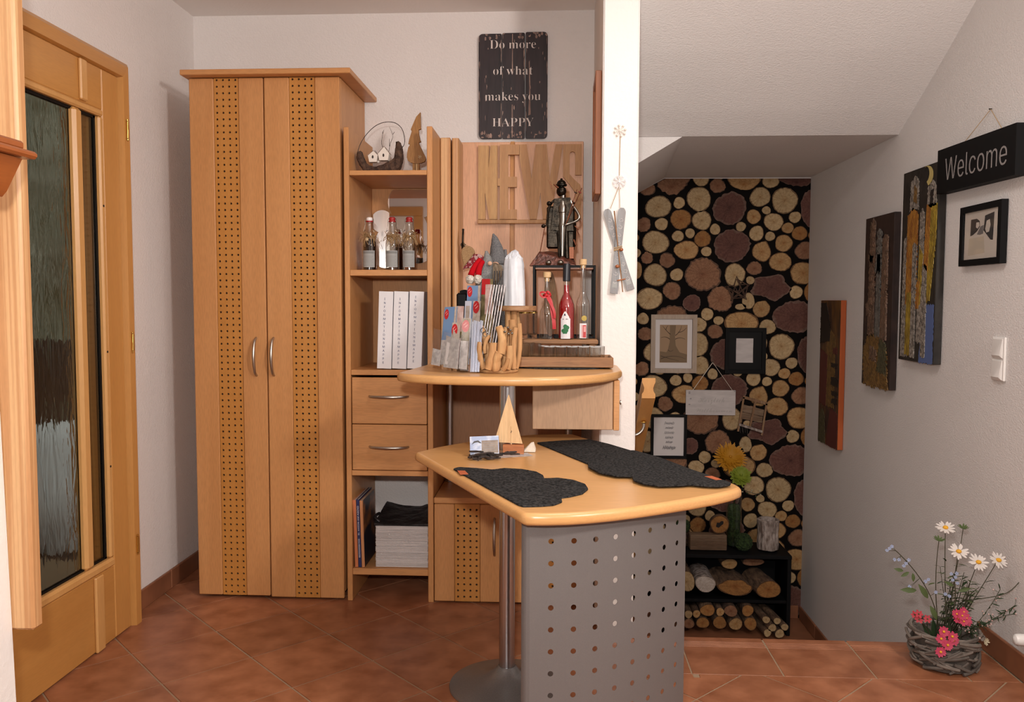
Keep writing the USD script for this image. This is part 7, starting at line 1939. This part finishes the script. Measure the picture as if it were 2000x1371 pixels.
for row in LOGS.replace("\n", "|").split("|"):
    cx, cy, rx, ry, kd = row.split()
    cx, cy, rx, ry = map(float, (cx, cy, rx, ry))
    mat, rag = KIND[kd]
    n_ = 30 if rx < 70 else 46
    a = np.arange(n_) / n_ * 2 * math.pi
    ph = rs_.uniform(0, 6.28, 4)
    e = 1 + 0.035 * np.sin(2 * a + ph[0]) + 0.028 * np.sin(3 * a + ph[1]) + 0.012 * np.sin(5 * a + ph[2]) + rs_.uniform(-rag, rag, n_)
    if kd == "b" and rx > 150 and ry < 110:
        e += 0.10 * np.sin(5 * a + ph[3])
    if kd == "d":
        e += 0.16 * np.exp(-((a - 1.2) / 0.28) ** 2)
    for k in (-1, 0, 1, 2):
        X_, Z_ = ox + cx * U, oz - cy * U - rep * k
        poly = Polygon(np.column_stack([X_ + rx * U * e * np.cos(a), Z_ + ry * U * e * np.sin(a)])).buffer(0).intersection(paper)
        if poly.is_empty or poly.geom_type != "Polygon" or poly.area < 2e-5:
            continue
        ring = np.array(poly.exterior.coords[:-1])[::1]
        if not poly.exterior.is_ccw:
            ring = ring[::-1]
        c = np.array((X_, Z_))
        if not poly.contains(Point(*c)):
            c = np.array(poly.representative_point().coords[0])
        m_, uv = face_mesh(ring, c, (0, WY - 0.0009, 0), FRONT)
        part(wn, "printed_log", m_, mat, uv=uv)

# frames and signs on the wallpaper
FY = WY - 0.0012
fpt = lambda px, py: np.array((0.9586 + (px - 1400) * 4.985 / 1613, FY, 0.8594 - (py - 700) * 4.985 / 1613))


def wall_frame(name, label, px0, py0, px1, py1, bw, bt, mat, cat="picture"):
    a, b = fpt(px0, py1), fpt(px1, py0)
    t = thing(name, label, cat, a)
    W_, H_ = b[0] - a[0], b[2] - a[2]
    frame(t, a, FRONT, W_, H_, bw, bt, mat)
    return t, a, W_, H_


t, a, W_, H_ = wall_frame("picture_frame", "pale wooden frame with a sepia picture of an old tree", 1273, 615.5, 1361.5, 729, 0.027, 0.018, "white_washed")
part(t, "mount", prism(sbox(0.0272, 0.0272, W_ - 0.0272, H_ - 0.0272), 0.004, a, FRONT), "mat_white", label="white mount", smooth=False)
m0, m1 = fpt(1290.5, 709) - a, fpt(1343.5, 635.5) - a
pc = part(t, "print", prism(sbox(m0[0], m0[2], m1[0], m1[2]), 0.0004, a + (0, -0.0042, 0), FRONT), "sepia_paper", label="sepia print of an old bare tree", smooth=False)
q = lambda u, v: (m0[0] + u * (m1[0] - m0[0]), m0[2] + v * (m1[2] - m0[2]))
part(pc, "printed_ground", prism(Polygon([q(*p) for p in ((0.01, 0.01), (0.99, 0.01), (0.99, 0.22), (0.8, 0.26), (0.6, 0.30), (0.3, 0.27), (0.01, 0.3))]), 0.0002, a + (0, -0.0047, 0), FRONT), "sepia_mid", smooth=False)
part(pc, "printed_trunk", prism(Polygon([q(*p) for p in ((0.18, 0.2), (0.30, 0.34), (0.36, 0.55), (0.36, 0.99), (0.58, 0.99), (0.55, 0.7), (0.58, 0.45), (0.72, 0.28), (0.95, 0.2), (0.6, 0.22), (0.5, 0.16), (0.35, 0.22))]).buffer(0), 0.0002, a + (0, -0.0050, 0), FRONT), "sepia_mid", smooth=False)
lim = [((0.36, 0.62), (0.2, 0.68), (0.04, 0.66)), ((0.38, 0.75), (0.22, 0.86), (0.1, 0.97)), ((0.56, 0.72), (0.72, 0.84), (0.78, 0.98)), ((0.66, 0.8), (0.84, 0.84), (0.96, 0.93)), ((0.56, 0.62), (0.75, 0.66), (0.92, 0.62)), ((0.22, 0.86), (0.24, 0.93), (0.3, 0.98)), ((0.05, 0.1), (0.4, 0.17), (0.95, 0.1)), ((0.05, 0.18), (0.3, 0.12), (0.7, 0.05)), ((0.3, 0.34), (0.38, 0.3), (0.5, 0.34))]
part(pc, "printed_branches", [tube(bow([a + (q(*p)[0], -0.0048, q(*p)[1]) for p in L], 8), np.linspace(0.0022, 0.0008, 8), 5) for L in lim], "sepia_dark")
t, a, W_, H_ = wall_frame("picture_frame", "broad black frame round a small sheet of pale paper", 1416, 640.5, 1493.5, 729.5, 0.024, 0.016, "black_paint")
part(t, "mount", prism(sbox(0.0242, 0.0242, W_ - 0.0242, H_ - 0.0242), 0.006, a, FRONT), "black_satin", label="black mount", smooth=False)
m0, m1 = fpt(1437, 708) - a, fpt(1469.5, 661) - a
part(t, "paper", prism(sbox(m0[0], m0[2], m1[0], m1[2]), 0.0006, a + (0, -0.0063, 0), FRONT), "sign_white_wood", label="pale paper", smooth=False)
t, a, W_, H_ = wall_frame("text_frame", "black frame with white sheet and six lines of script beside the handrail", 1275.5, 810, 1345, 897, 0.0165, 0.016, "black_satin")
sh_ = part(t, "sheet", prism(sbox(0.0168, 0.0168, W_ - 0.0168, H_ - 0.0168), 0.004, a, FRONT), "mat_white", label="white printed sheet", smooth=False)
rr = random.Random(2)
for k, (py, w_) in enumerate(((828, 18), (837, 15), (846.5, 18), (856, 15), (865, 13), (876, 24))):
    c = fpt(1311.5, py) + (0, -0.0046, 0)
    n_ = 6 if k < 5 else 7
    bits = []
    for i in range(n_):
        x_ = c[0] + ((i + 0.5) / n_ - 0.5) * w_ * 4.985 / 1613
        hh = (0.0075 if k < 5 else 0.0115) * rr.uniform(0.7, 1.1)
        ww = w_ * 4.985 / 1613 / n_ * 0.42
        sl = 0.35 * hh
        bits.append(tube(bow([(x_ - ww - sl, c[1], c[2] - hh), (x_ - ww * 0.2 + sl * 0.4, c[1], c[2] + hh * rr.uniform(0.4, 1)), (x_ + ww * 0.2 - sl * 0.4, c[1], c[2] - hh * rr.uniform(0.3, 0.9)), (x_ + ww + sl, c[1], c[2] + hh * 0.8)], 9), 0.0010 if k < 5 else 0.0019, 5))
    part(sh_, "script_line", bits, "grey_ink", smooth=True)

a, b = fpt(1342, 810.7), fpt(1437.5, 761.7)
ws = thing("hanging_sign", "whitewashed wooden sign Herzlich Willkommen hung by a cord", "sign", a)
part(ws, "board", cbox(a[0], b[0], FY - 0.013, FY - 0.003, a[2], b[2], 0.0012), "sign_white_wood", smooth=False)
part(ws, "lettering", [text("Herzlich", 0.033, ((a[0] + b[0]) / 2 + 0.005, FY - 0.0134, a[2] + 0.078), FRONT, 0.0004, "script", 0.155), text("Willkommen", 0.026, ((a[0] + b[0]) / 2 + 0.02, FY - 0.0134, a[2] + 0.018), FRONT, 0.0004, "script", 0.215)], "faint_ink", label="faint grey script Herzlich Willkommen", smooth=False)
part(ws, "small_marks", [cbox(fpt(1347 + dx, 0)[0], fpt(1350.5 + dx, 0)[0], FY - 0.0137, FY - 0.0131, fpt(0, py + 2.4)[2], fpt(0, py)[2], 0.0001) for dx, py in ((0, 764.5), (2.5, 777.5), (0.2, 789), (0, 767.2), (87, 762.5))], "grey_ink", smooth=False)
nl = fpt(1393, 708) + (0, -0.004, 0)
part(ws, "cord", [rod(fpt(1355, 763) + (0, -0.008, 0), nl, 0.0022, n=6), rod(fpt(1432, 763) + (0, -0.008, 0), nl, 0.0014, n=6)], "string_pale")
part(ws, "nail", rod(nl + (0, -0.006, 0.002), nl + (0, 0.004, 0.002), 0.003, n=8), "dark_steel")

# tilted little window of old wood
wo = fpt(1470, 842)
wi = thing("window_ornament", "little tilted window frame of old brown wood with closed shutters", "ornament", wo)
quad = {k: fpt(*v) for k, v in dict(tl=(1453, 775), tr=(1496.5, 787), bl=(1442.5, 838), br=(1488, 845)).items()}
mid = lambda a, b, t: quad[a] + (quad[b] - quad[a]) * t
up = (0, -0.012, 0)


def lath(p, q, w_, y, mat):
    d = (q - p) / np.linalg.norm(q - p)
    s = np.cross(d, (0, -1, 0)) * w_ / 2
    Y0, Y1 = np.array((0, y, 0)), np.array((0, y - 0.008, 0))
    return hull([p + s + Y0, p - s + Y0, q + s + Y0, q - s + Y0, p + s + Y1, p - s + Y1, q + s + Y1, q - s + Y1])


part(wi, "frame_bar", lath(quad["tl"] + (-0.006, 0, 0.002), quad["tr"] + (0.006, 0, -0.002), 0.017, -0.010, "x"), "old_wood_z", smooth=False)
for p, q in ((("tl", 0), ("bl", 0)), (("tr", 0), ("br", 0))):
    part(wi, "frame_bar", lath(quad[p[0]], quad[q[0]] + (0.002, 0, -0.012), 0.011, -0.010, "x"), "old_wood_z", smooth=False)
part(wi, "frame_bar", lath(mid("tl", "tr", 0.52), mid("bl", "br", 0.52) + (0, 0, 0.035), 0.012, -0.011, "x"), "old_wood_z", smooth=False)
for t0, t1 in ((0.04, 0.49), (0.55, 0.96)):
    for r0_, r1_ in ((0.22, 0.44), (0.455, 0.66)):
        A = lambda u, v: mid("tl", "tr", u) * (1 - v) + mid("bl", "br", u) * v
        c4 = [A(t0, r0_), A(t1, r0_), A(t1, r1_), A(t0, r1_)]
        part(wi, "shutter_board", hull([p + (0, -0.002, 0) for p in c4] + [p + (0, -0.008, 0) for p in c4]), "old_wood_x", smooth=False)
part(wi, "ledge", hull([mid("tl", "bl", 0.80) + p for p in ((0, -0.002, 0), (0, -0.030, 0), (0, -0.002, -0.014), (0, -0.030, -0.014))] + [mid("tr", "br", 0.90) + p for p in ((0, -0.002, 0), (0, -0.030, 0), (0, -0.002, -0.014), (0, -0.030, -0.014))]), "bark_grey", smooth=False)
part(wi, "dry_grass", [rod(mid("bl", "br", 0.02 + 0.07 * i) + (0, -0.014, 0.03), mid("bl", "br", 0.02 + 0.07 * i) + (0.003 * (i % 3), -0.018, -0.012 - 0.006 * (i % 2)), 0.0014, 0.0008, 5) for i in range(6)], "willow", label="tuft of dry grass")
c = fpt(1438, 567)
sp = [(c[0] + (0.078 if k % 2 == 0 else 0.033) * math.sin(k * math.pi / 5 - 0.1), c[2] + (0.078 if k % 2 == 0 else 0.033) * math.cos(k * math.pi / 5 - 0.1)) for k in range(10)]
stt = thing("dark_star", "dark twig star hanging on the log wallpaper", "ornament", c)
part(stt, "frame", tube([(p[0], FY - 0.008, p[1]) for p in sp], 0.0042, 7, closed=True), "bark_dark")
rr = random.Random(8)
part(stt, "twigs", [rod((sp[i][0] * 0.8 + c[0] * 0.2, FY - 0.006 - 0.004 * (i % 3), sp[i][1] * 0.8 + c[2] * 0.2), (sp[j][0] * 0.8 + c[0] * 0.2, FY - 0.006 - 0.004 * (j % 3), sp[j][1] * 0.8 + c[2] * 0.2), 0.0032, n=6) for i in range(10) for j in (i + 2, i + 3, i + 4) if j < 10], "bark_dark", kind="stuff")

# ---------------------------------------------------------------- firewood rack
RXa, RXb, RYa, RYb = 0.62, 1.3506, 4.72, 4.985
RZt = -0.2521
zf = -0.72
rk = thing("firewood_rack", "black firewood rack with two compartments under the log wallpaper", "rack", ((RXa + RXb) / 2, 4.85, zf))
part(rk, "side_panel", cbox(RXb - 0.022, RXb, RYa, RYb, zf + 0.0003, RZt - 0.0215, 0.002), "rack_black")
part(rk, "side_panel", cbox(RXa, RXa + 0.022, RYa, RYb, zf + 0.0003, RZt - 0.0215, 0.002), "rack_black")
part(rk, "top_panel", cbox(RXa - 0.002, RXb + 0.002, RYa - 0.002, RYb, RZt - 0.021, RZt, 0.002), "rack_black")
zm = -0.515
part(rk, "shelf", cbox(RXa + 0.0225, RXb - 0.0225, RYa + 0.004, RYb, zm - 0.018, zm, 0.002), "rack_black")
part(rk, "back_panel", slab(RXa + 0.0225, RXb - 0.0225, RYb - 0.006, RYb, zf + 0.0003, RZt - 0.0215), "rack_black", smooth=False)
LP = lambda px, py, d: np.array((1.0141 + (px - 1430) * d / 1613, d, -0.4432 - (py - 1150) * d / 1613))


def log(name, label, px, py, rx, ry, yf, mat, L=0.24, group=None, squash=None, dz=0.0, seed=0, dx=0.0, floor=None):
    c = LP(px, py, yf)
    rx, ry = rx * yf / 1613, ry * yf / 1613
    if floor is not None:
        c[2] = max(c[2], floor + ry * 1.06)
    n_ = 20
    a = np.arange(n_) / n_ * 2 * math.pi
    rs2 = np.random.RandomState(seed)
    e = 1 + 0.05 * np.sin(2 * a + rs2.uniform(0, 6)) + 0.04 * np.sin(3 * a + rs2.uniform(0, 6)) + rs2.uniform(-0.015, 0.015, n_)
    if squash is not None:
        e = squash(a) * e
    o2 = np.column_stack([rx * e * np.cos(a), ry * e * np.sin(a)])
    if floor is not None:
        c[2] += max(0, floor + 0.001 - (c[2] + o2[:, 1].min()))
    t = thing(name, label, "firewood", c, group)
    rings = []
    for s_2 in np.linspace(0, 1, 6):
        k = 1 + (rs2.uniform(-0.03, 0.03) if 0 < s_2 < 1 else 0)
        rings.append(np.column_stack([c[0] + dx * s_2 * L + o2[:, 0] * k, np.full(n_, yf + L * s_2), c[2] + dz * s_2 * L + o2[:, 1] * k]))
    V = np.vstack(rings)
    F = [f for k in range(5) for i in range(n_) for f in ((k * n_ + i, k * n_ + (i + 1) % n_, (k + 1) * n_ + (i + 1) % n_), (k * n_ + i, (k + 1) * n_ + (i + 1) % n_, (k + 1) * n_ + i))]
    mm = trimesh.Trimesh(V, F, process=False)
    if mm.face_normals[0] @ (V[0] - c) < 0:
        mm.invert()
    part(t, "bark", mm, "log_bark" if mat != "log_white" else "bark_grey", smooth=40)
    m_, uv = face_mesh(o2, (0.0, 0.0), (c[0], yf - 0.0004, c[2]), FRONT)
    part(t, "cut_face", m_, mat, uv=uv)
    return t


half = lambda a: np.where(np.sin(a) > 0.2, 0.55 + 0.25 * np.abs(np.cos(a)), 1.0)
log("firewood_log", "split pale log at the left end of the upper compartment", 1341, 1137, 16, 21, 4.70, "log_pale", seed=1, floor=zm)
log("firewood_log", "round whitish birch log with a smooth cut face in the upper compartment", 1377.5, 1141, 19.5, 16.5, 4.695, "log_white", seed=2, floor=zm)
log("firewood_log", "broad dark split log in the middle of the upper compartment", 1436, 1145, 35, 20, 4.71, "log_orange", seed=3, dx=-0.10, floor=zm, squash=half)
log("firewood_log", "broad orange split log slanting at the right of the upper compartment", 1500, 1149, 24, 17, 4.69, "log_orange", seed=4, dx=-0.14, floor=zm)
log("firewood_log", "pale round log lying behind on top of the broad split log", 1431, 1112, 15, 10.5, 4.80, "log_tan", L=0.17, seed=5)
log("firewood_log", "dark log lying behind on top at the right of the upper compartment", 1478, 1109, 22, 8, 4.82, "log_mid", L=0.15, seed=6)
lower = ((1346, 1203, 8, 8, "log_pale"), (1361.5, 1202, 7, 8.3, "log_tan"), (1383, 1194, 14, 12.5, "log_orange"), (1407.5, 1197, 8.2, 8, "log_tan"), (1428.5, 1194.5, 13, 11.5, "log_mid"), (1461, 1193, 12, 11.5, "log_orange"),
         (1347, 1222, 10.5, 10.5, "log_mid"), (1374, 1219.5, 12.5, 11.5, "log_orange"), (1407, 1218.5, 13.5, 12.5, "log_orange"), (1438.5, 1220.5, 13, 12.5, "log_tan"), (1467, 1219.5, 12.5, 13, "log_orange"))
for k, (px, py, rx, ry, m_) in enumerate(lower):
    row_ = "upper row of the lower compartment" if k < 6 else "lowest row on the floor"
    nth = ("first", "second", "third", "fourth", "fifth", "sixth")[k if k < 6 else k - 6]
    log("firewood_log", f"{'thin' if rx < 9 else 'thick'} round log, {nth} from the left in the {row_}", px, py, rx, ry, 4.70, m_, seed=10 + k, floor=zf if k > 5 else None)
for k, (px, py, rx, lab) in enumerate(((1494, 1205, 7.5, "thin stick, left one at the top of the bundle at the rack's right end"), (1515, 1207, 7, "thin stick, middle one at the top of the bundle at the rack's right end"), (1530, 1219, 7.3, "thin stick at the right side of the bundle at the rack's right end"), (1506, 1221, 8, "thin stick in the middle of the bundle at the rack's right end"), (1497, 1231.5, 7.6, "thin stick at the bottom left of the bundle at the rack's right end"), (1520.5, 1232.5, 9, "thin stick at the bottom right of the bundle at the rack's right end"))):
    log("firewood_stick", lab, px, py, rx, rx, 4.655, "log_pale", L=0.29, seed=40 + k, dx=-0.12, floor=zf if k > 3 else None)

# decoration on the rack
RT = RZt + 0.0005
dp_ = lambda px, py, d=4.84: np.array((1.038 + (px - 1430) * d / 1613, d, -0.155 - (py - 1040) * d / 1613))
x0, x1 = dp_(1346, 0)[0], dp_(1417, 0)[0]
ztb = dp_(0, 1042)[2]
pl_ = single("grey_plank_block", "weathered grey brown wooden block lying on the rack", "block", rough(cbox(x0, x1, 4.79, 4.86, RT, ztb, 0.004).subdivide().subdivide().subdivide(), 0.002, 30, 3).apply_translation((0, 0, 0.002)), "old_wood_x", smooth=30)
c = dp_(1403.5, 1022.5)
wd2 = thing("wood_slice", "upright orange wooden slice with a dark heart-shaped hole on the block", "wood slice", (c[0], 4.82, ztb))
n_ = 30
a = np.arange(n_) / n_ * 2 * math.pi
rxs, rys = 18.5 * 4.84 / 1613, (c[2] - ztb - 0.003)
o2 = np.column_stack([rxs * (1 + 0.03 * np.sin(3 * a)) * np.cos(a), rys * np.sin(a) * (1 + 0.02 * np.sin(2 * a))])
part(wd2, "bark_ring", prism(Polygon(o2), 0.03, (c[0], 4.838, c[2] + 0.003), FRONT), "log_bark", smooth=False)
m_, uv = face_mesh(o2 * 0.97, (0.0, 0.0), (c[0], 4.8076, c[2] + 0.003), FRONT)
part(wd2, "cut_face", m_, "log_orange", uv=uv)
part(wd2, "heart_hole", prism(Polygon([(-0.018, -0.012), (-0.014, 0.008), (0.000, 0.006), (0.008, 0.017), (0.018, 0.017), (0.018, 0.006), (0.006, -0.004), (-0.006, -0.016)]).buffer(0.003), 0.0006, (c[0], 4.807, c[2] + 0.003), FRONT), "black_gap", label="dark heart-shaped hole", smooth=False)
for lab, px, py, r, d in (("dark green moss ball beside the bark candle holder", 1450, 1060, 17.5, 4.82), ("dark green moss ball half hidden behind the metal panel", 1337, 1032, 14, 4.88)):
    c = dp_(px, py, d)
    r = r * d / 1613
    single("moss_ball", lab, "moss ball", blob((c[0], d, max(c[2], RT + r * 0.9) if r > 0.045 else max(c[2], RT + r)), (r, r, r), 0.16, 14, int(px), 4), "moss_green", smooth=True)
single("dark_planter", "small dark pot under the moss ball behind the metal panel", "pot", lathe([(0, 0), (0.035, 0), (0.042, 0.004), (0.045, 0.085), (0.040, 0.085), (0.038, 0.070), (0, 0.070)], (dp_(1337, 0, 4.88)[0], 4.90, RT), 20), "bark_dark")
c = dp_(1498, 1045)
bh_ = thing("bark_holder", "pale grey bark covered candle holder at the right end of the rack", "candle holder", (c[0], 4.83, RT))
hb = dp_(0, 1012)[2] - RT
part(bh_, "bark", rough(lathe([(0, 0.002), (0.052, 0.002), (0.060, 0.006), (0.062, hb * 0.3), (0.058, hb * 0.55), (0.063, hb * 0.8), (0.064, hb - 0.004), (0.058, hb), (0.050, hb - 0.002), (0.048, hb - 0.05), (0, hb - 0.055)], (c[0], 4.83, RT), 44).subdivide(), 0.0045, 34, 5).apply_translation((0, 0, 0.004)), "bark_grey", smooth=20)
part(bh_, "bark_strip", [rough(hull([(c[0] + u, 4.83 - 0.062 + abs(u) * 0.35, RT + v0), (c[0] + u + 0.014, 4.83 - 0.062 + abs(u) * 0.35, RT + v0), (c[0] + u + 0.003, 4.83 - 0.068 + abs(u) * 0.35, RT + v1), (c[0] + u + 0.016, 4.83 - 0.066 + abs(u) * 0.35, RT + v1), (c[0] + u, 4.83 - 0.056 + abs(u) * 0.35, RT + v1)]), 0.0, 20) for u, v0, v1 in ((-0.045, 0.012, 0.10), (-0.02, 0.03, hb - 0.01), (0.008, 0.01, 0.12), (0.03, 0.05, hb - 0.005))], "bark_grey", smooth=False)

# vase with the yellow and the green flower
c = dp_(1436, 1075, 4.88)
vz = thing("glass_vase", "dark tall glass vase filled with moss behind the wood slice", "vase", (c[0], 4.89, RT))
hv = dp_(0, 968, 4.88)[2] - RT
part(vz, "glass", lathe([(0, 0.001), (0.040, 0.001), (0.044, 0.006), (0.046, hv), (0.043, hv), (0.041, 0.010), (0, 0.010)], (c[0], 4.89, RT), 26), "acrylic")
part(vz, "moss_filling", rough(lathe([(0, 0.012), (0.038, 0.012), (0.039, hv * 0.72), (0.03, hv * 0.80), (0, hv * 0.82)], (c[0], 4.89, RT), 24), 0.003, 50, 2), "moss_green", smooth=True)
vb = np.array((c[0], 4.89, RT + hv * 0.80))


def ball_flower(label, px, py, r, mat, n_layers, d, seed):
    cc = dp_(px, py, d)
    t = thing("artificial_flower", label, "flower", vb)
    part(t, "stem", tube(bow([vb, (vb + cc) / 2 + (0.0, 0.01, 0), cc + (0, 0.012, 0)], 10), 0.003, 7), "leaf_dark")
    r = r * d / 1613
    ms = []
    for k in range(n_layers):
        tilt = k / n_layers
        nrm = np.array((-0.05, -0.8, 0.45))
        ms.append(petals(cc - nrm * 0.006 + nrm * tilt * 0.024, nrm, 0.002, r * (1 - 0.5 * tilt), 34 - 2 * k, 0.013, mat, 0.05 + 0.45 * tilt, seed + k, 0.3))
    h_ = part(t, "petals", ms, mat, smooth=True)
    part(h_, "flower_centre", blob(cc + np.array((-0.05, -0.8, 0.45)) * 0.02, (0.008, 0.008, 0.008), 0.2, 5, seed, 2), mat, smooth=True)
    return t


ball_flower("large yellow artificial chrysanthemum before the log wallpaper", 1420.5, 888, 31, "petal_yellow", 9, 4.80, 3)
ball_flower("smaller lime green artificial flower below the yellow one", 1437, 918, 21.5, "petal_lime", 7, 4.74, 11)
t = thing("dried_twig", "dried twig with cream berries reaching right of the green flower", "twig", vb)
P = [vb, dp_(1444, 952, 4.83), dp_(1462, 958, 4.82), dp_(1483, 960, 4.82)]
pts = bow(P, 16)
part(t, "stem", tube(pts, 0.0018, 6), "stem_green")
for k in range(12):
    p = pts[4 + k]
    e = p + np.array((0.012 * math.sin(k * 2.1), -0.006, 0.016 * math.cos(k * 1.7)))
    s = part(t, "stalk", rod(p, e, 0.001, n=5), "stem_green")
    part(s, "berry", blob(e, (0.0052, 0.0052, 0.0052), 0.1, 3, k, 1), "bud_cream" if k % 3 else "moss_green", smooth=True)
